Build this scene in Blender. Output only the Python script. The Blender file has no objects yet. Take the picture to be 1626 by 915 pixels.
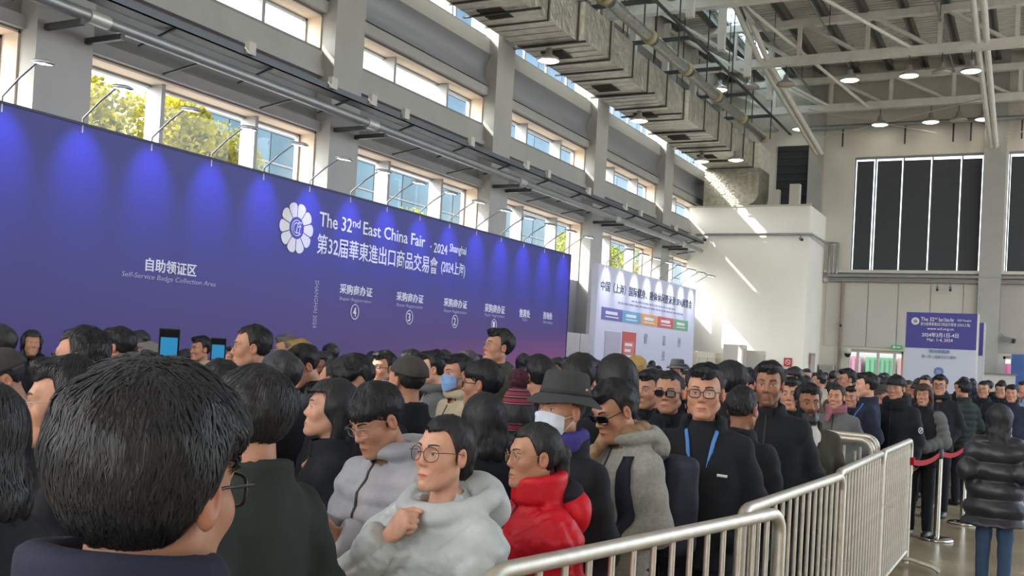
import bpy, bmesh, math, random
import numpy as np
from mathutils import Matrix, Vector, Euler
random.seed(7); np.random.seed(7)
SC = bpy.context.scene
COL = SC.collection
# ------------------------------------------------------------------ camera, sky, sun, exposure
F_PX = 1600.0
cam_d = bpy.data.cameras.new('camera'); cam = bpy.data.objects.new('camera', cam_d); COL.objects.link(cam)
cam_d.sensor_fit = 'HORIZONTAL'; cam_d.sensor_width = 36.0
cam_d.lens = 36.0 * F_PX / 1626.0
cam_d.shift_y = 65.5 / 1626.0
cam_d.clip_start = 0.05; cam_d.clip_end = 600
_th, _pi, _ro = math.radians(27.7), math.radians(1.3), math.atan(0.055)
_R0 = Vector((math.cos(_th), math.sin(_th), 0)); _Fh = Vector((-math.sin(_th), math.cos(_th), 0)); _Z = Vector((0, 0, 1))
_FW = math.cos(_pi) * _Fh + math.sin(_pi) * _Z; _U0 = -math.sin(_pi) * _Fh + math.cos(_pi) * _Z
_RT = math.cos(_ro) * _R0 + math.sin(_ro) * _U0; _UP = -math.sin(_ro) * _R0 + math.cos(_ro) * _U0
cam.matrix_world = Matrix(((_RT.x, _UP.x, -_FW.x, 0), (_RT.y, _UP.y, -_FW.y, 0), (_RT.z, _UP.z, -_FW.z, 1.76), (0, 0, 0, 1)))
SC.camera = cam

world = bpy.data.worlds.new('sky'); SC.world = world; world.use_nodes = True
wn = world.node_tree.nodes; wl = world.node_tree.links
bg = wn['Background']
sky = wn.new('ShaderNodeTexSky'); sky.sky_type = 'NISHITA'; sky.sun_disc = False
sky.sun_elevation = math.radians(37); sky.sun_rotation = math.radians(228); sky.dust_density = 3.0; sky.air_density = 1.2; sky.ozone_density = 1.0
hs = wn.new('ShaderNodeHueSaturation'); hs.inputs['Saturation'].default_value = 0.45
wl.new(sky.outputs[0], hs.inputs['Color']); wl.new(hs.outputs[0], bg.inputs['Color'])
bg.inputs['Strength'].default_value = 0.9

sun_d = bpy.data.lights.new('sun', 'SUN'); sun_d.energy = 9.0; sun_d.angle = math.radians(0.6); sun_d.color = (1.0, 0.93, 0.82)
sun = bpy.data.objects.new('sun', sun_d); COL.objects.link(sun)
SUN_DIR = Vector((1.0, 0.9, -1.03)).normalized()
sun.rotation_euler = SUN_DIR.to_track_quat('-Z', 'Y').to_euler()
sun.location = (-30, -20, 40)

SC.view_settings.view_transform = 'Standard'; SC.view_settings.look = 'None'
SC.view_settings.exposure = 0.0; SC.view_settings.gamma = 1.0; SC.view_settings.use_curve_mapping = False
SC.cycles.use_denoising = True
SC.cycles.max_bounces = 8; SC.cycles.diffuse_bounces = 4; SC.cycles.glossy_bounces = 3; SC.cycles.transmission_bounces = 4; SC.cycles.transparent_max_bounces = 12
SC.cycles.caustics_reflective = False; SC.cycles.caustics_refractive = False
SC.cycles.sample_clamp_indirect = 6.0

# ------------------------------------------------------------------ materials
MATS = {}
def lin(c):
    return tuple((v / 12.92 if v <= 0.04045 else ((v + 0.055) / 1.055) ** 2.4) for v in c)
def rgb(r, g, b): return lin((r / 255, g / 255, b / 255))
def mat(name, col, rough=0.6, metal=0.0, noise=None, bump=None, spec=0.5, coat=0.0, emit=None, sheen=0.0):
    """noise=(scale, amount) varies the colour; bump=(scale, strength, distance)"""
    if name in MATS: return MATS[name]
    m = bpy.data.materials.new(name); m.use_nodes = True
    nt = m.node_tree; b = nt.nodes['Principled BSDF']
    b.inputs['Base Color'].default_value = (*col, 1); b.inputs['Roughness'].default_value = rough
    b.inputs['Metallic'].default_value = metal; b.inputs['Specular IOR Level'].default_value = spec
    b.inputs['Coat Weight'].default_value = coat
    if sheen: b.inputs['Sheen Weight'].default_value = sheen
    if emit:
        b.inputs['Emission Color'].default_value = (*emit[0], 1); b.inputs['Emission Strength'].default_value = emit[1]
    tc = None
    if noise or bump:
        tc = nt.nodes.new('ShaderNodeTexCoord')
    if noise:
        n = nt.nodes.new('ShaderNodeTexNoise'); n.inputs['Scale'].default_value = noise[0]; n.inputs['Detail'].default_value = 5
        nt.links.new(tc.outputs['Object'], n.inputs['Vector'])
        r = nt.nodes.new('ShaderNodeMapRange'); r.inputs['From Min'].default_value = 0.3; r.inputs['From Max'].default_value = 0.7
        r.inputs['To Min'].default_value = 1 - noise[1]; r.inputs['To Max'].default_value = 1 + noise[1]
        nt.links.new(n.outputs['Fac'], r.inputs['Value'])
        mx = nt.nodes.new('ShaderNodeVectorMath'); mx.operation = 'SCALE'
        mx.inputs[0].default_value = col
        nt.links.new(r.outputs[0], mx.inputs['Scale']); nt.links.new(mx.outputs[0], b.inputs['Base Color'])
    if bump:
        n2 = nt.nodes.new('ShaderNodeTexNoise'); n2.inputs['Scale'].default_value = bump[0]; n2.inputs['Detail'].default_value = 4
        nt.links.new(tc.outputs['Object'], n2.inputs['Vector'])
        bp = nt.nodes.new('ShaderNodeBump'); bp.inputs['Strength'].default_value = bump[1]; bp.inputs['Distance'].default_value = bump[2]
        nt.links.new(n2.outputs['Fac'], bp.inputs['Height']); nt.links.new(bp.outputs[0], b.inputs['Normal'])
    MATS[name] = m
    return m
def attr_mat(name, rough, noise_amt=0.06, nscale=60, bump=(200, 0.15, 0.001), spec=0.35, sss=0.0):
    m = bpy.data.materials.new(name); m.use_nodes = True; nt = m.node_tree; b = nt.nodes['Principled BSDF']
    a = nt.nodes.new('ShaderNodeAttribute'); a.attribute_name = 'Col'
    tc = nt.nodes.new('ShaderNodeTexCoord'); n = nt.nodes.new('ShaderNodeTexNoise'); n.inputs['Scale'].default_value = nscale
    nt.links.new(tc.outputs['Object'], n.inputs['Vector'])
    r = nt.nodes.new('ShaderNodeMapRange'); r.inputs['From Min'].default_value = .3; r.inputs['From Max'].default_value = .7
    r.inputs['To Min'].default_value = 1 - noise_amt; r.inputs['To Max'].default_value = 1 + noise_amt
    nt.links.new(n.outputs['Fac'], r.inputs['Value'])
    mx = nt.nodes.new('ShaderNodeVectorMath'); mx.operation = 'SCALE'
    nt.links.new(a.outputs['Color'], mx.inputs[0]); nt.links.new(r.outputs[0], mx.inputs['Scale']); nt.links.new(mx.outputs[0], b.inputs['Base Color'])
    b.inputs['Roughness'].default_value = rough; b.inputs['Specular IOR Level'].default_value = spec
    if sss:
        b.inputs['Subsurface Weight'].default_value = sss; b.inputs['Subsurface Radius'].default_value = (0.012, 0.005, 0.003); b.inputs['Subsurface Scale'].default_value = 1.0
    MATS[name] = m
    return m
def glass_mat(name, tint=(0.95, 0.98, 1.0), gloss=0.025, rough=0.02):
    m = bpy.data.materials.new(name); m.use_nodes = True; nt = m.node_tree; nt.nodes.clear()
    o = nt.nodes.new('ShaderNodeOutputMaterial'); t = nt.nodes.new('ShaderNodeBsdfTransparent'); g = nt.nodes.new('ShaderNodeBsdfGlossy')
    t.inputs[0].default_value = (*tint, 1); g.inputs['Roughness'].default_value = rough
    mx = nt.nodes.new('ShaderNodeMixShader'); mx.inputs[0].default_value = gloss
    nt.links.new(t.outputs[0], mx.inputs[1]); nt.links.new(g.outputs[0], mx.inputs[2]); nt.links.new(mx.outputs[0], o.inputs[0])
    MATS[name] = m
    return m

def frosted_mat(name, tint):
    m = bpy.data.materials.new(name); m.use_nodes = True; nt = m.node_tree; nt.nodes.clear()
    o = nt.nodes.new('ShaderNodeOutputMaterial'); t = nt.nodes.new('ShaderNodeBsdfTranslucent'); g = nt.nodes.new('ShaderNodeBsdfTransparent')
    t.inputs[0].default_value = (*tint, 1); g.inputs[0].default_value = (*tint, 1); mx = nt.nodes.new('ShaderNodeMixShader'); mx.inputs[0].default_value = .12
    nt.links.new(t.outputs[0], mx.inputs[1]); nt.links.new(g.outputs[0], mx.inputs[2]); nt.links.new(mx.outputs[0], o.inputs[0])
    MATS[name] = m
    return m

# ------------------------------------------------------------------ mesh helpers
class MB:
    """collects faces; build() links them as one mesh object"""
    def __init__(s): s.v = []; s.f = []; s.mi = []; s.cur = 0; s.smooth = []
    def add(s, vs, fs, sm=False):
        o = len(s.v); s.v += [tuple(v) for v in vs]
        for f in fs: s.f.append(tuple(i + o for i in f)); s.mi.append(s.cur); s.smooth.append(sm)
    def box(s, a, b):
        x0, y0, z0 = (min(p, q) for p, q in zip(a, b)); x1, y1, z1 = (max(p, q) for p, q in zip(a, b))
        vs = [(x0, y0, z0), (x1, y0, z0), (x1, y1, z0), (x0, y1, z0), (x0, y0, z1), (x1, y0, z1), (x1, y1, z1), (x0, y1, z1)]
        s.add(vs, [(0, 3, 2, 1), (4, 5, 6, 7), (0, 1, 5, 4), (1, 2, 6, 5), (2, 3, 7, 6), (3, 0, 4, 7)])
        return s
    def bar(s, p, q, w, h=None, up=(0, 0, 1)):
        """rectangular bar from p to q"""
        h = h or w; p = Vector(p); q = Vector(q); d = (q - p).normalized(); u = Vector(up)
        if abs(d.dot(u)) > 0.98: u = Vector((1, 0, 0))
        r = d.cross(u).normalized(); u = r.cross(d).normalized()
        vs = []
        for e in (p, q):
            for a, b in ((-1, -1), (1, -1), (1, 1), (-1, 1)): vs.append(e + r * (a * w / 2) + u * (b * h / 2))
        s.add(vs, [(0, 1, 2, 3), (7, 6, 5, 4), (0, 4, 5, 1), (1, 5, 6, 2), (2, 6, 7, 3), (3, 7, 4, 0)])
        return s
    def tube(s, pts, r, n=8, caps=True, closed=False):
        pts = [Vector(p) for p in pts]; N = len(pts)
        rs = r if isinstance(r, (list, tuple)) else [r] * N
        rings = []; prev = None
        for i, p in enumerate(pts):
            if closed: d = pts[(i + 1) % N] - pts[i - 1]
            else: d = pts[min(i + 1, N - 1)] - pts[max(i - 1, 0)]
            d = d.normalized()
            if prev is None:
                u = Vector((0, 0, 1)) if abs(d.z) < 0.9 else Vector((1, 0, 0))
                a = d.cross(u).normalized()
            else:
                a = (prev - d * prev.dot(d)).normalized()
            prev = a; b = d.cross(a)
            rings.append([p + a * (rs[i] * math.cos(2 * math.pi * k / n)) + b * (rs[i] * math.sin(2 * math.pi * k / n)) for k in range(n)])
        vs = [v for ring in rings for v in ring]; fs = []
        M = N if closed else N - 1
        for i in range(M):
            j = (i + 1) % N
            for k in range(n):
                k2 = (k + 1) % n
                fs.append((i * n + k, i * n + k2, j * n + k2, j * n + k))
        s.add(vs, fs, True)
        if caps and not closed:
            s.add(rings[0], [tuple(range(n))[::-1]]); s.add(rings[-1], [tuple(range(n))])
        return s
    def lathe(s, prof, c=(0, 0, 0), n=20, sm=True, axis='Z'):
        vs = []; fs = []
        for r, z in prof:
            for k in range(n):
                a = 2 * math.pi * k / n
                p = (r * math.cos(a), r * math.sin(a), z)
                if axis == 'X': p = (p[2], p[0], p[1])
                if axis == 'Y': p = (p[1], p[2], p[0])
                vs.append((c[0] + p[0], c[1] + p[1], c[2] + p[2]))
        for i in range(len(prof) - 1):
            for k in range(n):
                k2 = (k + 1) % n
                fs.append((i * n + k, i * n + k2, (i + 1) * n + k2, (i + 1) * n + k))
        s.add(vs, fs, sm)
        return s
    def poly(s, pts, th, nrm):
        """extruded polygon: pts 3d, thickness th along nrm"""
        n = len(pts); q = [tuple(Vector(p) + Vector(nrm) * th) for p in pts]
        fs = [tuple(range(n)), tuple(range(2 * n - 1, n - 1, -1))]
        for i in range(n):
            j = (i + 1) % n; fs.append((i, i + n, j + n, j))
        s.add(list(pts) + q, fs)
        return s
    def mesh(s, name, mats):
        me = bpy.data.meshes.new(name); me.from_pydata(s.v, [], s.f)
        if not isinstance(mats, (list, tuple)): mats = [mats]
        for m in mats: me.materials.append(m)
        me.polygons.foreach_set('material_index', s.mi); me.polygons.foreach_set('use_smooth', s.smooth)
        me.update()
        return me
    def build(s, name, mats, parent=None):
        return ob(name, s.mesh(name, mats), parent)
def ob(name, me, parent=None, loc=None, rot=None, mt=None):
    o = bpy.data.objects.new(name, me); COL.objects.link(o)
    if parent: o.parent = parent
    if loc is not None: o.location = loc
    if rot is not None: o.rotation_euler = rot
    if mt is not None:
        o.material_slots[0].link = 'OBJECT'; o.material_slots[0].material = mt
    return o
def tag(o, label, cat=None, group=None, kind=None):
    if label: o['label'] = label
    if cat: o['category'] = cat
    if group: o['group'] = group
    if kind: o['kind'] = kind
    return o
def empty(name, loc=(0, 0, 0), rz=0.0):
    o = bpy.data.objects.new(name, None); COL.objects.link(o); o.location = loc; o.rotation_euler = (0, 0, rz); o.empty_display_size = .1
    return o
def struct(name, label, mb, m):
    return tag(mb.build(name, m), label, kind='structure')
def text_mesh(body, x0, x1, y0, y1, offset=0.0, depth=0.004, shear=0.0, keep=False):
    """lettering as a flat mesh fitted to a box in its own plane (x right, y up)"""
    cu = bpy.data.curves.new('lettering', 'FONT'); cu.body = body; cu.extrude = depth; cu.offset = offset; cu.resolution_u = 2; cu.shear = shear
    t = bpy.data.objects.new('lettering', cu); COL.objects.link(t)
    dg = bpy.context.evaluated_depsgraph_get(); dg.update()
    me = bpy.data.meshes.new_from_object(t.evaluated_get(dg))
    bpy.data.objects.remove(t); bpy.data.curves.remove(cu)
    n = len(me.vertices); co = np.empty(n * 3, np.float32); me.vertices.foreach_get('co', co); co = co.reshape(-1, 3)
    if n == 0: return me
    lo, hi = co.min(0), co.max(0); s = (hi - lo); s[s < 1e-6] = 1
    sx = (x1 - x0) / s[0]; sy = (y1 - y0) / s[1]
    if keep: sx = sy = min(sx, sy)
    co[:, 0] = (co[:, 0] - lo[0]) * sx + x0; co[:, 1] = (co[:, 1] - lo[1]) * sy + y0
    me.vertices.foreach_set('co', co.ravel()); me.update()
    return me
M_WALLX = Matrix(((0, 0, 1), (1, 0, 0), (0, 1, 0)))      # text on a plane facing +X, reading towards +Y
def place_text(body, parent, m, X, Y0, Y1, z0, z1, **k):
    me = text_mesh(body, 0, Y1 - Y0, 0, z1 - z0, **k); me.materials.clear(); me.materials.append(m)
    o = ob('lettering', me, parent); o['kind'] = 'stuff'; o.matrix_local = Matrix.Translation((X, Y0, z0)) @ M_WALLX.to_4x4()
    return o

# palette
WHITE = mat('white_paint', rgb(196, 193, 186), 0.65, noise=(1.5, 0.05), bump=(30, .05, .01))
WALLM = mat('grey_wall_paint', rgb(134, 134, 135), 0.7, noise=(0.8, 0.06), bump=(20, .05, .01))
COLM = mat('column_paint', rgb(164, 163, 158), 0.6, noise=(2.0, 0.05))
SOFFIT = mat('reveal_sun_bounce', rgb(226, 205, 182), 0.7, noise=(2, .04))  # warm sun bounce on soffits and far jambs put into the colour
FRAMEM = mat('window_frame', rgb(150, 150, 150), 0.5, metal=0.2)
STEEL = mat('painted_steel', rgb(222, 219, 211), 0.5, metal=0.0, noise=(3, .08))
DARKSTEEL = mat('dark_steel', rgb(70, 72, 74), 0.5, metal=0.4)
PIPEM = mat('grey_pipe', rgb(150, 152, 152), 0.4, metal=0.5, noise=(4, .08))
TRAYM = mat('cable_tray_metal', rgb(96, 100, 106), 0.5, metal=0.5)
ROOFM = mat('roof_deck', rgb(238, 235, 228), 0.6, metal=0.0, noise=(2, .1))
GALV = mat('galvanised', rgb(196, 191, 180), 0.45, metal=0.65, noise=(25, .10), bump=(60, .1, .002))
CHROME = mat('polished_steel', rgb(200, 198, 192), 0.15, metal=1.0)
FOIL = mat('duct_foil', rgb(240, 235, 222), 0.38, metal=0.4, noise=(5, .16), bump=(11, .9, .035))
FOILD = mat('duct_side_foil', rgb(190, 186, 174), 0.35, metal=0.6, noise=(4, .25), bump=(6, 1.0, .05))
BLACKM = mat('black_plastic', rgb(24, 25, 28), 0.5)
BLIND = mat('dark_blind', rgb(64, 67, 70), 0.85, noise=(6, .06))
GLASS = glass_mat('clear_glass')
LAMPON = mat('lit_lens', (1, .97, .85), 0.5, emit=((1.0, 0.97, 0.82), 6.0))
LETW = mat('white_lettering', rgb(225, 225, 235), 0.5)
LETP = mat('pale_violet_lettering', rgb(168, 165, 200), 0.5)
LETD = mat('dark_lettering', rgb(42, 48, 66), 0.5)

# ------------------------------------------------------------------ setting: floor, walls, roof
def floor_mat():
    m = mat('polished_floor', rgb(150, 140, 120), 0.24, spec=0.5)
    nt = m.node_tree; b = nt.nodes['Principled BSDF']
    tc = nt.nodes.new('ShaderNodeTexCoord'); n = nt.nodes.new('ShaderNodeTexNoise'); n.inputs['Scale'].default_value = 0.9; n.inputs['Detail'].default_value = 8
    nt.links.new(tc.outputs['Object'], n.inputs['Vector'])
    cr = nt.nodes.new('ShaderNodeValToRGB'); cr.color_ramp.elements[0].color = (*rgb(142, 128, 100), 1); cr.color_ramp.elements[1].color = (*rgb(172, 158, 130), 1)
    cr.color_ramp.elements[0].position = .3; cr.color_ramp.elements[1].position = .7
    nt.links.new(n.outputs['Fac'], cr.inputs[0]); nt.links.new(cr.outputs[0], b.inputs['Base Color'])
    r = nt.nodes.new('ShaderNodeMapRange'); r.inputs['To Min'].default_value = .16; r.inputs['To Max'].default_value = .34
    nt.links.new(n.outputs['Fac'], r.inputs['Value']); nt.links.new(r.outputs[0], b.inputs['Roughness'])
    return m
XI, XO, XC = -12.35, -12.8, -12.0
YA, YB = -22.5, 41.0
struct('floor', 'polished beige concrete hall floor', MB().box((-13.05, YA, -.2), (9, YB + .4, 0)), floor_mat())
gm = mat('outdoor_paving', rgb(190, 186, 178), 0.9, noise=(.3, .1))
struct('ground', 'grey paving outside the hall', MB().box((-90, -60, -.45), (-13.05, 110, -.2)).box((-13.05, YB + .4, -.45), (60, 110, -.2)).box((9, -60, -.45), (60, YB + .4, -.2)), gm)

COLY = [15.05 + 6.27 * k for k in range(-6, 5)]       # near edge of each column (0.9 m wide)
wl_ = MB()
for z0, z1, x in ((0, 4.0, XI), (5.72, 7.34, XI), (7.96, 9.5, XI), (10.5, 12.4, XI)):
    wl_.box((XO, YA, z0), (x, YB, z1))
wall_left = struct('wall_left', 'tall grey side wall of the hall with two rows of windows', wl_, WALLM)
cm = MB().box((XO, 0, 0), (XC, .9, 12.4)).mesh('column', COLM)
for y in COLY: ob('column', cm, wall_left, (0, y, 0))
# ledges and mouldings between the columns
for k, y in enumerate(COLY[:-1]):
    a, b = y + .9, y + 6.27
    if b < 3: continue
    lm = MB()
    lm.box((XI, a, 5.74), (XI + .12, b, 5.92))            # lintel over lower window
    lm.box((XI, a, 6.90), (XI + .07, b, 7.26))            # sill band under upper window
    lm.box((XI, a, 6.78), (XI + .12, b, 6.90))
    lm.box((XI, a, 8.00), (XI + .14, b, 8.22))            # lintel over upper window
    lm.box((XI, a, 9.00), (XI + .12, b, 9.40))            # cornice beam
    lm.build('ledge', COLM, wall_left)
    # hollow curved panel between upper window and cornice
    cp = MB(); n = 8; vs = []
    for i in range(n + 1):
        t = i / n; z = 8.22 + .78 * t; x = XI + .02 + .16 * (abs(t - .5) * 2) ** 2
        vs += [(x, a, z), (x, b, z)]
    cp.add(vs, [(2 * i, 2 * i + 1, 2 * i + 3, 2 * i + 2) for i in range(n)], True)
    cp.build('curved_panel', mat('curved_panel', rgb(140, 142, 146), .4, metal=.3), wall_left)
wi = 0
def side_window(k, z0, z1, label, y, depth):
    """recessed strip of three panes between two columns"""
    global wi
    wi += 1
    a, b = y + .9, y + 6.27
    fm = MB()
    x = XO + .02
    fw = .07
    fm.box((x, a, z0), (x + .1, a + fw, z1)).box((x, b - fw, z0), (x + .1, b, z1)).box((x, a, z0), (x + .1, b, z0 + fw)).box((x, a, z1 - fw), (x + .1, b, z1))
    w = struct('window_%d' % wi, label, fm, FRAMEM)
    sof = MB().box((x + .1, a, z1 - .03), (XI + .01, b, z1)); sof.build('soffit', SOFFIT, w)
    jam = MB().box((x + .1, b - .03, z0), (XI + .01, b, z1)); jam.build('jamb', SOFFIT, w)
    ms = (a + 1.72, a + 3.87)
    for m_ in ms:
        MB().box((x - .0, m_ - .04, z0), (x + .34, m_ + .04, z1)).build('mullion', FRAMEM, w)
    for p, q in zip((a + fw, ms[0] + .04, ms[1] + .04), (ms[0] - .04, ms[1] - .04, b - fw)):
        MB().box((x + .04, p, z0 + fw), (x + .05, q, z1 - fw)).build('pane', GLASS, w)
ORD = ['first', 'second', 'third', 'fourth', 'fifth', 'sixth']
q = 0
for k, y in enumerate(COLY[:-1]):
    if y + 6.27 < 3: continue
    o_ = ORD[q]; q += 1
    side_window(k, 4.0, 5.72, 'lower side window of three panes, %s bay along the hall' % o_, y, .7)
    side_window(k, 7.34, 7.96, 'upper strip window of three panes, %s bay along the hall' % o_, y, .7)
    wi += 1
    fm = MB().box((XO + .3, y + .9, 9.5), (XO + .36, y + 6.27, 9.53)).box((XO + .3, y + .9, 10.45), (XO + .36, y + 6.27, 10.5))
    w = struct('window_%d' % wi, 'narrow clerestory glazing under the roof, %s bay along the hall' % o_, fm, FRAMEM)
    for j in range(4):
        yy = y + .9 + j * 1.3425
        MB().box((XO + .3, yy, 9.55), (XO + .36, yy + .05, 10.45)).build('mullion', FRAMEM, w)
        MB().box((XO + .32, yy + .05, 9.55), (XO + .33, yy + 1.3425, 10.45)).build('pane', GLASS, w)

# unseen wall added beside the camera to darken the near hall
struct('wall_light_block', 'unseen pale wall added to cut side light near the camera', MB().box((9, YA, 0), (9.3, 7, 14)), WHITE)
# --- corner block
blk = MB().box((XI, 37.9, 0), (-7.73, YB, 7.8))
block = struct('wall_block', 'white two-storey corner block at the end of the side wall', blk, mat('block_paint', rgb(240, 237, 228), .6, noise=(.7, .03)))
MB().box((-7.85, 37.82, 7.8), (-7.70, 37.97, 7.86)).box((XI, 37.86, 7.78), (-7.7, 37.9, 7.84)).build('parapet_edge', WHITE, block)
dm = MB().box((-7.74, 39.0, 0), (-7.70, 40.0, 2.35)); d1 = struct('door_1', 'grey doorway in the side of the white block', dm, mat('door_grey', rgb(150, 146, 138), .6))
MB().box((-7.71, 39.1, .05), (-7.68, 39.9, 2.25)).build('leaf', mat('door_leaf', rgb(176, 170, 160), .6), d1)
MB().box((-7.69, 38.85, 1.9), (-7.66, 38.95, 2.3)).build('notice', mat('notice_red', rgb(150, 90, 90), .6), d1)

# --- far wall with openings
FY0, FY1 = YB, YB + .4
fw_ = MB()
WX0, WX1 = -6.74, -2.14
fw_.box((XO, FY0, 0), (-6.66, FY1, 5.6)); fw_.box((XO, FY0, 5.6), (WX0, FY1, 14.6))
fw_.box((-6.66, FY0, 2.6), (-4.62, FY1, 5.6)); fw_.box((-4.62, FY0, 0), (-1.2, FY1, 5.6)); fw_.box((-1.2, FY0, 2.6), (1.2, FY1, 5.6)); fw_.box((1.2, FY0, 0), (9, FY1, 5.6))
fw_.box((WX0, FY0, 10.15), (9, FY1, 14.6)); fw_.box((WX1, FY0, 5.6), (-1.3, FY1, 10.15)); fw_.box((3.3, FY0, 5.6), (9, FY1, 10.15))
wall_far = struct('wall_far', 'pale panelled end wall of the hall with dark blinds above', fw_, mat('far_wall_paint', rgb(206, 201, 190), .65, noise=(.6, .04)))
for a, b in ((-8.47, -7.90), (-2.12, -1.37), (3.35, 4.1)):
    MB().box((a, FY0 - .28, 0), (b, FY0, 14.4)).build('column', COLM, wall_far)
for i in range(4):                                        # wall panels below the windows
    for sx in (0,):
        pass
px_ = [-7.6, -6.0, -4.9, -3.75, -2.62, -2.14]
for i in range(len(px_) - 1):
    MB().box((px_[i] + .02, FY0 - .05, 2.72), (px_[i + 1] - .02, FY0, 5.2)).build('panel', mat('wall_panel', rgb(190, 186, 178), .6, noise=(.8, .04)), wall_far)
for i in range(4):
    MB().box((-1.36 + i * 1.15, FY0 - .05, 2.72), (-1.36 + i * 1.15 + 1.1, FY0, 5.2)).build('panel', mat('wall_panel_b', rgb(170, 164, 156), .6, noise=(.8, .04)), wall_far)
MB().box((-7.7, FY0 - .14, 5.22), (9, FY0, 5.36)).build('rail', WHITE, wall_far)
MB().box((-7.7, FY0 - .20, 5.58), (9, FY0, 5.70)).build('sill', WHITE, wall_far)
# flat dark plate: shade of the opening above the block put into its colour
MB().box((-9.75, FY0 - .06, 7.85), (-8.5, FY0 - .01, 10.7)).build('recess_shade', mat('recess_shade', rgb(38, 42, 46), .8), wall_far)
for j in range(9):
    MB().box((-9.75, FY0 - .09, 8.1 + j * .3), (-8.5, FY0 - .06, 8.13 + j * .3)).build('louvre', mat('dark_louvre', rgb(50, 54, 58), .7), wall_far)
# end windows with roller blinds
xs = [WX0, -5.98, -4.95, -3.92, -2.88, WX1]
wi += 1
fm = MB().box((WX0, FY0 + .1, 5.6), (WX1, FY0 + .2, 5.68)).box((WX0, FY0 + .1, 10.07), (WX1, FY0 + .2, 10.15))
w = struct('window_%d' % wi, 'tall end window covered by five dark roller blinds', fm, FRAMEM)
for i in range(5):
    MB().box((xs[i], FY0 + .1, 5.68), (xs[i] + .05, FY0 + .16, 10.07)).build('mullion', FRAMEM, w)
    MB().box((xs[i] + .05, FY0 + .14, 5.68), (xs[i + 1], FY0 + .15, 10.07)).build('pane', GLASS, w)
    g0 = .10 if i in (0, 1) else .05
    bl = MB(); bl.box((xs[i] + g0, FY0 + .02, 5.66), (xs[i + 1] - .03, FY0 + .03, 9.98 - i * .012)); bl.build('blind', BLIND, w)
xs2 = [-1.28, -.3, .7, 1.7, 2.7, 3.3]
wi += 1
fm = MB().box((-1.3, FY0 + .1, 5.6), (3.3, FY0 + .2, 5.68)).box((-1.3, FY0 + .1, 10.07), (3.3, FY0 + .2, 10.15))
w = struct('window_%d' % wi, 'tall end window with dark blinds at the edge of the picture', fm, FRAMEM)
for i in range(5):
    MB().box((xs2[i], FY0 + .1, 5.68), (xs2[i] + .05, FY0 + .16, 10.07)).build('mullion', FRAMEM, w)
    MB().box((xs2[i] + .05, FY0 + .14, 5.68), (xs2[i + 1], FY0 + .15, 10.07)).build('pane', GLASS, w)
    MB().box((xs2[i] + .07, FY0 + .02, 5.66), (xs2[i + 1] - .03, FY0 + .03, 9.95)).build('blind', BLIND, w)
# glazed doors
def glazed_door(n, label, a, b, posts):
    fm = MB().box((a, FY0 + .1, 0), (a + .08, FY0 + .2, 2.6)).box((b - .08, FY0 + .1, 0), (b, FY0 + .2, 2.6)).box((a, FY0 + .1, 2.5), (b, FY0 + .2, 2.6))
    d = struct('door_%d' % n, label, fm, WHITE)
    e = [a + .08] + posts + [b - .08]
    for p in posts: MB().box((p - .05, FY0 + .1, 0), (p + .05, FY0 + .2, 2.5)).build('post', WHITE, d)
    for p, q_ in zip(e[:-1], e[1:]): MB().box((p + .05, FY0 + .14, .05), (q_ - .05, FY0 + .15, 2.5)).build('pane', GLASS, d)
glazed_door(2, 'glazed white entrance door beside the sign pillar', -6.66, -4.62, [-6.3, -5.55, -4.95])
glazed_door(3, 'glazed white door at the picture edge by a blue panel', -1.2, 1.2, [-.6, .3])

# --- roof
roof = MB()
ZR = 13.75
SK0, SK1 = -10.35, -9.55
roof.box((XO, YA, 13.9), (SK0, YB + .4, 14.0)); roof.box((SK1, YA, 13.9), (9, YB + .4, 14.0))
roof.box((XO, YA, 12.4), (XI, YB, 13.9))
ceiling = struct('ceiling', 'corrugated metal roof deck on dark purlins', roof, ROOFM)
# corrugation ribs (run across the hall) over the part in view
rb = MB()
yy = 26.0
while yy < YB:
    rb.box((SK1, yy, 13.84), (8, yy + .12, 13.9)); rb.box((XI, yy, 13.84), (SK0, yy + .12, 13.9)); yy += .25
rbo = rb.build('deck_ribs', mat('deck_rib', rgb(240, 237, 230), .5), ceiling); rbo['kind'] = 'stuff'
pm = MB().box((-.06, 12, 13.5), (.06, YB, 13.84)).box((-.14, 12, 13.5), (.14, YB, 13.53)).mesh('purlin', mat('purlin_steel', rgb(104, 104, 100), .6, metal=.2))
x = -11.8
while x < 8:
    if not (SK0 - .1 < x < SK1 + .1): ob('purlin', pm, ceiling, (x, 0, 0))
    x += 1.25
sk = MB()
yy = YA
skw = struct('window_%d' % (wi + 1), 'long glazed skylight strip in the roof above the duct', MB().box((SK0, YA, 13.86), (SK0 + .06, YB, 14.0)).box((SK1 - .06, YA, 13.86), (SK1, YB, 14.0)), FRAMEM)
spm = MB().box((SK0 + .06, 0, 13.93), (SK1 - .06, 1.45, 13.94)).mesh('pane', frosted_mat('skylight_glass', (.78, .9, .92)))
sbm = MB().box((SK0 + .06, 1.45, 13.9), (SK1 - .06, 1.5, 13.96)).mesh('glazing_bar', FRAMEM)
for i in range(int((YB - 8) / 1.5)):
    ob('pane', spm, skw, (0, 8 + i * 1.5, 0)); ob('glazing_bar', sbm, skw, (0, 8 + i * 1.5, 0))

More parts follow.
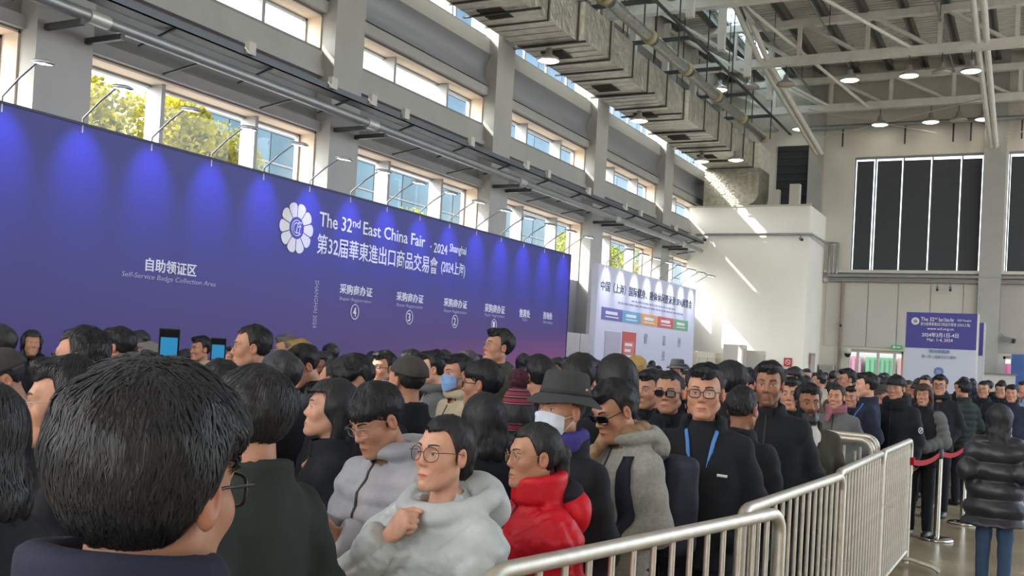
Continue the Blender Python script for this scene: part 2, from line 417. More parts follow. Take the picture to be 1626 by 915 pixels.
# ------------------------------------------------------------------ sign boards along the side wall
def board_mat():
    m = mat('printed_blue_board', rgb(70, 68, 168), 0.55); nt = m.node_tree; b = nt.nodes['Principled BSDF']
    tc = nt.nodes.new('ShaderNodeTexCoord'); sp = nt.nodes.new('ShaderNodeSeparateXYZ'); nt.links.new(tc.outputs['Object'], sp.inputs[0])
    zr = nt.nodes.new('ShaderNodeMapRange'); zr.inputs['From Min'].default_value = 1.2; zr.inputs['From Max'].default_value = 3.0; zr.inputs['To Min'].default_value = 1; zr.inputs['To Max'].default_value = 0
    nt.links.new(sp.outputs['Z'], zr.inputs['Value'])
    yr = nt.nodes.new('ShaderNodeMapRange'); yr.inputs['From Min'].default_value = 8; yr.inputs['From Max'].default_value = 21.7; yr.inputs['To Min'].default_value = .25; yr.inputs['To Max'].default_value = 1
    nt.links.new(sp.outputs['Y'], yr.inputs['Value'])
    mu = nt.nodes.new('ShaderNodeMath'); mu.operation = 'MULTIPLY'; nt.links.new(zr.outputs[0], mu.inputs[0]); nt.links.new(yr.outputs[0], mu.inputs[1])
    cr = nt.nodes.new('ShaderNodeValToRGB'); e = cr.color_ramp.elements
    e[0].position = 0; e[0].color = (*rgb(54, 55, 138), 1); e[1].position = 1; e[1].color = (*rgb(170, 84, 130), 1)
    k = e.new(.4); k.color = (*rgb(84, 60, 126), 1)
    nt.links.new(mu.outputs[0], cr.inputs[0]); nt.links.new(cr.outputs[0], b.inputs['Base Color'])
    return m
BX = -9.95
board = tag(empty('registration_board', (0, 0, 0)), 'long blue registration sign board with white flower emblem and fair title', 'sign board')
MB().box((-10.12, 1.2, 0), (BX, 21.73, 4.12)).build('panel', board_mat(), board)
MB().box((-10.14, 1.2, 4.12), (BX + .01, 21.73, 4.15)).box((-10.14, 21.73, 0), (BX + .01, 21.76, 4.15)).build('edge_trim', mat('board_edge', rgb(50, 52, 80), .6), board)
for s, y0, y1, z0, z1, st in [('The 32', 12.346, 13.175, 3.546, 3.772, 'w'),
('nd', 13.199, 13.398, 3.646, 3.783, 'w'),
('East China Fair', 13.486, 15.371, 3.564, 3.777, 'w'),
('· 2024', 15.559, 16.152, 3.516, 3.696, 'w'),
('Shanghai', 16.235, 16.852, 3.545, 3.749, 'w'),
('第32届華東進出口商品交易會', 12.322, 15.837, 3.117, 3.430, 'w'),
('(2024上海)', 15.971, 16.847, 3.134, 3.420, 'w'),
('自助领证区', 9.000, 9.858, 2.522, 2.692, 'b'),
('Self-Service Badge Collection Area', 8.635, 10.222, 2.406, 2.488, 'i'),
('采购商办证', 12.954, 13.838, 2.545, 2.709, 'b'),
('Buyer Registration', 12.960, 13.823, 2.426, 2.498, 'i'),
('采购商办证', 14.559, 15.421, 2.546, 2.709, 'b'),
('Buyer Registration', 14.575, 15.415, 2.434, 2.504, 'i'),
('采购商办证', 16.131, 16.997, 2.549, 2.715, 'b'),
('Buyer Registration', 16.149, 17.001, 2.428, 2.503, 'i'),
('采购商办证', 17.710, 18.571, 2.539, 2.716, 'b'),
('Buyer Registration', 17.726, 18.558, 2.443, 2.520, 'i'),
('售票处', 19.240, 19.754, 2.525, 2.702, 'b'),
('Ticket', 19.376, 19.644, 2.443, 2.511, 'i'),
('咨询处', 20.411, 20.898, 2.545, 2.711, 'b'),
('Information', 20.430, 20.922, 2.447, 2.519, 'i'),]:
    place_text(s, board, LETP if st == 'i' else LETW, BX + .004, y0, y1, z0, z1, offset=(.0 if st == 'i' else (.016 if st == 'b' else .006)), shear=(.2 if st == 'i' else 0))
for n, y, z in [('4', 13.381, 2.275), ('3', 14.991, 2.278), ('2', 16.566, 2.286), ('1', 18.127, 2.290)]:
    c = MB(); c.tube([(BX + .008, y + .105 * math.cos(t * math.pi / 12), z + .12 * math.sin(t * math.pi / 12)) for t in range(24)], .009, 5, closed=True)
    ci = c.build('number_ring', LETW, board)
    place_text(n, ci, LETW, BX + .004, y - .04, y + .04, z - .075, z + .075, offset=.01)
vy, vz0, vz1 = (12.329, 1.964, 2.703)
me = text_mesh('SHANGHAI 2024', 0, vz1 - vz0, 0, .09, offset=.0); me.materials.clear(); me.materials.append(LETP)
o = ob('lettering', me, board); o['kind'] = 'stuff'; o.matrix_local = Matrix(((0, 0, 1, BX + .004), (0, 1, 0, vy), (-1, 0, 0, vz1), (0, 0, 0, 1)))
def emblem(parent, M, R, petal_m, core_m, line_m):
    """ten-petal flower with a ring and interlaced letters; M places its xy plane"""
    for k in range(10):
        a = math.radians(90 + 18 + 36 * k); pts = []
        n = 14
        for i in range(n + 1):            # petal outline: wedge with a round outer end
            t = -1 + 2 * i / n
            w = math.radians(16.6)
            rr = R * (0.84 + .16 * math.sqrt(max(0, 1 - t * t)))
            pts.append((rr * math.cos(a + w * t), rr * math.sin(a + w * t), .004))
        for t in (1, .5, 0, -.5, -1):
            w = math.radians(15.5); pts.append((.43 * R * math.cos(a + w * t), .43 * R * math.sin(a + w * t), .004))
        mb = MB(); mb.poly(pts[::-1], .006, (0, 0, 1)); p = mb.build('petal', petal_m, parent); p.matrix_local = M
    mb = MB(); mb.lathe([(.0, .008), (.40 * R, .008), (.40 * R, .0)], n=28, sm=False); p = mb.build('emblem_core', core_m, parent); p.matrix_local = M
    mk = MB()
    mk.tube([(.30 * R * math.cos(t), .30 * R * math.sin(t), .012) for t in np.linspace(.6, 5.6, 22)], .024 * R, 4)
    mk.tube([(.20 * R * math.cos(t), .20 * R * math.sin(t), .012) for t in np.linspace(.4, 5.2, 18)], .022 * R, 4)
    for a, b in (((-.02, -.16), (.06, .2)), ((.06, .2), (.3, .24)), ((.02, .04), (.24, .08)), ((-.02, -.16), (.12, -.2)), ((.14, -.22), (.2, .14))):
        mk.tube([(a[0] * R, a[1] * R, .012), (b[0] * R, b[1] * R, .012)], .024 * R, 4)
    p = mk.build('emblem_monogram', line_m, parent); p.matrix_local = M
ly, lz, lr = (11.814, 3.441, 0.377)
emblem(board, Matrix.Translation((BX + .002, ly, lz)) @ M_WALLX.to_4x4(), lr * 1.02, mat('petal_white', rgb(222, 220, 216), .5), mat('emblem_blue', rgb(66, 62, 160), .5), LETW)

board2 = tag(empty('exhibition_board', (0, 0, 0)), 'white exhibition sign board with dark Chinese title and coloured blocks', 'sign board')
WB = mat('printed_white_board', rgb(205, 205, 226), .5)
MB().box((-10.12, 23.47, 0), (BX, 31.62, 4.12)).build('panel', WB, board2)
for s, y0, y1, z0, z1, st in [('中国（上海）国际健身、康体休闲暨泳池 SPA展览会', 23.670, 31.227, 3.454, 3.724, 'd'),]:
    place_text(s, board2, LETD, BX + .004, y0, y1, z0, z1, offset=.006)
lz0, lz1 = (2.728, 3.047)
for y0, y1, c in [(23.802, 25.218, (110,104,168)), (25.234, 26.617, (110,165,205)), (26.675, 28.057, (214,160,110)), (28.092, 29.493, (200,96,100)), (29.556, 30.925, (110,172,130)),]:
    p = MB().box((BX, y0, lz0), (BX + .012, y1, lz1)).build('colour_block', mat('block_%d_%d' % c[:2], rgb(*c), .5), board2)
    mk = MB().box((BX + .012, y0 + .25, lz0 + .15), (BX + .016, y1 - .35, lz0 + .23)); mk.box((BX + .012, y0 + .25, lz0 + .07), (BX + .016, y1 - .25, lz0 + .10)); mk.build('caption_bar', LETW, p)
for j, (a, b) in enumerate(((25.9, 29.6), (24.9, 30.4))):
    yy = a; lb = MB()
    while yy < b:
        w_ = random.uniform(.12, .4); lb.box((BX, yy, 3.31 - j * .11), (BX + .004, min(b, yy + w_), 3.36 - j * .11)); yy += w_ + .06
    lb.build('small_print', mat('grey_print', rgb(140, 142, 165), .6), board2)
MB().box((BX, 24.1, 0), (BX + .02, 25.2, 2.44)).box((BX + .02, 24.16, .02), (BX + .024, 25.14, 2.38)).build('door_panel', mat('lilac_panel', rgb(176, 172, 190), .6), board2)
pp = MB().box((BX, 25.33, .3), (BX + .015, 26.35, 2.48)).build('red_poster', mat('poster_red', rgb(196, 90, 84), .5), board2)
mk = MB().box((BX + .015, 25.45, 1.35), (BX + .02, 26.22, 2.22)); mk.build('poster_panel', mat('poster_pink', rgb(205, 128, 120), .5), pp)
mk = MB()
for j in range(5): mk.box((BX + .02, 25.5, 2.1 - j * .16), (BX + .024, 26.05 - .1 * (j % 2), 2.17 - j * .16))
mk.build('poster_print', LETW, pp)
for k, (y, ch) in enumerate(((27.0, '健'), (28.6, '能'), (30.0, '创'))):
    place_text(ch, board2, mat('grey_print', (0, 0, 0)), BX + .004, y, y + .28, 2.2, 2.5)
    if k == 1: place_text('技', board2, mat('grey_print', (0, 0, 0)), BX + .004, y, y + .28, 1.75, 2.05)

# flexible-arm lamps clipped to the board tops
LAMPMETAL = mat('lamp_metal', rgb(170, 172, 176), .35, metal=.7)
arm_me = MB().tube([(0, 0, -.12), (.0, 0, .05), (.28, 0, .24), (.52, 0, .37)], .012, 6).mesh('arm', LAMPMETAL)
hb = MB(); n = 12
prof = [(0, .035), (.05, .032), (.085, .012), (.09, -.004), (.075, -.014), (0, -.016)]
hb.lathe(prof, (0, 0, 0), 12)
hb.v = [(v[0] * 1.9, v[1] * .8, v[2]) for v in hb.v]
head_me = hb.mesh('lamp_head', LAMPMETAL)
lens_me = MB().box((-.09, -.05, -.02), (.09, .05, -.016)).mesh('lens', mat('lamp_lens', (1, 1, 1), .5, emit=((.95, .97, 1), 4)))
def board_lamp(y, label, cold, group):
    r = tag(empty('arm_lamp', (BX, y, 4.15)), label, 'lamp', group)
    ob('arm', arm_me, r)
    h = ob('lamp_head', head_me, r, (.62, 0, .365), (0, .16, 0))
    ob('lens', lens_me, h)
    ld = bpy.data.lights.new('lamp_light', 'SPOT'); ld.energy = 120; ld.spot_size = math.radians(52); ld.spot_blend = 1.0; ld.color = (.24, .24, 1.0) if cold else (.8, .85, 1); ld.shadow_soft_size = .05
    lo = bpy.data.objects.new('lamp_light', ld); COL.objects.link(lo); lo.parent = r; lo.location = (.6, 0, .33); lo.rotation_euler = (0, math.radians(-38), 0) 
    lo.rotation_euler = Vector((-.60, 0, -.88)).to_track_quat('-Z', 'Y').to_euler()
NUM = ['first', 'second', 'third', 'fourth', 'fifth', 'sixth', 'seventh', 'eighth', 'ninth', 'tenth', 'eleventh', 'twelfth', 'thirteenth', 'fourteenth', 'fifteenth']
for k in range(15):
    board_lamp(6.92 + 1.03 * k, '%s arm lamp from the near end on the blue board top' % NUM[k], True, 'arm lamps on the blue board')
for k in range(8):
    board_lamp(23.97 + 1.02 * k, '%s arm lamp from the near end on the white board top' % NUM[k], False, 'arm lamps on the white board')
# low white hoarding behind the boards
hd = tag(empty('hoarding', (-11.7, 0, 0)), 'low white panel hoarding in the gap between the boards', 'partition')
for k in range(8):
    MB().box((0, 22.4 + k * 1.0, 0), (.06, 23.36 + k * 1.0, 2.4)).build('panel', WHITE, hd)

# ------------------------------------------------------------------ pipes, cable tray
pp_ = tag(empty('water_pipe', (-11.4, 0, 0)), 'long grey pipe on brackets along the side wall', 'pipe')
MB().tube([(0, 2, 5.93), (0, 36.6, 5.93)], .085, 10).build('pipe_run', PIPEM, pp_)
for y in COLY:
    if y < 2: continue
    for d in (.1, .75):
        MB().box((-.6, y + d, 5.74), (.12, y + d + .07, 5.82)).build('bracket', DARKSTEEL, pp_)
    MB().tube([(0, y + .3, 5.93), (0, y + .62, 5.93)], .1, 10).build('coupling', mat('pipe_coupling', rgb(196, 194, 188), .4, metal=.4), pp_)
    for d in (2.4, 4.6):
        MB().bar((0, y + d, 5.9), (-.95, y + d, 5.76), .03).build('strut', DARKSTEEL, pp_)
tr = tag(empty('cable_tray', (-11.25, 0, 0)), 'dark cable tray with white junction boxes above the pipe', 'cable tray')
MB().box((-.30, 2, 6.18), (0, 36.4, 6.20)).box((-.30, 2, 6.18), (-.285, 36.4, 6.30)).box((-.015, 2, 6.18), (0, 36.4, 6.30)).build('tray', TRAYM, tr)
cb = MB()
for i in range(4): cb.tube([(-.24 + i * .05, 2, 6.225), (-.24 + i * .05, 36.4, 6.225)], .022, 5)
cb.build('cables', BLACKM, tr)
y = 4.2
while y < 36:
    MB().bar((-.02, y, 6.18), (-.75, y, 5.98), .035).build('arm', DARKSTEEL, tr)
    y += 2.09
for y in (11.9, 14.0, 15.2, 16.3, 18.9, 21.6, 22.8, 25.4, 28.2, 29.5, 33.0):
    MB().box((-.02, y, 6.22), (.07, y + .16, 6.42)).build('junction_box', WHITE, tr)
fl = tag(empty('floodlight', (0, 0, 0)), 'x')
bpy.data.objects.remove(fl)

# ------------------------------------------------------------------ foil duct and insulated pipe
duct = tag(empty('air_duct', (0, 0, 0)), 'large foil-wrapped rectangular air duct hung along the side wall', 'duct')
ys = [4 + 1.62 * i for i in range(22)]
for i, y in enumerate(ys[:-1]):
    y1 = min(ys[i + 1], 37.9)
    xr = -10.12 if (y < 21 or 24 < y < 29) else -9.95
    ex = .05 * math.sin(i * 1.9)
    mb = MB(); mb.cur = 0
    z0, z1 = 9.3, 10.22 + ex * .5
    a = [(-11.7, y, z0), (xr, y, z0 + ex * .3), (xr, y, z1), (-11.7, y, z1)]; b = [(p[0], y1 - .04, p[2]) for p in a]
    mb.add(a + b, [(0, 1, 2, 3), (4, 7, 6, 5), (0, 4, 5, 1), (2, 6, 7, 3), (3, 7, 4, 0)]); mb.cur = 1; mb.add(a + b, [(1, 5, 6, 2)])
    s = mb.build('section', [FOIL, FOILD], duct)
    fl = MB(); f = .035
    fl.box((-11.7 - f, y1 - .05, z0 - f), (xr + f, y1, z0)).box((-11.7 - f, y1 - .05, z1), (xr + f, y1, z1 + f)).box((xr, y1 - .05, z0), (xr + f, y1, z1)).box((-11.7 - f, y1 - .05, z0), (-11.7, y1, z1))
    fl.build('flange', mat('duct_flange', rgb(92, 90, 84), .5, metal=.5), s)
    sd = MB()
    for q_ in range(3): sd.box((-11.7, y + .4 + q_ * .4, z0 - .006), (xr, y + .43 + q_ * .4, z0))
    sd.build('seam', mat('foil_tape', rgb(150, 146, 134), .4, metal=.7), s)
    if i % 2 == 1 and y > 8:
        vt = MB().box((-11.35, y + .5, z0 - .03), (-10.75, y + 1.15, z0 - .005))
        for q_ in range(5): vt.box((-11.35, y + .55 + q_ * .12, z0 - .045), (-10.75, y + .58 + q_ * .12, z0 - .03))
        vt.build('vent', mat('vent_dark', rgb(78, 74, 66), .6, metal=.3), s)
# elbow dropping on to the corner block: rounded end
el = MB(); n = 10
outl = [(-11.85, 9.3), (-9.72, 9.3), (-9.72, 8.35)] + [(-10.22 + .5 * math.cos(t), 8.35 - .5 * math.sin(t)) for t in np.linspace(.15, 1.57, 8)] + [(-11.85, 7.85)]
el.poly([(x, 38.0, z) for x, z in outl], 1.6, (0, 1, 0)); el.build('elbow', mat('duct_foil_crumpled', rgb(190, 184, 168), .35, metal=.85, noise=(7, .25), bump=(14, 1.0, .05)), duct)
MB().box((-11.85, 37.9, 9.28), (-9.72, 39.6, 10.2)).build('end_section', FOIL, duct)
rodm = MB().tube([(0, 0, 10.2), (0, 0, 13.85)], .018, 5).mesh('hanger_rod', DARKSTEEL)
y = 12.0
while y < 38:
    for x in (-11.75, -9.9):
        ob('hanger_rod', rodm, duct, (x, y, 0))
    MB().box((-11.8, y - .03, 9.22), (-9.85, y + .03, 9.26)).build('hanger_bar', DARKSTEEL, duct)
    y += 2.43
ip = tag(empty('insulated_pipe', (-9.75, 0, 10.55)), 'round silver insulated pipe with collars above the duct', 'pipe')
for k in range(9):
    y = 10 + k * 3.2
    MB().tube([(0, y, 0), (0, y + 2.75, 0)], .17, 12).build('pipe_section', mat('pipe_foil', rgb(176, 176, 172), .3, metal=.9, noise=(8, .2), bump=(20, .8, .02)), ip)
    c = MB().lathe([(.1, 0), (.21, 0), (.21, .22), (.1, .22)], (0, y + 2.72, 0), 14, axis='Y'); c.build('collar', mat('collar_yellow', rgb(176, 168, 130), .6), ip)
ip2 = tag(empty('sprinkler_pipe', (-9.2, 0, 11.1)), 'thin dark sprinkler pipe with drops beside the insulated pipe', 'pipe')
MB().tube([(0, 10, 0), (0, 40.6, 0)], .05, 6).build('pipe_run', DARKSTEEL, ip2)
for k in range(10):
    MB().tube([(0, 13 + k * 2.7, -.9), (0, 13 + k * 2.7, 2.7)], .022, 5).build('drop', DARKSTEEL, ip2)

for k in range(8):
    y = 14.4 + 3.13 * k
    r = tag(empty('hanger_frame', (0, y, 0)), '%s grey steel hanger frame above the duct, counted from the near end' % NUM[k], 'frame', 'steel hanger frames over the duct')
    for x in (-11.95, -9.05): MB().box((x - .11, -.09, 10.62 if x < -11 else 11.4), (x + .11, .09, 13.5)).build('post', STEEL, r)
    MB().box((-11.95, -.05, 10.78), (-9.0, .05, 10.88)).build('crossbar', DARKSTEEL, r)
    MB().bar((-11.9, 0, 13.3), (-9.1, 0, 11.5), .08).build('brace', STEEL, r)
for k, (x, z, rr) in enumerate(((-8.4, 12.7, .045), (-6.6, 12.9, .035), (-3.2, 13.0, .035))):
    r = tag(empty('conduit', (x, 0, z)), ('thin grey conduit along the roof beside the skylight', 'thin grey conduit along the roof between lamp rows, nearer the duct', 'thin grey conduit along the roof by the light column')[k], 'conduit')
    MB().tube([(0, 14, 0), (0, 40.5, 0)], rr, 6).build('conduit_run', PIPEM, r)
    for j in range(6): MB().tube([(0, 16 + j * 4.5, 0), (0, 16 + j * 4.5, 13.86 - z)], .012, 4).build('hanger', DARKSTEEL, r)
# ------------------------------------------------------------------ roof trusses
def truss(Y, zb, zt, label):
    r = tag(empty('roof_truss', (0, Y, 0)), label, 'truss', 'steel roof trusses')
    x0, x1 = -12.0, 10.0
    MB().box((x0, -.14, zb - .14), (x1, .14, zb + .14)).build('bottom_chord', STEEL, r)
    MB().box((x0, -.12, zt - .12), (x1, .12, zt + .12)).build('top_chord', STEEL, r)
    n = 10; w = (x1 - x0) / n
    for i in range(n):
        a = x0 + i * w
        MB().bar((a, 0, zb), (a, 0, zt), .13, .13).build('post', STEEL, r)
        MB().tube([(a + .1, 0, zt), (a + w - .1, 0, zb)], .075, 8).build('diagonal', STEEL, r)
    return r
truss(28.03, 12.15, 13.35, 'steel roof truss nearest the camera, over the middle of the hall')
truss(34.2, 12.12, 13.4, 'steel roof truss carrying the nearer row of bell lamps')
truss(40.2, 11.95, 13.05, 'steel roof truss just before the panelled end wall')
for (x, xl, lab) in ((-1.9, -2.1, 'slanting steel roof strut ending on the light column'), (-8.15, -8.9, 'slanting steel roof strut ending above the white block')):
    r = tag(empty('roof_strut', (0, 0, 0)), lab, 'strut')
    for d in (0, .16):
        MB().tube([(x + d, 40.8, 10.3), (xl + d * 1.6, 34.2, 12.2), (xl + d * 2 - .1, 28, 13.9)], .1, 8).build('rod', STEEL, r)
wr = tag(empty('tie_rods', (0, 0, 0)), 'thin white crossed tie rods below the end truss', 'tie rod')
for a, b in (((-8.0, 40.6, 10.9), (-2.2, 40.0, 11.9)), ((-8.4, 40.0, 11.9), (-3.8, 40.7, 10.9)), ((-1.4, 40.6, 10.6), (3, 40.2, 11.9))):
    MB().tube([a, b], .022, 5).build('rod', WHITE, wr)
bm = tag(empty('eaves_pipe', (0, YB - .35, 11.3)), 'grey horizontal pipe with hangers across the end wall', 'pipe')
MB().tube([(-8.6, 0, 0), (10, 0, 0)], .09, 8).build('pipe_run', PIPEM, bm)
for x in (-7.2, -4.9, -3.2, -2.6, -.9): MB().bar((x, .15, .1), (x, .15, -.75), .06).build('hanger', DARKSTEEL, bm)
br = tag(empty('ceiling_brace', (0, 0, 0)), 'long diagonal roof braces between the trusses above the duct', 'brace')
for a, b in (((-9.3, 28, 13.3), (-6.2, 40.2, 11.9)), ((-11.2, 34.2, 13.3), (-7.6, 40.2, 12.0)), ((-7.6, 28.2, 13.3), (-4.0, 34.2, 12.2))):
    MB().tube([a, b], .06, 8).build('rod', STEEL, br)

# ------------------------------------------------------------------ bell lamps
shade_me = MB().lathe([(.0, .30), (.07, .30), (.085, .17), (.13, .13), (.25, .06), (.285, .0), (.27, -.02), (.262, .0), (.24, .045), (.12, .11), (0, .12)], n=18).mesh('shade', mat('lamp_shade', rgb(190, 190, 184), .3, metal=.6))
lensm = MB().lathe([(.0, -.045), (.12, -.04), (.22, -.02), (.262, .0), (.262, .003), (0, .003)], n=18).mesh('lens', LAMPON)
lensoff = MB().lathe([(.0, -.045), (.12, -.04), (.22, -.02), (.262, .0), (.262, .003), (0, .003)], n=18).mesh('lens', mat('unlit_lens', rgb(180, 176, 160), .2))
def bell_lamp(x, y, z, top, label, group, lit=True, s=1.0):
    r = tag(empty('bell_lamp', (x, y, z)), label, 'lamp', group); s *= 1.12; r.scale = (s, s, s)
    ob('shade', shade_me, r); ob('lens', lensm if lit else lensoff, r)
    MB().tube([(0, 0, .3), (0, 0, (top - z) / s)], .014, 5).build('hanger', DARKSTEEL, r)
for k, (x, lit) in enumerate(((-10.3, 1), (-9.2, 0), (-8.0, 0), (-5.9, 1), (-4.07, 1), (-3.1, 0), (-2.25, 1), (-.4, 1))):
    bell_lamp(x, 34.2, 11.33, 12.0, '%s%s bell lamp from the duct under the nearer lamp row' % ('lit ' if lit else 'unlit ', NUM[k]), 'nearer row of bell lamps', lit)
for k, (x, lit) in enumerate(((-9.9, 0), (-8.75, 1), (-5.75, 1), (-3.95, 1), (-3.0, 0), (-2.15, 1), (-.3, 1))):
    bell_lamp(x, 40.2, 11.2, 11.85, '%s%s bell lamp from the duct in the far lamp row' % ('lit ' if lit else 'unlit ', NUM[k]), 'far row of bell lamps', lit)
for k, (x, y) in enumerate(((-10.95, 22.0), (-11.0, 28.45), (-11.0, 34.8), (-9.75, 34.8))):
    bell_lamp(x, y, 8.95, 9.25, '%s lit bell lamp hanging under the foil duct' % NUM[k], 'bell lamps under the duct', True, .9)

# ------------------------------------------------------------------ block and end-wall equipment
for k, (x, w_, h) in enumerate(((-9.3, .34, .58), (-8.55, .38, .78))):
    r = tag(empty('loudspeaker', (x, 39, 7.8)), '%s white box loudspeaker on a low tripod over the block' % ('smaller' if k == 0 else 'taller'), 'loudspeaker', 'loudspeakers on the block')
    MB().box((-w_ / 2, -.15, .2), (w_ / 2, .15, .2 + h)).build('cabinet', mat('speaker_white', rgb(206, 202, 190), .6), r)
    for a in (90, 210, 330):
        MB().tube([(0, 0, .24), (.2 * math.cos(math.radians(a)), .2 * math.sin(math.radians(a)), .01)], .018, 5).build('leg', WHITE, r)
bp = tag(empty('block_pipe', (0, 0, 0)), 'grey pipe running along the white block and down the end wall', 'pipe')
MB().tube([(-12.0, 37.75, 6.7), (-7.6, 37.75, 6.7), (-7.5, 40.75, 6.65), (-7.5, 40.8, 5.5)], .05, 8).build('pipe_run', PIPEM, bp)
MB().tube([(-7.62, 40.8, 6.75), (-7.2, 40.8, 6.75), (-7.2, 40.8, 5.5)], .05, 8).build('riser', PIPEM, bp)
MB().tube([(-7.35, 40.8, 6.65), (-7.35, 40.8, 5.4)], .04, 8).build('riser', PIPEM, bp)
rp = tag(empty('end_wall_pipe', (0, 0, 0)), 'grey twin pipes along the end wall under the blinds', 'pipe')
MB().tube([(-7.5, 40.78, 5.46), (12, 40.78, 5.46)], .07, 8).build('pipe_run', PIPEM, rp)
MB().tube([(-7.5, 40.82, 5.28), (12, 40.82, 5.28)], .05, 8).build('pipe_run', PIPEM, rp)
MB().tube([(-6.95, 40.85, 5.3), (-6.95, 40.85, .1)], .06, 8).build('down_pipe', mat('red_brown_pipe', rgb(140, 120, 112), .5), rp)
def cctv(loc, d, label, s=1.0):
    r = tag(empty('security_camera', loc), label, 'camera')
    d = Vector(d).normalized(); side = d.cross(Vector((0, 0, 1)))
    MB().bar(-d * .1 * s, d * .12 * s, .09 * s, .09 * s).build('housing', mat('camera_grey', rgb(120, 120, 120), .5), r)
    MB().bar(d * .12 * s, d * .15 * s, .075 * s, .075 * s).build('lens_hood', BLACKM, r)
    MB().bar((0, 0, 0), Vector((0, 0, .16)) - d * .12 * s, .03, .03).build('mount', mat('camera_grey', (0, 0, 0)), r)
cctv((-7.95, 37.6, 6.5), (.6, -1, -.4), 'small security camera under the pipe on the white block')
cctv((-11.6, 37.6, 6.5), (.6, -1, -.4), 'small security camera in the corner by the duct')
cctv((-3.5, 40.6, 5.0), (.1, -1, -.5), 'dark security camera below the end wall rail')
cctv((-3.05, 40.6, 5.0), (.1, -1, -.5), 'second dark security camera below the end wall rail')
cctv((-6.95, 40.72, 3.55), (.3, -1, -.5), 'dark security camera on the down pipe')
cctv((-1.1, 40.6, 3.2), (.9, -.5, -.2), 'white security camera beside the light column', 2)
dc = tag(empty('dome_camera', (-6.6, 40.6, 2.42)), 'white dome camera over the entrance door', 'camera')
MB().lathe([(0, .22), (.12, .22), (.14, .1), (.14, 0), (0, 0)], n=14).build('housing', WHITE, dc)
MB().lathe([(.13, 0), (.1, -.1), (.05, -.14), (0, -.15)], n=14).build('dome', BLACKM, dc)
ex = tag(empty('exit_sign', (-4.85, 40.8, 2.75)), 'small green exit sign over the glazed door', 'sign')
MB().box((-.2, -.04, -.08), (.2, .04, .08)).build('housing', mat('exit_green', rgb(50, 120, 80), .5, emit=(rgb(60, 150, 95), .5)), ex)
MB().box((-.12, -.05, -.04), (-.04, -.04, .04)).box((0, -.05, -.02), (.14, -.04, .02)).build('symbol', LETW, ex)
ns = tag(empty('no_smoking_sign', (-8.27, 37.86, 1.95)), 'red no smoking sign on the white block', 'sign')
MB().box((-.15, 0, -.16), (.15, .03, .16)).build('plate', mat('sign_red', rgb(196, 60, 66), .5), ns)
c = MB().tube([(.085 * math.cos(t * math.pi / 12), -.008, .085 * math.sin(t * math.pi / 12)) for t in range(24)], .014, 5, closed=True); c.tube([(-.06, -.008, .06), (.06, -.008, -.06)], .014, 5); c.build('symbol', LETW, ns)
for k, (x0, x1, y, h) in enumerate(((-10.2, -9.48, 36.0, 2.48), (-9.5, -8.93, 36.6, 2.3))):
    r = tag(empty('cabinet', ((x0 + x1) / 2, y, 0)), ('taller' if k == 0 else 'shorter') + ' plain white cabinet standing before the white block', 'cabinet', 'white cabinets by the block')
    w_ = (x1 - x0) / 2
    MB().box((-w_, 0, 0), (w_, .6, h)).build('body', mat('cabinet_white', rgb(210, 206, 200), .6), r)
    MB().box((-w_ + .03, -.02, .05), (w_ - .03, 0, h - .04)).build('door', mat('cabinet_door', rgb(200, 196, 190), .6), r)
    MB().box((w_ + .0, .06, 1.5), (w_ + .006, .54, h - .12)).build('side_panel', mat('cabinet_side', rgb(190, 176, 165), .6), r)
wl2 = tag(empty('counter_booth', (-11, 35.5, 0)), 'low cream booth counter between the white board and the cabinets', 'counter')
MB().box((-.5, -1.6, 0), (.5, 1.6, 2.15)).build('body', mat('booth_cream', rgb(214, 206, 190), .6), wl2)
for k in range(3): MB().box((.5, -1.5 + k * 1.05, .2), (.53, -.55 + k * 1.05, 1.95)).build('front_panel', mat('booth_panel', rgb(198, 190, 174), .6), wl2)
eb = tag(empty('wall_cabinet', (-6.9, 40.6, 0)), 'grey electrical cabinet low on the end wall by the door', 'cabinet')
MB().box((-.75, 0, 1.2), (-.2, .35, 1.95)).build('body', mat('ecab', rgb(170, 168, 160), .5), eb); MB().box((-.7, -.015, 1.25), (-.25, 0, 1.9)).build('door', mat('ecab_door', rgb(150, 148, 142), .5), eb)

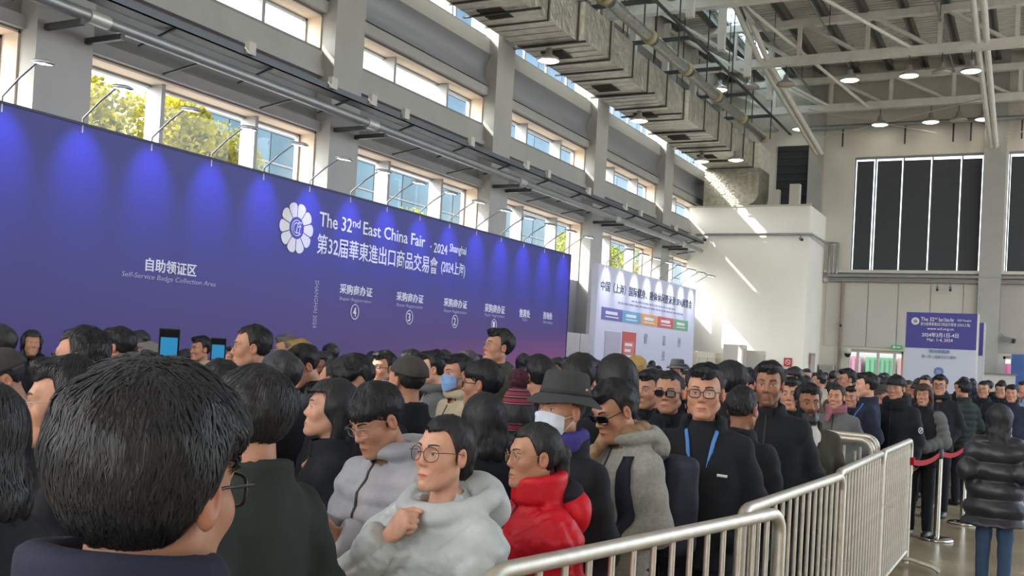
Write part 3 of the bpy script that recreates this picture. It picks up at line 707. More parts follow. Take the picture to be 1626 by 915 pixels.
# free-standing sign pillars
NAVY = mat('pillar_navy', rgb(62, 58, 140), .5)
PILW = mat('pillar_white', rgb(196, 200, 214), .5)
def M_front(x, y, z): return Matrix(((1, 0, 0, x), (0, 0, -1, y), (0, 1, 0, z), (0, 0, 0, 1)))
def ptext(s, par, m, x0, x1, y, z0, z1, **k):
    me = text_mesh(s, 0, x1 - x0, 0, z1 - z0, **k); me.materials.clear(); me.materials.append(m)
    o = ob('lettering', me, par); o['kind'] = 'stuff'; o.matrix_local = M_front(x0, y, z0)
def pillar(x0, x1, y, h, label, full):
    r = tag(empty('sign_pillar', ((x0 + x1) / 2, y, 0)), label, 'sign', 'sign pillars in the crowd')
    c = (x0 + x1) / 2
    MB().box((x0 - c, 0, 0), (x1 - c, .5, h)).build('body', PILW, r)
    MB().box((x0 - c, -.012, h - .92), (x1 - c, 0, h)).build('header_panel', NAVY, r)
    MB().box((x1 - c, .02, 0), (x1 - c + .03, .1, h)).box((x1 - c, .4, 0), (x1 - c + .03, .5, h)).build('corner_profile', GALV, r)
    if full:
        T = lambda s, a, b, z0, z1, m=LETW, **k: ptext(s, r, m, a - c, b - c, -.016, z0, z1, **k)
        T('The 32', -2.77, -2.45, 3.15, 3.25, offset=.01); T('nd', -2.44, -2.38, 3.2, 3.26); T('East China Fair', -2.34, -1.98, 3.15, 3.24, offset=.01); T('· 2024 Shanghai', -1.93, -1.58, 3.15, 3.22)
        T('第32届華東進出口商品交易會 (2024上海)', -2.77, -1.60, 3.02, 3.12)
        T('www.ecf.org.cn', -2.61, -1.98, 2.91, 2.99, offset=.01)
        T('2024年3月1日-4日', -2.73, -1.86, 2.74, 2.86, offset=.012)
        T('Mar. 1-4, 2024', -2.60, -1.99, 2.62, 2.71, offset=.01)
        T('境内采购商', -2.54, -2.05, 2.33, 2.43, mat('print_blue', rgb(96, 140, 170), .5), offset=.012)
        T('第一步：扫描下方二维码', -2.70, -1.90, 2.2, 2.28, mat('print_grey', rgb(120, 122, 132), .5))
        emblem(r, M_front(-2.9 - c, -.012, 3.14), .1, mat('petal_white', (0, 0, 0)), NAVY, LETW)
        emblem(r, M_front(-2.29 - c, 0.0, 1.86), .12, mat('print_blue2', rgb(88, 120, 176), .5), PILW, mat('print_blue2', (0, 0, 0)))
pillar(-3.12, -1.44, 28.0, 3.37, 'white sign pillar with navy header giving the fair dates', True)
pillar(-3.25, -1.42, 31.0, 3.3, 'second white sign pillar mostly hidden behind the dated one', False)
bp_ = tag(empty('blue_panel', (-.6, 39.8, 0)), 'blue display panel by the door at the picture edge', 'panel')
MB().box((-.3, 0, 0), (1.2, .1, 2.66)).build('panel', mat('display_blue', rgb(46, 84, 150), .4, noise=(1.2, .35)), bp_)
MB().box((-.32, -.02, 0), (-.3, .12, 2.68)).build('frame', WHITE, bp_)
rs = tag(empty('reception_counter', (-1.9, 37, 0)), 'low white counter beyond the sign pillars', 'counter')
MB().box((-.2, 0, 0), (1.2, .6, 1.9)).build('body', WHITE, rs); MB().box((-.25, -.05, 1.9), (1.25, .65, 1.94)).build('top', mat('counter_top', rgb(120, 120, 122), .4), rs)

# ------------------------------------------------------------------ crowd barriers and belt posts
barm = MB().tube([(0, 0, .14), (0, 0, 1.13)], .0115, 8).mesh('bar', GALV)
def barrier(p, q_, label, n=15, H=1.15):
    p = Vector((*p, 0)); q_ = Vector((*q_, 0)); d = q_ - p; L = d.length; ang = math.atan2(d.y, d.x)
    r = tag(empty('crowd_barrier', p, ang), label, 'barrier', 'galvanised crowd barriers')
    R = .09; pts = [(0, 0, .03)]
    pts += [(0, 0, H - R)] + [(R - R * math.cos(t), 0, H - R + R * math.sin(t)) for t in np.linspace(.2, 1.57, 6)]
    pts += [(L - R + R * math.sin(t), 0, H - R + R * math.cos(t)) for t in np.linspace(0, 1.4, 6)] + [(L, 0, H - R), (L, 0, .03)]
    MB().tube(pts, .026, 12).build('frame', GALV, r)
    MB().tube([(0, 0, .14), (L, 0, .14)], .016, 10).build('bottom_rail', GALV, r)
    for i in range(1, n): ob('bar', barm, r, (L * i / n, 0, 0))
    for x in (.12, L - .12):
        f = MB().tube([(x, -.3, .012), (x, -.24, .05), (x, -.05, .09), (x, .05, .09), (x, .24, .05), (x, .3, .012)], .019, 8); f.build('foot', GALV, r)
    return r
barrier((-1.32, 2.42), (-0.94, 4.31), 'galvanised steel barrier in front of the women in grey and red')
barrier((-1.08, 4.21), (-0.99, 6.10), 'galvanised steel barrier beside the man with glasses and lanyard')
barrier((-1.03, 6.21), (-1.03, 8.08), 'galvanised steel barrier, third along the line from the camera')
barrier((-1.03, 8.13), (-1.02, 9.92), 'galvanised steel barrier ending the line by the red belt')
barrier((-3.1, 8.75), (-1.13, 8.30), 'galvanised barrier set across behind the bearded man', 15, 1.22)
barrier((-3.2, 9.40), (-1.16, 8.78), 'second galvanised barrier set across behind the line end', 15, 1.22)
for k, (x, y, z) in enumerate(((-1.01, 6.15, .66), (-1.02, 8.10, .76))):
    c = MB().tube([(x + .03 * math.cos(t) + .0, y + .05 * math.sin(t), z) for t in np.linspace(0, 6.0, 14)], .003, 4); c.tube([(x + .03, y, z), (x + .1, y - .03, z - .01)], .002, 4)
    tag(c.build('cable_tie', LETW), ('white cable tie joining the second and third barriers', 'white cable tie joining the last two barriers in line')[k], 'cable tie')
tg = MB().box((-1.05, 9.88, .93), (-.98, 9.96, 1.0)); tag(tg.build('red_tape', mat('belt_red', rgb(158, 18, 32), .75, spec=.2)), 'red tape round the last barrier post', 'tape')
BELT = mat('belt_red', (0, 0, 0))
def belt_post(x, y, label, targets):
    r = tag(empty('belt_post', (x, y, 0)), label, 'stanchion', 'chrome belt posts')
    MB().lathe([(0, .045), (.04, .042), (.15, .03), (.17, .02), (.175, 0), (0, 0)], n=28).build('base', CHROME, r)
    MB().tube([(0, 0, .03), (0, 0, .95)], .031, 16).build('post', CHROME, r)
    MB().lathe([(0, .98), (.036, .975), (.038, .88), (.031, .87)], n=16).build('head', DARKSTEEL, r)
    for tx, ty, tz in targets:
        m_ = MB(); n = 8; vs = []
        for i in range(n + 1):
            t = i / n; sag = .05 * 4 * t * (1 - t)
            z = .92 + (tz - .92) * t - sag
            vs += [((tx - x) * t, (ty - y) * t, z - .026), ((tx - x) * t, (ty - y) * t, z + .026)]
        nrm = Vector((-(ty - y), tx - x, 0)).normalized() * .0015
        vs2 = [tuple(Vector(v) + nrm) for v in vs]; k = len(vs)
        fs = [(2 * i, 2 * i + 2, 2 * i + 3, 2 * i + 1) for i in range(n)]
        fs += [tuple(j + k for j in f[::-1]) for f in fs] + [(2 * i + 1, 2 * i + 3, 2 * i + 3 + k, 2 * i + 1 + k) for i in range(n)] + [(2 * i + 2, 2 * i, 2 * i + k, 2 * i + 2 + k) for i in range(n)]
        m_.add(vs + vs2, fs, False); m_.build('belt', BELT, r)
    return r
belt_post(-.91, 11.75, 'chrome belt post nearer the barriers with red belt', [(-1.02, 9.95, .96)])
belt_post(-.75, 13.3, 'chrome belt post behind the woman in the black puffer coat', [(-.88, 11.8, .92), (.6, 14.4, .92)])

# ------------------------------------------------------------------ outside: trees and office buildings
def leaf_crown(c, r, n, seed, ls=.16):
    rng = np.random.default_rng(seed)
    m = 14; cc = rng.normal(size=(m, 3)); cc /= np.linalg.norm(cc, axis=1)[:, None]; cc *= rng.uniform(.2, .8, (m, 1)); cr = rng.uniform(.35, .6, m)
    k = rng.integers(0, m, n); d = rng.normal(size=(n, 3)); d /= np.linalg.norm(d, axis=1)[:, None]
    p = (cc[k] + d * (cr[k] * rng.uniform(.5, 1, n) ** .4)[:, None]) * np.array(r) + np.array(c)
    a = rng.normal(size=(n, 3)); a /= np.linalg.norm(a, axis=1)[:, None]; b = np.cross(a, rng.normal(size=(n, 3))); b /= np.linalg.norm(b, axis=1)[:, None]
    s = rng.uniform(.6, 1.2, (n, 1)) * ls
    v = np.stack([p - a * s * .5, p + b * s * .35, p + a * s * .5, p - b * s * .35], 1).reshape(-1, 3)
    me = bpy.data.meshes.new('crown'); f = np.arange(4 * n).reshape(-1, 4)
    me.from_pydata(v.tolist(), [], f.tolist()); return me
def leaf_mat(name, c1, c2):
    m = bpy.data.materials.new(name); m.use_nodes = True; nt = m.node_tree; b = nt.nodes['Principled BSDF']
    tc = nt.nodes.new('ShaderNodeTexCoord'); n = nt.nodes.new('ShaderNodeTexNoise'); n.inputs['Scale'].default_value = 2.2; n.inputs['Detail'].default_value = 6
    nt.links.new(tc.outputs['Object'], n.inputs['Vector']); cr = nt.nodes.new('ShaderNodeValToRGB'); cr.color_ramp.elements[0].position = .35; cr.color_ramp.elements[1].position = .65
    cr.color_ramp.elements[0].color = (*c1, 1); cr.color_ramp.elements[1].color = (*c2, 1); nt.links.new(n.outputs['Fac'], cr.inputs[0]); nt.links.new(cr.outputs[0], b.inputs['Base Color'])
    b.inputs['Roughness'].default_value = .6; b.inputs['Transmission Weight'].default_value = 0
    tr_ = nt.nodes.new('ShaderNodeBsdfTranslucent'); nt.links.new(cr.outputs[0], tr_.inputs[0]); mx = nt.nodes.new('ShaderNodeMixShader'); mx.inputs[0].default_value = .4
    o = nt.nodes['Material Output']; nt.links.new(b.outputs[0], mx.inputs[1]); nt.links.new(tr_.outputs[0], mx.inputs[2]); nt.links.new(mx.outputs[0], o.inputs[0])
    return m
LEAFY = leaf_mat('yellow_leaves', rgb(112, 112, 26), rgb(196, 182, 48)); LEAFG = leaf_mat('green_leaves', rgb(96, 112, 40), rgb(170, 170, 70))
BARK = mat('bark', rgb(92, 80, 66), .9, noise=(6, .2), bump=(12, .5, .03))
for k, (x, y, z, r, n, m_, lab) in enumerate(((-19.5, 14.7, 5.6, (2.2, 2.9, 2.9), 30000, LEAFY, 'yellow-leaved tree outside the first window, nearer of two'), (-19.5, 19.4, 5.4, (2.0, 2.4, 2.6), 26000, LEAFY, 'yellow-leaved tree outside the first window, farther of two'),
        (-20.0, 31.5, 4.6, (2, 2.4, 2.4), 7000, LEAFY, 'yellow tree low outside the second window'), (-20.5, 38.5, 4.4, (2, 2.4, 2.3), 7000, LEAFG, 'green tree outside the third window'), (-20.5, 46.0, 5.6, (2, 3.0, 2.6), 9000, LEAFG, 'green tree outside the window above the white board'), (-20.5, 53.0, 5.6, (2, 2.6, 2.6), 7000, LEAFY, 'yellow-green tree outside the last window by the block'))):
    r_ = tag(empty('tree', (x, y, -.2)), lab, 'tree', 'trees outside the side windows')
    me = leaf_crown((0, 0, z + .2), r, n, 40 + k); me.materials.append(m_); ob('crown', me, r_)
    MB().tube([(0, 0, 0), (.1, .05, 2), (0, .1, z)], [.18, .14, .06], 8).build('trunk', BARK, r_)
    bb = MB()
    for a in range(5):
        t = a * 1.3; bb.tube([(0, .05, z - 1.6 + .2 * a), (1.2 * math.cos(t), 1.3 * math.sin(t), z + .3 + .25 * a)], [.06, .02], 6)
    bb.build('branches', BARK, r_)
PANE1 = mat('facade_glass', rgb(74, 98, 108), .15, metal=.3, noise=(.25, .35)); PANE2 = mat('facade_glass_dark', rgb(76, 104, 120), .12, metal=.4, noise=(.3, .3))
FAC = mat('facade_stone', rgb(150, 150, 146), .7)
def office(y0, y1, z0, z1, x, pw, ph, label, pm_):
    r = tag(empty('office_building', (x, (y0 + y1) / 2, -.2)), label, 'building'); yc = (y0 + y1) / 2
    MB().box((-14, y0 - yc, 0), (0, y1 - yc, z1)).build('shell', FAC, r)
    pme = MB().box((-.02, .06, .06), (.05, pw - .06, ph - .06)).mesh('pane', pm_)
    rows = int((z1 - z0) / ph); cols = int((y1 - y0) / pw)
    for i in range(cols):
        for j in range(rows): ob('pane', pme, r, (0, y0 - yc + i * pw, z0 + j * ph))
    for j in range(rows + 1): MB().box((0, y0 - yc, z0 + j * ph - .05), (.14, y1 - yc, z0 + j * ph + .05)).build('ledge', FAC, r)
office(36, 114, 3.0, 13.4, -38, 3.25, 1.73, 'low glass office building behind the trees', PANE1)
office(86, 186, 13.6, 42, -54, 6.6, 4.7, 'tall blue glass tower seen through the upper windows', PANE2)
# coloured hoardings outside the end doors
for k, (x0, x1, c, lab) in enumerate(((-8.5, -6.9, (214, 150, 176), 'pink container outside the entrance door'), (-6.7, -5.6, (130, 190, 150), 'green container outside the entrance door'), (-5.4, -3.6, (220, 170, 170), 'pale red container outside the entrance door'), (-1.4, .8, (214, 96, 160), 'magenta container outside the door at the picture edge'))):
    r = tag(empty('container', ((x0 + x1) / 2, 46, -.2)), lab, 'container', 'coloured containers outside the doors'); w_ = (x1 - x0) / 2
    MB().box((-w_, 0, 0), (w_, 2.4, 2.6)).build('body', mat('cont_%d' % k, rgb(*c), .5), r)
    rb_ = MB()
    for i in range(int(w_ * 2 / .2)): rb_.box((-w_ + .05 + i * .2, -.04, .1), (-w_ + .15 + i * .2, 0, 2.5))
    rb_.build('ribs', mat('cont_%d' % k, (0, 0, 0)), r)

# ------------------------------------------------------------------ people: implicit surfaces meshed with surface nets
f32 = np.float32
def smin(a, b, k):
    h = np.clip(.5 + .5 * (b - a) / k, 0, 1); return b + (a - b) * h - k * h * (1 - h)
def smax(a, b, k): return -smin(-a, -b, k)
def ell(X, Y, Z, c, r):
    x, y, z = (X - c[0]) / r[0], (Y - c[1]) / r[1], (Z - c[2]) / r[2]
    k0 = np.sqrt(x * x + y * y + z * z); k1 = np.sqrt((x / r[0]) ** 2 + (y / r[1]) ** 2 + (z / r[2]) ** 2) + 1e-6
    return k0 * (k0 - 1) / k1
def cap(X, Y, Z, a, b, r1, r2=None, tt=False):
    r2 = r1 if r2 is None else r2
    d = (b[0] - a[0], b[1] - a[1], b[2] - a[2]); L = d[0] ** 2 + d[1] ** 2 + d[2] ** 2 + 1e-9
    t = np.clip(((X - a[0]) * d[0] + (Y - a[1]) * d[1] + (Z - a[2]) * d[2]) / L, 0, 1)
    q = np.sqrt((X - a[0] - d[0] * t) ** 2 + (Y - a[1] - d[1] * t) ** 2 + (Z - a[2] - d[2] * t) ** 2) - (r1 + (r2 - r1) * t)
    return (q, t * math.sqrt(L)) if tt else q
def grid(lo, hi, h):
    ax = [np.arange(lo[i], hi[i] + h, h, dtype=f32) for i in range(3)]
    return np.meshgrid(*ax, indexing='ij')
def nets(D, lo, h):
    nx, ny, nz = D.shape
    offs = [(i, j, k) for i in (0, 1) for j in (0, 1) for k in (0, 1)]
    cs = [D[i:nx - 1 + i, j:ny - 1 + j, k:nz - 1 + k] for i, j, k in offs]
    ins = np.zeros(cs[0].shape, np.int8)
    for c in cs: ins += (c < 0)
    mask = (ins > 0) & (ins < 8)
    idx = np.full(mask.shape, -1, np.int64); cells = np.argwhere(mask); idx[mask] = np.arange(len(cells))
    vals = np.stack([c[mask] for c in cs], 1)
    acc = np.zeros((len(cells), 3)); cnt = np.zeros(len(cells))
    for a in range(8):
        for b in range(a + 1, 8):
            oa, ob_ = np.array(offs[a]), np.array(offs[b])
            if np.abs(oa - ob_).sum() != 1: continue
            va, vb = vals[:, a], vals[:, b]; m = (va < 0) != (vb < 0)
            t = np.where(m, va / np.where(m, va - vb, 1), 0)
            acc += m[:, None] * (oa + t[:, None] * (ob_ - oa)); cnt += m
    v = np.array(lo) + h * (cells + acc / cnt[:, None])
    S = D < 0; fs = []
    for ax in range(3):
        sl0 = [slice(1, -1)] * 3; sl1 = [slice(1, -1)] * 3
        sl0[ax] = slice(0, -1); sl1[ax] = slice(1, None)
        s0 = S[tuple(sl0)]; s1 = S[tuple(sl1)]
        e = np.argwhere(s0 != s1); flip = s0[s0 != s1]
        e = e + np.array([0 if i == ax else 1 for i in range(3)])
        u, w = [(1, 2), (2, 0), (0, 1)][ax]
        du = np.zeros(3, int); du[u] = 1; dw = np.zeros(3, int); dw[w] = 1
        g = lambda q: idx[q[:, 0], q[:, 1], q[:, 2]]
        a, b, c, d = g(e - du - dw), g(e - dw), g(e), g(e - du)
        qd = np.stack([a, b, c, d], 1)
        qd[~flip] = qd[~flip][:, ::-1]
        fs.append(qd)
    f = np.concatenate(fs); f = f[(f >= 0).all(1)]
    return v.astype(f32), f
class Geo:
    """vertex / face / colour arrays that can be joined"""
    def __init__(s): s.V = []; s.F = []; s.C = []; s.n = 0
    def add(s, v, f, col):
        v = np.asarray(v, f32).reshape(-1, 3); c = np.empty((len(v), 3), f32); c[:] = col
        for q in f if isinstance(f, list) else [f]:
            q = np.asarray(q); s.F.append(q + s.n)
        s.V.append(v); s.C.append(c); s.n += len(v)
        return s
    def mesh(s, name, m, color=True):
        v = np.concatenate(s.V); me = bpy.data.meshes.new(name)
        loops = []; starts = []; tot = 0
        for q in s.F:
            k = q.shape[1]; loops.append(q.ravel()); starts.append(tot + k * np.arange(len(q))); tot += q.size
        loops = np.concatenate(loops); starts = np.concatenate(starts)
        me.vertices.add(len(v)); me.vertices.foreach_set('co', v.ravel())
        me.loops.add(len(loops)); me.loops.foreach_set('vertex_index', loops.astype(np.int32))
        me.polygons.add(len(starts)); me.polygons.foreach_set('loop_start', starts.astype(np.int32))
        me.polygons.foreach_set('use_smooth', np.ones(len(starts), bool))
        me.update(calc_edges=True); me.validate()
        if color:
            at = me.color_attributes.new('Col', 'FLOAT_COLOR', 'POINT'); c = np.ones((len(v), 4), f32); c[:, :3] = np.concatenate(s.C); at.data.foreach_set('color', c.ravel())
        for q in (m if isinstance(m, list) else [m]): me.materials.append(q)
        return me
def xf(v, R, t): return v @ np.array(R.to_3x3(), f32).T + np.array(t, f32)
class Fld:
    def __init__(s, D, lo, h): s.D = D; s.lo = np.array(lo, f32); s.h = h
    def __call__(s, p):
        q = (np.asarray(p, f32) - s.lo) / s.h; n = np.array(s.D.shape) - 2
        i = np.clip(np.floor(q).astype(int), 0, n); t = np.clip(q - i, 0, 1); r = 0
        for a in (0, 1):
            for b in (0, 1):
                for c in (0, 1):
                    w = (t[:, 0] if a else 1 - t[:, 0]) * (t[:, 1] if b else 1 - t[:, 1]) * (t[:, 2] if c else 1 - t[:, 2])
                    r = r + w * s.D[i[:, 0] + a, i[:, 1] + b, i[:, 2] + c]
        return r
    def grad(s, p):
        e = s.h; g = np.stack([s(p + d) - s(p - d) for d in np.eye(3, dtype=f32) * e], 1); return g / (np.linalg.norm(g, axis=1)[:, None] + 1e-9)
    def front(s, x, z, sgn=1):
        """largest (or smallest) y on the surface above (x, z)"""
        x = np.asarray(x, f32); z = np.asarray(z, f32); ny = s.D.shape[1]; ys = s.lo[1] + s.h * np.arange(ny, dtype=f32)
        out = np.zeros(len(x), f32)
        for i in range(len(x)):
            p = np.stack([np.full(ny, x[i], f32), ys, np.full(ny, z[i], f32)], 1); d = s(p)
            k = np.where(d < 0)[0]
            if len(k) == 0: out[i] = 0; continue
            if sgn > 0:
                j = k[-1]; out[i] = ys[j] + (s.h * d[j] / (d[j] - d[j + 1]) if j + 1 < ny and d[j + 1] > 0 else 0)
            else:
                j = k[0]; out[i] = ys[j] - (s.h * d[j] / (d[j] - d[j - 1]) if j > 0 and d[j - 1] > 0 else 0)
        return out
def wob(X, Y, Z, s, ph=0.0):
    return (np.sin(X * s + 1.3 + ph + 2 * np.sin(Z * s * .6 + ph)) * np.sin(Y * s * 1.1 + .7 + 1.5 * np.sin(X * s * .7)) + .6 * np.sin(Z * s * 1.3 + 2 * np.sin(Y * s * .8 + ph) + X * s * .5)) * .6
# ---- heads (origin between the ears, facing +Y)
HLO, HHI = (-.115, -.135, -.23), (.115, .15, .15)
SHAPES = {'man': dict(w=1.0, jaw=1.0, nose=1.0, ch=1.0), 'woman': dict(w=.95, jaw=.86, nose=.82, ch=1.0), 'round': dict(w=1.06, jaw=1.1, nose=1.0, ch=1.15), 'lean': dict(w=.96, jaw=.95, nose=1.25, ch=.85)}
HEADC = {}
def head_geo(shape, h):
    """skin surface and its field"""
    key = (shape, h)
    if key in HEADC: return HEADC[key]
    q = SHAPES[shape]; w, jw, ns, chk = q['w'], q['jaw'], q['nose'], q['ch']
    X, Y, Z = grid(HLO, HHI, h); A = np.abs(X)
    d = ell(X, Y, Z, (0, -.014, .036), (.074 * w, .094, .086))
    d = smin(d, ell(X, Y, Z, (0, .026, -.028), (.061 * w, .062, .080)), .03)
    d = smin(d, cap(A, Y, Z, (.046 * jw * w, -.004, -.055), (.016 * jw, .062, -.098), .022, .018), .03)
    d = smin(d, ell(X, Y, Z, (0, .074, -.098), (.021 * jw, .017, .017)), .022)
    d = smin(d, ell(A, Y, Z, (.040 * w, .055, -.022), (.022 * chk, .020, .022)), .024)
    d = smin(d, cap(A, Y, Z, (.010, .076, .026), (.040, .066, .028), .012, .011), .018)
    d = smax(d, -ell(A, Y, Z, (.031, .093, .004), (.019, .017, .011)), .012)
    d = smin(d, ell(A, Y, Z, (.031, .0685, .002), (.0165, .0145, .0125)), .004)
    nz = smin(cap(X, Y, Z, (0, .080, .012), (0, .0985 + .006 * (ns - 1), -.026), .0065 * ns, .0105 * ns), ell(A, Y, Z, (.011 * ns, .090, -.031), (.0085 * ns, .010, .0075)), .008)
    d = smin(d, nz, .010)
    d = smin(d, ell(X, Y, Z, (0, .078, -.068), (.026, .014, .018)), .014)
    d = smax(d, -cap(A, Y, Z, (0, .0965, -.0675), (.021, .086, -.0685), .0018, .001), .004)
    d = smax(d, -ell(X, Y, Z, (0, .099, -.085), (.018, .007, .005)), .008)
    d = smin(d, cap(X, Y, Z, (0, -.022, -.03), (0, -.042, -.26), .049 * (1 if shape != 'woman' else .86), .056 * (1 if shape != 'woman' else .86)), .022)
    ear = smax(ell(A, Y, Z, (.080 * w, -.010, -.004), (.010, .019, .032)), -ell(A, Y, Z, (.090 * w, -.006, .000), (.009, .010, .019)), .005)
    d = smin(d, ear, .008)
    v, f = nets(d, HLO, h)
    HEADC[key] = (v, f, Fld(d, HLO, h))
    return HEADC[key]
SKIN = attr_mat('skin', .48, .05, 60)
SKIN.node_tree.nodes['Principled BSDF'].inputs['Subsurface Weight'].default_value = 0.0
def patch(geo, fld, xs, zs, off, col, flat=None):
    """grid patch (rows x cols of x,z) laid on the front of the face"""
    xs = np.asarray(xs, f32); zs = np.asarray(zs, f32); r, c = xs.shape
    y = fld.front(xs.ravel(), zs.ravel()) + off
    v = np.stack([xs.ravel(), y, zs.ravel()], 1); i = np.arange(r * c).reshape(r, c)
    q = np.stack([i[:-1, :-1].ravel(), i[:-1, 1:].ravel(), i[1:, 1:].ravel(), i[1:, :-1].ravel()], 1)
    geo.append((v, q, col))
def face_features(fld, tone, lip, brow, closed=False, brow_th=1.0, lod=1):
    out = []; n = 9 if lod else 5
    for s in (-1, 1):
        t = np.linspace(0, 1, n)
        bx = s * (.013 + .036 * t); bz = .0265 + .0055 * np.sin(t * 2.4) ; th = .0042 * brow_th * (1 - .65 * t) + .0006
        patch(out, fld, np.stack([bx, bx]), np.stack([bz - th, bz + th]), .0012, brow)
        ex = s * .0315 + np.linspace(-.0135, .0135, n); u = (ex - s * .0315) / .0137
        up = .0042 * np.sqrt(np.clip(1 - u ** 2, 0, 1)) + .0024; lo = .0024 - .0042 * np.sqrt(np.clip(1 - u ** 2, 0, 1))
        tl = s * u * .0012
        if not closed:
            patch(out, fld, np.stack([ex, ex, ex]), np.stack([lo + tl, (lo + up) / 2 + tl, up + tl]), .0008, (.42, .40, .38))
            a = np.linspace(-1, 1, 5); ix = s * .0315 + .0052 * a; iu = (ix - s * .0315) / .0137
            patch(out, fld, np.stack([ix, ix]), np.stack([.0024 - .0040 * np.sqrt(1 - a ** 2 * .96), .0024 + .0043 * np.sqrt(1 - a ** 2 * .9)]), .0014, (.012, .009, .007))
        patch(out, fld, np.stack([ex, ex]), np.stack([up + tl - .0004, up + tl + .0018]), .0016, (.02, .015, .013))
    lx = np.linspace(-.0225, .0225, n); u = lx / .0225
    mid = -.0675 - .001 * u ** 2
    upz = mid + .0062 * (1 - u ** 2) * (1 - .25 * np.exp(-(u * 6) ** 2)); loz = mid - .0085 * (1 - u ** 2) ** .8
    patch(out, fld, np.stack([lx, lx]), np.stack([mid, upz]), .0008, tuple(np.array(tone) * lip))
    patch(out, fld, np.stack([lx, lx, lx]), np.stack([loz, (loz + mid) / 2, mid]), .0008, tuple(np.array(tone) * lip * 1.08))
    patch(out, fld, np.stack([lx, lx]), np.stack([mid - .0007, mid + .0007]), .0012, tuple(np.array(tone) * .25))
    return out
# ---- hair
HAIRC = {}
def hair_geo(kind, h):
    key = (kind, h)
    if key in HAIRC: return HAIRC[key]
    lo = (-.15, -.19, -.45 if kind in ('long', 'pony', 'bob') else -.2); hi = (.15, .15, .2)
    X, Y, Z = grid(lo, hi, h); A = np.abs(X)
    base = ell(X, Y, Z, (0, -.014, .036), (.074, .094, .086)); w = wob(X, Y, Z, 55) ; w2 = wob(X, Y, Z, 120, 1.)
    face = ell(X, Y, Z, (0, .026, -.028), (.064, .065, .082))
    head = smin(base, face, .03)
    ss = lambda a, b, v: np.clip((v - a) / (b - a), 0, 1) ** 2 * (3 - 2 * np.clip((v - a) / (b - a), 0, 1))
    if kind in ('short', 'crew', 'fringe', 'swept', 'thin', 'mop'):
        T = {'short': .020, 'crew': .010, 'fringe': .019, 'swept': .022, 'thin': .012, 'mop': .027}[kind]
        low = {'short': .006, 'crew': .004, 'fringe': .010, 'swept': .006, 'thin': .006, 'mop': .018}[kind]
        th = low + (T - low) * ss(-.02, .07, Z) + .005 * w * ss(0, .08, Z) + .0025 * w2
        if kind in ('swept', 'short'): th = th + .012 * ss(.03, .08, Y) * ss(.05, .1, Z)
        fl = {'short': .072, 'crew': .074, 'fringe': .034, 'swept': .070, 'thin': .086, 'mop': .040}[kind]
        top = (fl + .011 * w2 - Z) if kind in ('fringe', 'mop') else (fl + .008 * w2 - Z + .25 * np.clip(A - .03, 0, 1))
        nape = {'mop': -.105, 'fringe': -.075}.get(kind, -.06)
        back = np.maximum(Y - (.012 + .25 * (Z - .03)), nape - Z + .004 * w2)
        back = np.maximum(back, -(ell(A, Y, Z, (.082, -.004, -.008), (.03, .021, .036))) if kind != 'mop' else back)
        hl = smin(top, back, .012); d = smax(base - np.maximum(th, .003) * np.clip(.22 - hl / .040, .22, 1), hl, .008)
    else:
        L = {'long': -.36, 'pony': -.08, 'bob': -.17, 'bun': -.06, 'tied': -.07}[kind]
        th = (.020 if kind in ('long', 'bob') else .010) + .003 * w + .002 * w2
        d = base - th
        if kind in ('long', 'bob'):
            drape = cap(X * .80, Y, Z, (0, -.030, .02), (0, -.062, L + .05), .080, .060 if kind == 'long' else .078) + .008 * w + .003 * w2
            d = smin(d, drape, .03)
            d = smax(d, L + .02 * w - Z, .02)
        top = np.maximum(Y - .085 + .45 * (.095 - Z), -1)      # hairline tilts back from the crown
        side = Y - (.030 - .05 * ss(.0, -.06, Z)) if kind in ('long', 'bob') else Y - (.014 + .28 * (Z - .02))
        fr = smin(.066 + .12 * A - Z + .003 * w2, side, .012)
        if kind in ('pony', 'bun', 'tied'):
            fr = smin(.080 - .9 * np.clip(A - .035, 0, .04) * 0 + .10 * A - Z + .002 * w2, np.maximum(Y - (.016 + .42 * (Z - .02)), L - Z), .012)
            fr = np.maximum(fr, -ell(A, Y, Z, (.082, -.004, -.010), (.028, .020, .034)))
        if kind in ('pony', 'bun', 'tied'): d = base - np.maximum(th, .003) * np.clip(.2 - fr / .04, .2, 1)
        d = smax(d, fr, .008)
        if kind in ('pony', 'tied'):
            d = smin(d, ell(X, Y, Z, (0, -.115, .02), (.03, .03, .03)), .015)
            pz = -.30 if kind == 'pony' else -.14
            d = smin(d, cap(X, Y, Z, (0, -.12, .01), (.01, -.135, pz), .03, .014) + .004 * w2, .02)
        if kind == 'bun':
            d = smin(d, ell(X, Y, Z, (0, -.125, .03), (.045, .04, .042)) + .003 * w2, .01)
    v, f = nets(d, lo, h)
    HAIRC[key] = (v, f, Fld(d, lo, h))
    return HAIRC[key]
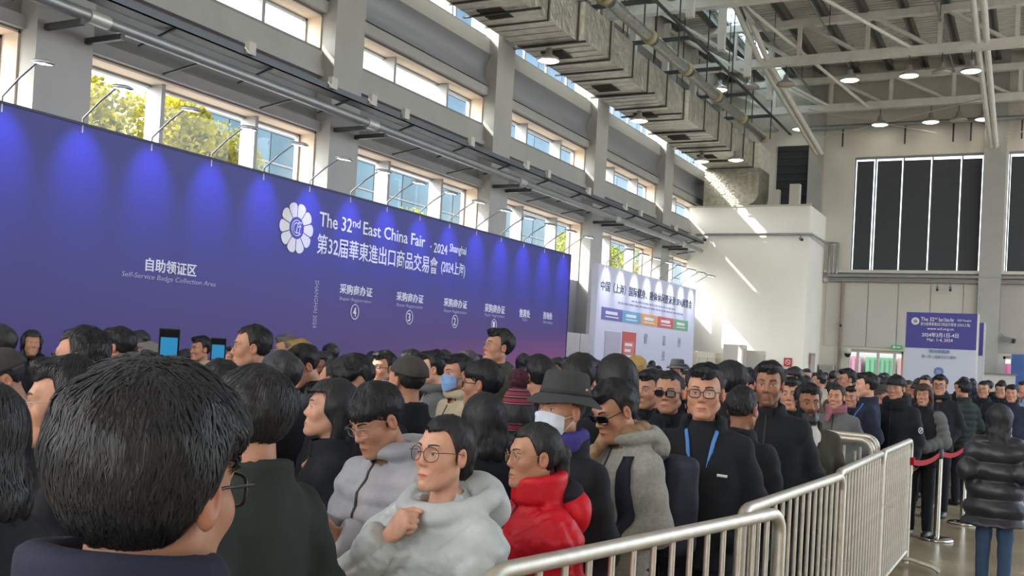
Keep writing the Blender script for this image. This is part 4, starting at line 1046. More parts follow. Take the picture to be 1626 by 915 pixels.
def strands(fld, v, n, L, seed, width=.0016, lift=.004, down=.55):
    """hair strands combed over the surface as narrow ribbons"""
    rng = np.random.default_rng(seed); p = v[rng.integers(0, len(v), n)].astype(f32); p = p + rng.normal(scale=.003, size=p.shape).astype(f32)
    steps = 6; P = []; wh = np.array((.012, -.05, .125), f32); Ls = (L * rng.uniform(.5, 1.2, n))[:, None].astype(f32)
    jit = rng.normal(scale=.28, size=(n, 3)).astype(f32)
    for k in range(steps):
        g = fld.grad(p); p = p - g * (fld(p) - lift * (k / (steps - 1)) - .0005)[:, None]; P.append(p.copy())
        r = p - wh; r = r / (np.linalg.norm(r, axis=1)[:, None] + 1e-6); d = r + np.array((0, 0, -down), f32) + jit
        d = d - g * (d * g).sum(1)[:, None]; d /= np.linalg.norm(d, axis=1)[:, None] + 1e-6
        p = p + d * Ls / (steps - 1)
    P = np.stack(P, 1); g = fld.grad(P.reshape(-1, 3)).reshape(P.shape); t = np.gradient(P, axis=1); s = np.cross(t, g); s /= np.linalg.norm(s, axis=2)[:, :, None] + 1e-9
    w = np.array([1, 1, .9, .75, .5, .12], f32)[None, :, None] * width
    V = np.stack([P - s * w, P + s * w], 2).reshape(-1, 3); b = (np.arange(n) * steps * 2)[:, None] + (np.arange(steps - 1) * 2)[None]
    b = b.ravel(); F = np.stack([b, b + 1, b + 3, b + 2], 1)
    return V, F
HAIRM = {}
def hair_mat(name, c, rough=.5):
    if name in HAIRM: return HAIRM[name]
    m = bpy.data.materials.new('hair_' + name); m.use_nodes = True; nt = m.node_tree; b = nt.nodes['Principled BSDF']
    tc = nt.nodes.new('ShaderNodeTexCoord'); mp = nt.nodes.new('ShaderNodeMapping'); mp.inputs['Scale'].default_value = (220, 220, 24)
    n = nt.nodes.new('ShaderNodeTexNoise'); n.inputs['Scale'].default_value = 1.0; n.inputs['Detail'].default_value = 3
    nt.links.new(tc.outputs['Object'], mp.inputs[0]); nt.links.new(mp.outputs[0], n.inputs['Vector'])
    cr = nt.nodes.new('ShaderNodeValToRGB'); cr.color_ramp.elements[0].position = .3; cr.color_ramp.elements[1].position = .75
    cr.color_ramp.elements[0].color = (*[x * .6 for x in c], 1); cr.color_ramp.elements[1].color = (*[x * 1.5 for x in c], 1)
    nt.links.new(n.outputs['Fac'], cr.inputs[0]); nt.links.new(cr.outputs[0], b.inputs['Base Color'])
    bp = nt.nodes.new('ShaderNodeBump'); bp.inputs['Strength'].default_value = .8; bp.inputs['Distance'].default_value = .003
    nt.links.new(n.outputs['Fac'], bp.inputs['Height']); nt.links.new(bp.outputs[0], b.inputs['Normal'])
    b.inputs['Roughness'].default_value = rough; b.inputs['Specular IOR Level'].default_value = .45
    HAIRM[name] = m; return m
HMESH = {}
def hair_mesh(kind, h, nstr):
    key = (kind, h, nstr)
    if key in HMESH: return HMESH[key]
    v, f, fld = hair_geo(kind, h); g = Geo().add(v, f, (0, 0, 0))
    if nstr:
        L = {'crew': .018, 'short': .05, 'fringe': .075, 'swept': .055, 'mop': .09, 'thin': .05, 'long': .14, 'bob': .11}.get(kind, .08)
        V, F = strands(fld, v, nstr, L, 5, lift=.005 if kind not in ('long', 'bob', 'pony', 'tied', 'bun') else .0025, down=.9 if kind in ('long', 'bob') else .5)
        g.add(V, F, (0, 0, 0))
    me = g.mesh('hair', hair_mat('black', rgb(34, 35, 40)), False); HMESH[key] = me
    return me
# ---- clothes (body frame: feet at z=0, head centre at (0,.02,1.60), facing +Y)
HC = Vector((0, .02, 1.60)); NP = Vector((0, -.01, 1.47))
def mir(p): return (-p[0], p[1], p[2])
ARMS = {'down': ((.168, -.015, 1.358), (.222, -.04, 1.09), (.218, .06, .85)), 'pocket': ((.168, -.015, 1.358), (.25, -.08, 1.10), (.155, .085, .95)),
        'phone': ((.168, .0, 1.355), (.22, .04, 1.09), (.075, .26, 1.19)), 'fold': ((.168, .0, 1.355), (.22, .05, 1.09), (-.03, .20, 1.12)),
        'raise': ((.168, .03, 1.37), (.21, .27, 1.33), (.09, .36, 1.58)), 'back': ((.168, -.02, 1.355), (.24, -.10, 1.10), (.16, -.16, .91)),
        'chin': ((.168, .01, 1.355), (.225, .20, 1.13), (.04, .20, 1.345)), 'belly': ((.168, .0, 1.355), (.235, -.01, 1.09), (.07, .19, 1.02))}
def loft(X, Y, Z, prof):
    z = [p[0] for p in prof]; ax = np.interp(Z, z, [p[1] for p in prof]).astype(f32); ay = np.interp(Z, z, [p[2] for p in prof]).astype(f32); yc = np.interp(Z, z, [p[3] for p in prof]).astype(f32)
    d = (np.sqrt((X / ax) ** 2 + ((Y - yc) / ay) ** 2) - 1) * np.minimum(ax, ay)
    return np.maximum(np.maximum(d, z[0] - Z), Z - z[-1])
CLOTHC = {}
def jacket_geo(style, armR, armL, h, hem=.80, collar='stand', bulk=1.0, opened=False, seed=0):
    key = (style, armR, armL, h, hem, collar, bulk, opened, seed)
    if key in CLOTHC: return CLOTHC[key]
    pf = style in ('puffer', 'softpuffer', 'bigpuffer')
    k = bulk * (1.12 if pf else 1.0)
    aR = ARMS[armR] if isinstance(armR, str) else armR; aL = tuple(mir(p) for p in (ARMS[armL] if isinstance(armL, str) else armL))
    pts = list(aR) + list(aL); mx = max(abs(p[0]) for p in pts) + .13; my = max(p[1] for p in pts) + .13; mny = min(min(p[1] for p in pts) - .12, -.28)
    lo = (-mx, mny, min(hem, min(p[2] for p in pts) - .1) - .06); hi = (mx, max(my, .26), max(1.66, max(p[2] for p in pts) + .1))
    X, Y, Z = grid(lo, hi, h)
    wv = wob(X, Y, Z, 17, seed); w2 = wob(X, Y, Z, 38, seed + 2.)
    P = [(hem, .185 * k, .135 * k, .0), (.95, .182 * k, .135 * k, .0), (1.12, .178 * k, .132 * k, .0), (1.26, .186 * k, .132 * k, .0), (1.33, .186 * k, .122 * k, -.008), (1.385, .155 * k, .102 * k, -.018), (1.425, .115, .088, -.02), (1.465, .088, .080, -.015), (1.50, .080, .078, -.01)]
    if hem < .7: P[0] = (hem, .225 * k, .17 * k, .0)
    t = loft(X, Y, Z, P)
    qs, am = {'puffer': (.085, .016), 'bigpuffer': (.17, .036)}.get(style, (.155, .022))
    if pf: t = t - am * (np.abs(np.sin(np.pi * Z / qs)) - .45) * np.clip((1.42 - Z) / .05, 0, 1)
    r1, r2 = (.067 * bulk, .052 * bulk) if not pf else (.079 * bulk, .064 * bulk)
    d = t
    for arm, an in ((aR, armR), (aL, armL)):
        for a, b, ra, rb, off in ((arm[0], arm[1], r1, r1 * .92, 0), (arm[1], arm[2], r1 * .9, r2, .3)):
            c, s = cap(X, Y, Z, a, b, ra, rb, True)
            if pf: c = c - am * .8 * (np.abs(np.sin(np.pi * (s + off) / qs)) - .45)
            else: c = c + .004 * np.sin(s * 60 + 4 * np.sin(X * 20))
            if off and an != 'pocket':
                u = np.array(b) - np.array(a); u = u / np.linalg.norm(u); e = np.array(b) + u * .01
                c = smax(c, (X - e[0]) * u[0] + (Y - e[1]) * u[1] + (Z - e[2]) * u[2], .015)
            d = smin(d, c, .045)
    d = d + (.0065 if style != 'coat' else .004) * wv + .0025 * w2
    if style == 'softpuffer': d = d + .015 * np.clip(1 - np.abs(wob(X, Y, Z, 21, 3. + seed)) * 2.0, 0, 1) ** 2 + .007 * np.clip(1 - np.abs(wob(X, Y, Z, 52, 1. + seed)) * 2.2, 0, 1) ** 2
    if collar in ('stand', 'high', 'fur'):
        R_, H_, T_ = (.076, .034, .013) if collar == 'stand' else ((.082, .06, .02) if collar == 'high' else (.095, .05, .035))
        rr = np.sqrt((X / 1.05) ** 2 + (Y + .012) ** 2); zc = 1.455 + (.006 if collar != 'high' else .035) - .14 * (Y + .012)
        c = np.sqrt(np.maximum(np.abs(rr - R_) - .004, 0) ** 2 + np.maximum(np.abs(Z - zc) - H_ * .55, 0) ** 2) - T_
        if collar == 'fur': c = c + .006 * wob(X, Y, Z, 130)
        d = smin(d, c, .02)
    if collar in ('hood', 'bighood'):
        B = 1.0 if collar == 'hood' else 1.3
        rr = np.sqrt((X / 1.1) ** 2 + (Y + .03) ** 2)
        c = np.sqrt((rr - .098 * B) ** 2 + (Z - ((1.475 if B == 1 else 1.455) - (.10 if B == 1 else .30) * (Y + .03))) ** 2) - (.030 if B == 1 else .036)
        c = smin(c, ell(X, Y, Z, (0, -.145, 1.43), (.125 * B, .055 * B, .085 * B)), .03)
        d = smin(d, c + .004 * w2, .02)
    if collar == 'lapel':
        rr = np.sqrt((X / 1.1) ** 2 + (Y + .015) ** 2); c = np.sqrt((rr - .088) ** 2 * 1.0 + np.maximum(np.abs(Z - (1.46 - .2 * (Y + .02))) - .02, 0) ** 2) - .012
        d = smin(d, c, .012)
    hole = cap(X, Y, Z, (0, -.005, 1.40), (0, .012, 1.70), .062 if collar not in ('hood', 'bighood') else .066, .08)
    d = smax(d, -hole, .01)
    if opened:
        v_ = np.maximum(np.abs(X) - np.clip((Z - 1.16) * .30, 0, .075), .04 - Y); d = smax(d, -v_, .012)
    v, f = nets(d, lo, h)
    CLOTHC[key] = (v, f, Fld(d, lo, h)); return CLOTHC[key]
def shirt_geo(h):
    key = ('shirt', h)
    if key in CLOTHC: return CLOTHC[key]
    lo = (-.22, -.18, 1.0); hi = (.22, .18, 1.52); X, Y, Z = grid(lo, hi, h)
    P = [(1.02, .15, .112, 0), (1.26, .165, .118, 0), (1.35, .16, .104, -.008), (1.41, .12, .086, -.015), (1.45, .085, .07, -.012), (1.475, .07, .064, -.01)]
    d = loft(X, Y, Z, P) + .003 * wob(X, Y, Z, 22); v, f = nets(d, lo, h); CLOTHC[key] = (v, f, Fld(d, lo, h)); return CLOTHC[key]
def legs_geo(h):
    key = ('legs', h)
    if key in CLOTHC: return CLOTHC[key]
    lo = (-.24, -.2, .03); hi = (.24, .2, 1.05); X, Y, Z = grid(lo, hi, h); A = np.abs(X)
    d = smin(cap(A, Y, Z, (.085, -.01, .90), (.09, .005, .50), .092, .068), cap(A, Y, Z, (.09, .005, .50), (.095, -.015, .08), .068, .055), .03)
    d = smin(d, ell(X, Y, Z, (0, -.015, .93), (.165, .125, .13)), .04)
    d = d + .005 * wob(X, Y, Z, 24) + .002 * wob(X, Y, Z, 60); d = np.maximum(d, .055 - Z)
    v, f = nets(d, lo, h); CLOTHC[key] = (v, f, None); return CLOTHC[key]
def shoes_geo(h):
    key = ('shoes', h)
    if key in CLOTHC: return CLOTHC[key]
    lo = (-.2, -.14, -.01); hi = (.2, .26, .16); X, Y, Z = grid(lo, hi, h); A = np.abs(X)
    d = smin(ell(A, Y, Z, (.098, .075, .035), (.047, .125, .042)), ell(A, Y, Z, (.096, -.02, .055), (.044, .06, .06)), .03); d = smax(d, .002 - Z, .008)
    v, f = nets(d, lo, h); CLOTHC[key] = (v, f, None); return CLOTHC[key]
HANDC = {}
def hand_geo(pose, h=.0042):
    """right hand: wrist at origin, fingers along +Y, palm towards -Z, thumb towards -X"""
    if pose in HANDC: return HANDC[pose]
    lo = (-.09, -.07, -.10); hi = (.075, .22, .05); X, Y, Z = grid(lo, hi, h)
    d = cap(X, Y, Z, (0, -.06, 0), (0, .0, 0), .030, .026)
    palm = ell(X, Y, Z, (.0, .050, -.002), (.042, .052, .0165)); d = smin(d, palm, .02)
    curl = {'relax': (18, 24, 16), 'grip': (48, 62, 40), 'fist': (80, 95, 60), 'point': (30, 40, 30)}[pose]
    for i, (x, l, r) in enumerate(((-.030, .082, .0092), (-.010, .092, .0096), (.011, .086, .0092), (.030, .068, .0080))):
        p = np.array((x, .088 - .006 * abs(i - 1.2), -.002)); a = 0; sp = (x * .9)
        for j, (fr, cu) in enumerate(zip((.45, .31, .24), curl)):
            a += math.radians(cu); q = p + l * fr * np.array((sp * (1 - .8 * a / 3), math.cos(a), -math.sin(a)))
            d = smin(d, cap(X, Y, Z, p, q, r * (1 - .1 * j), r * (.92 - .1 * j)), .006); p = q
    p0 = np.array((-.026, .018, -.008)); p1 = np.array((-.055, .052, -.024)); p2 = np.array((-.058, .085, -.038)) if pose in ('relax',) else np.array((-.040, .084, -.046)); p3 = p2 + (p2 - p1) * .6 + np.array((.012, 0, 0))
    d = smin(d, cap(X, Y, Z, p0, p1, .0145, .0125), .012); d = smin(d, cap(X, Y, Z, p1, p2, .0115, .0105), .005); d = smin(d, cap(X, Y, Z, p2, p3, .0102, .0085), .005)
    v, f = nets(d, lo, h); HANDC[pose] = (v, f); return HANDC[pose]
def core_geo(armR, armL, h=.02):
    """torso, arms and legs under the clothes"""
    key = ('core', armR, armL)
    if key in CLOTHC: return CLOTHC[key]
    aR = ARMS[armR] if isinstance(armR, str) else armR; aL = tuple(mir(p) for p in (ARMS[armL] if isinstance(armL, str) else armL))
    pts = list(aR) + list(aL); mx = max(abs(p[0]) for p in pts) + .09
    lo = (-mx, min(p[1] for p in pts) - .2, .02); hi = (mx, max(p[1] for p in pts) + .2, max(1.55, max(p[2] for p in pts) + .1)); X, Y, Z = grid(lo, hi, h); A = np.abs(X)
    d = loft(X, Y, Z, [(.86, .12, .085, 0), (1.1, .115, .085, 0), (1.28, .135, .09, 0), (1.38, .12, .07, -.01), (1.43, .07, .055, -.02), (1.50, .05, .05, -.02)])
    for arm in (aR, aL):
        s_ = (arm[0][0] * .8, arm[0][1], arm[0][2] - .01)
        d = smin(d, cap(X, Y, Z, s_, arm[1], .045, .038), .03); d = smin(d, cap(X, Y, Z, arm[1], (arm[2] if arm[2][2] > .9601 or arm[2][2] < .94 else tuple(.5 * (p + q) for p, q in zip(arm[1], arm[2]))), .036, .027), .02)
    d = smin(d, smin(cap(A, Y, Z, (.08, -.01, .88), (.09, .005, .50), .06, .045), cap(A, Y, Z, (.09, .005, .5), (.095, -.015, .08), .045, .035), .02), .03)
    v, f = nets(d, lo, h); CLOTHC[key] = (v, f, None); return CLOTHC[key]

# ------------------------------------------------------------------ person assembly
def fab(name, c, rough=.85, bump=(90, .25, .004), spec=.25, noise=(14, .10)): return mat('cloth_' + name, rgb(*c), rough, noise=noise, bump=bump, spec=spec)
CLOTH = {'black': fab('black', (28, 31, 37)), 'navy': fab('navy', (36, 40, 58)), 'dgreen': fab('dark_green', (40, 48, 46)), 'blue': fab('blue', (62, 92, 150)), 'grey': fab('grey', (96, 98, 100)), 'lgrey': fab('pale_grey_nylon', (150, 152, 160), .55),
         'beige': fab('beige', (170, 158, 136)), 'olive': fab('olive', (62, 62, 54)), 'maroon': fab('maroon', (96, 36, 48)), 'greypuff': fab('silver_grey_nylon', (176, 183, 187), .5, (30, .22, .01)), 'red': fab('bright_red_nylon', (190, 22, 40), .5, (30, .25, .01)), 'hoodie': fab('grey_jersey', (146, 146, 142), .95, (160, .4, .003), noise=(60, .14)),
         'blackpuff': fab('black_nylon', (34, 36, 44), .38, (40, .3, .008), .5), 'paleblue': fab('pale_blue', (150, 175, 205)), 'cream': fab('cream', (196, 184, 156)), 'white': fab('white', (205, 205, 205)), 'pink': fab('pink', (140, 88, 100)), 'violet': fab('violet', (62, 58, 130)), 'jeans': fab('denim', (58, 80, 108), .9, (160, .4, .002)), 'trousers': fab('dark_trousers', (34, 36, 42)), 'brown': fab('brown', (92, 78, 64)), 'dark2': fab('charcoal', (52, 54, 58))}
SHOE = mat('shoe_black', rgb(28, 28, 30), .5); BLUEL = mat('lanyard_blue', rgb(70, 130, 205), .6)
HAIRMAT = {'black': hair_mat('black', rgb(34, 35, 40)), 'grey': hair_mat('grey', rgb(110, 108, 106)), 'blond': hair_mat('blond', rgb(180, 150, 90)), 'brown': hair_mat('brown', rgb(66, 50, 42))}
TONES = [rgb(200, 153, 131), rgb(180, 133, 109), rgb(146, 103, 80)]
LODH = {0: .0030, 1: .0046, 2: .0075}
MESHC = {}
def cached(key, fn):
    if key not in MESHC: MESHC[key] = fn()
    return MESHC[key]
def strip(fld, pts, w, off, n=24, sgn=1, th=.003):
    """band laid over the front of a garment; pts are (x, z)"""
    pts = np.array(pts, f32); t = np.linspace(0, len(pts) - 1, n); x = np.interp(t, range(len(pts)), pts[:, 0]); z = np.interp(t, range(len(pts)), pts[:, 1])
    dx, dz = np.gradient(x), np.gradient(z); l = np.hypot(dx, dz) + 1e-6; nx, nz = -dz / l, dx / l
    xa, za, xb, zb = x - nx * w / 2, z - nz * w / 2, x + nx * w / 2, z + nz * w / 2
    ya = fld.front(xa, za, sgn) + off * sgn; yb = fld.front(xb, zb, sgn) + off * sgn
    a = np.stack([xa, ya, za], 1); b = np.stack([xb, yb, zb], 1); u = np.array((0, th * sgn, 0))
    v = np.concatenate([a, b, a + u, b + u]); i = np.arange(n - 1)
    f = np.concatenate([np.stack([i + 2 * n, i + 3 * n, i + 1 + 3 * n, i + 1 + 2 * n], 1), np.stack([i, i + 2 * n, i + 1 + 2 * n, i + 1], 1), np.stack([i + n, i + 1 + n, i + 1 + 3 * n, i + 3 * n], 1)])
    return v, f
def glasses_mesh(kind):
    def mk():
        mb = MB(); fw = {'rect': .0022, 'thin': .0011, 'roundblack': .0014, 'gold': .0013, 'sun': .0026}[kind]
        rx, rz = {'rect': (.026, .019), 'thin': (.025, .017), 'roundblack': (.0265, .0235), 'gold': (.0245, .023), 'sun': (.0285, .0185)}[kind]
        pw = {'rect': 3.2, 'sun': 3.0, 'thin': 3.0}.get(kind, 2.2)
        mb.cur = 0
        for s in (-1, 1):
            pts = []
            for k in range(22):
                a = 2 * math.pi * k / 22; ca, sa = math.cos(a), math.sin(a)
                x = rx * math.copysign(abs(ca) ** (2 / pw), ca); z = rz * math.copysign(abs(sa) ** (2 / pw), sa)
                pts.append((s * .033 + x, .101 - .0045 * ((s * .033 + x) / .06) ** 2 * 3, z - .001))
            mb.tube(pts, fw, 5, closed=True)
            mb.tube([(s * (.033 + rx), .094, .006), (s * .073, .082, .008), (s * .0795, .02, .008), (s * .081, -.012, .004), (s * .080, -.026, -.016)], fw * .9, 5)
        mb.tube([(-.0085, .101, .004), (0, .104, .006), (.0085, .101, .004)], fw, 5)
        fm = {'rect': mat('frame_black', rgb(22, 22, 24), .35), 'thin': mat('frame_silver', rgb(150, 150, 155), .3, metal=.8), 'roundblack': mat('frame_dark_wire', rgb(60, 40, 36), .3, metal=.4), 'gold': mat('frame_gold', rgb(200, 180, 140), .25, metal=.9), 'sun': mat('frame_black', rgb(22, 22, 24), .35)}[kind]
        fr = mb.mesh('frame', fm)
        ln = MB()
        for s in (-1, 1):
            pts = []
            for k in range(18):
                a = 2 * math.pi * k / 18; ca, sa = math.cos(a), math.sin(a)
                pts.append((s * .033 + rx * .97 * math.copysign(abs(ca) ** (2 / pw), ca), .1005 - .0045 * ((s * .033 + rx * ca) / .06) ** 2 * 3, rz * .97 * math.copysign(abs(sa) ** (2 / pw), sa) - .001))
            ln.add(pts, [tuple(range(18))])
        lm = mat('sun_lens', rgb(20, 21, 26), .08, spec=.6) if kind == 'sun' else MATS.get('eyeglass') or glass_mat('eyeglass', (.97, .98, 1), .06, .03)
        return fr, ln.mesh('lens', lm)
    return cached(('gl', kind), mk)
def radial(fld, th, z, yc=.0):
    n = 60; rs = np.linspace(.005, .16, n); out = np.zeros(len(th), f32)
    for i in range(len(th)):
        p = np.stack([rs * math.sin(th[i]), yc + rs * math.cos(th[i]), np.full(n, z[i])], 1); d = fld(p); k = np.where(d < 0)[0]
        if len(k):
            j = k[-1]; out[i] = rs[j] + ((rs[1] - rs[0]) * d[j] / (d[j] - d[j + 1]) if j + 1 < n and d[j + 1] > 0 else 0)
    return out
def mask_mesh(shape, colr):
    def mk():
        fld = head_geo(shape, .0046)[2]; g = Geo(); nr, ncol = 11, 17
        T, S_ = np.meshgrid(np.linspace(-1, 1, ncol), np.linspace(0, 1, nr))
        th = T * 1.12; top = -.004 - .016 * np.abs(T) ** 1.5; bot = -.117 + .030 * np.abs(T) ** 1.6; z = top + (bot - top) * S_
        r = radial(fld, th.ravel(), np.maximum(z, -.108).ravel(), .01).reshape(th.shape)
        r = np.maximum(r, .07 + .02 * np.cos(th) * np.sin(S_ * np.pi) * .8) + .009 + .0025 * np.sin(S_ * 4 * 2 * np.pi) * (1 - T ** 2)
        a = np.stack([r * np.sin(th), .01 + r * np.cos(th), z], 2).reshape(-1, 3); i = np.arange(nr * ncol).reshape(nr, ncol)
        q = np.stack([i[:-1, :-1].ravel(), i[1:, :-1].ravel(), i[1:, 1:].ravel(), i[:-1, 1:].ravel()], 1)
        g.add(a, q, (1, 1, 1)); inner = a * np.array((.975, .985, 1)); g.add(inner, q[:, ::-1], (1, 1, 1))
        mb = MB()
        for s in (0, ncol - 1):
            sx = -1 if s == 0 else 1
            for row in (1, nr - 2): mb.tube([a[i[row, s]], (sx * .080, .0, -.01 if row == 1 else -.03), (sx * .084, -.026, -.004 if row == 1 else -.02)], .0014, 4)
        g.add(np.array(mb.v), [np.array([f for f in mb.f if len(f) == 4])], (1, 1, 1))
        return g.mesh('mask', mat('mask_' + colr, rgb(190, 198, 212) if colr == 'white' else rgb(120, 160, 205), .8, noise=(30, .05)), False)
    return cached(('mask', shape, colr), mk)
def beard_mesh(h):
    def mk():
        X, Y, Z = grid(HLO, HHI, h); A = np.abs(X); D = head_geo('lean', h)[2].D
        reg = np.maximum(Z + .047 - .9 * np.clip(A - .036, 0, .03), .005 - Y); reg = smin(reg, np.maximum(A - .026, np.abs(Z + .053) - .006) + np.where(Y < .05, .1, 0), .006)
        sb = np.maximum(np.maximum(np.abs(Y - .018) - .012, Z - .02), -.06 - Z) + np.where(A < .045, .1, 0); reg = np.minimum(reg, sb)
        reg = np.maximum(reg, -ell(X, Y, Z, (0, .09, -.069), (.021, .03, .0085))); reg = np.maximum(reg, -.145 - Z)
        th = .006 + .014 * np.clip((-.06 - Z) / .05, 0, 1)
        d = smax(D - th + .002 * wob(X, Y, Z, 140), reg, .005); v, f = nets(d, HLO, h); return Geo().add(v, f, (0, 0, 0)).mesh('beard', HAIRMAT['black'], False)
    return cached(('beard', h), mk)
def hat_meshes(kind):
    """list of (name, mesh) in the head frame"""
    def mk():
        if kind == 'bucket':
            mb = MB(); pr = [(0, .150), (.05, .149), (.080, .144), (.090, .132), (.097, .09), (.104, .050), (.106, .048)]
            mb.lathe(pr, n=32); br = MB(); br.lathe([(.104, .052), (.125, .040), (.150, .018), (.153, .014), (.150, .013), (.122, .034), (.100, .046)], n=36)
            for m_ in (mb, br): m_.v = [(x * .93, y * 1.05 - .012, z + .006 * math.sin(3 * math.atan2(y, x)) * (1 if z < .045 else 0)) for x, y, z in m_.v]
            bd = MB().lathe([(.1035, .052), (.1055, .052), (.1035, .068), (.1020, .068)], n=32); bd.v = [(x * .93, y * 1.05 - .012, z) for x, y, z in bd.v]
            hm = fab('hat_grey', (58, 60, 62)); bg_ = MB().box((-.104, -.03, .075), (-.098, -.018, .082))
            return [('crown', mb.mesh('crown', hm)), ('brim', br.mesh('brim', hm)), ('band', bd.mesh('band', fab('hat_band', (48, 50, 52)))), ('pin', bg_.mesh('pin', mat('pin_gold', rgb(170, 140, 90), .3, metal=.8)))]
        if kind in ('cap', 'skull'):
            h = .005; lo = (-.12, -.15, -.02); hi = (.12, .2, .19); X, Y, Z = grid(lo, hi, h)
            d = ell(X, Y, Z, (0, -.014, .036), (.089, .110, .104 if kind == 'cap' else .100)) + .002 * wob(X, Y, Z, 60); d = np.maximum(d, .045 + .15 * np.clip(-Y, 0, .05) * 0 - Z + .18 * np.clip(Y, -.1, .1) * (1 if kind == 'skull' else 0))
            v, f = nets(d, lo, h); hm = fab('cap_dark', (62, 60, 58) if kind == 'cap' else (34, 36, 40)); out = [('crown', Geo().add(v, f, (0, 0, 0)).mesh('crown', hm, False))]
            if kind == 'cap':
                bm_ = MB(); n = 16; a = [(.088 * math.sin(t), .02 + .075 * math.cos(t), .048) for t in np.linspace(-1.35, 1.35, n)]; b = [(.086 * math.sin(t), .04 + .125 * math.cos(t), .036 - .012 * math.cos(t)) for t in np.linspace(-1.35, 1.35, n)]
                vs = a + b + [(x, y, z - .005) for x, y, z in a + b]; fs = [(i, i + 1, i + 1 + n, i + n) for i in range(n - 1)]; fs += [(i + 2 * n + n, i + 1 + 3 * n, i + 1 + 2 * n, i + 2 * n) for i in range(n - 1)] + [(i + n, i + 1 + n, i + 1 + 3 * n, i + 3 * n) for i in range(n - 1)]
                bm_.add(vs, fs, True); out.append(('brim', bm_.mesh('brim', hm)))
            return out
        if kind == 'bobble':
            mb = MB(); pr = [(0, .178), (.03, .176), (.052, .165), (.070, .142), (.085, .11), (.094, .07), (.100, .02), (.104, -.03), (.103, -.05), (.096, -.05)]
            pr2 = []
            for i in range(len(pr) - 1):
                for t in np.linspace(0, 1, 5)[:-1]: pr2.append((pr[i][0] + (pr[i + 1][0] - pr[i][0]) * t, pr[i][1] + (pr[i + 1][1] - pr[i][1]) * t))
            mb.lathe(pr2, n=40); mb.v = [(x * .95 * (1 + .012 * math.sin(20 * math.atan2(y, x))), y * 1.06 - .014 , z) for x, y, z in mb.v]
            m = mat('striped_knit', rgb(120, 40, 54), .95, bump=(300, .6, .003)); nt = m.node_tree; b = nt.nodes['Principled BSDF']; tc = nt.nodes.new('ShaderNodeTexCoord'); sp = nt.nodes.new('ShaderNodeSeparateXYZ'); nt.links.new(tc.outputs['Object'], sp.inputs[0])
            mu = nt.nodes.new('ShaderNodeMath'); mu.operation = 'MULTIPLY'; mu.inputs[1].default_value = 1 / .034; nt.links.new(sp.outputs['Z'], mu.inputs[0]); fr = nt.nodes.new('ShaderNodeMath'); fr.operation = 'FRACT'; nt.links.new(mu.outputs[0], fr.inputs[0])
            cr = nt.nodes.new('ShaderNodeValToRGB'); cr.color_ramp.interpolation = 'CONSTANT'; e = cr.color_ramp.elements; e[0].color = (*rgb(128, 40, 56), 1); e[1].position = .45; e[1].color = (*rgb(38, 32, 40), 1); k = e.new(.72); k.color = (*rgb(150, 96, 112), 1); k = e.new(.84); k.color = (*rgb(38, 32, 40), 1)
            nt.links.new(fr.outputs[0], cr.inputs[0]); nt.links.new(cr.outputs[0], b.inputs['Base Color'])
            h = .006; lo = (-.08, -.09, .12); hi = (.08, .07, .30); X, Y, Z = grid(lo, hi, h); d = ell(X, Y, Z, (0, -.014, .215), (.052, .052, .058)) + .008 * wob(X, Y, Z, 150); v, f = nets(d, lo, h)
            return [('crown', mb.mesh('crown', m)), ('bobble', Geo().add(v, f, (0, 0, 0)).mesh('bobble', fab('bobble_maroon', (62, 30, 42)), False))]
    return cached(('hat', kind), mk)
def scarf_mesh():
    def mk():
        h = .009; lo = (-.18, -.18, 1.36); hi = (.18, .18, 1.6); X, Y, Z = grid(lo, hi, h)
        rr = np.sqrt((X / 1.05) ** 2 + (Y + .005) ** 2); zc = 1.485 - .12 * Y; d = np.sqrt((rr - .078) ** 2 + np.maximum(np.abs(Z - zc) - .02, 0) ** 2) - .024 + .006 * wob(X, Y, Z, 45)
        d = smin(d, cap(X, Y, Z, (.03, .085, 1.46), (.05, .135, 1.37), .03, .024), .02); v, f = nets(d, lo, h); return Geo().add(v, f, (0, 0, 0)).mesh('scarf', CLOTH['grey'], False)
    return cached('scarf', mk)
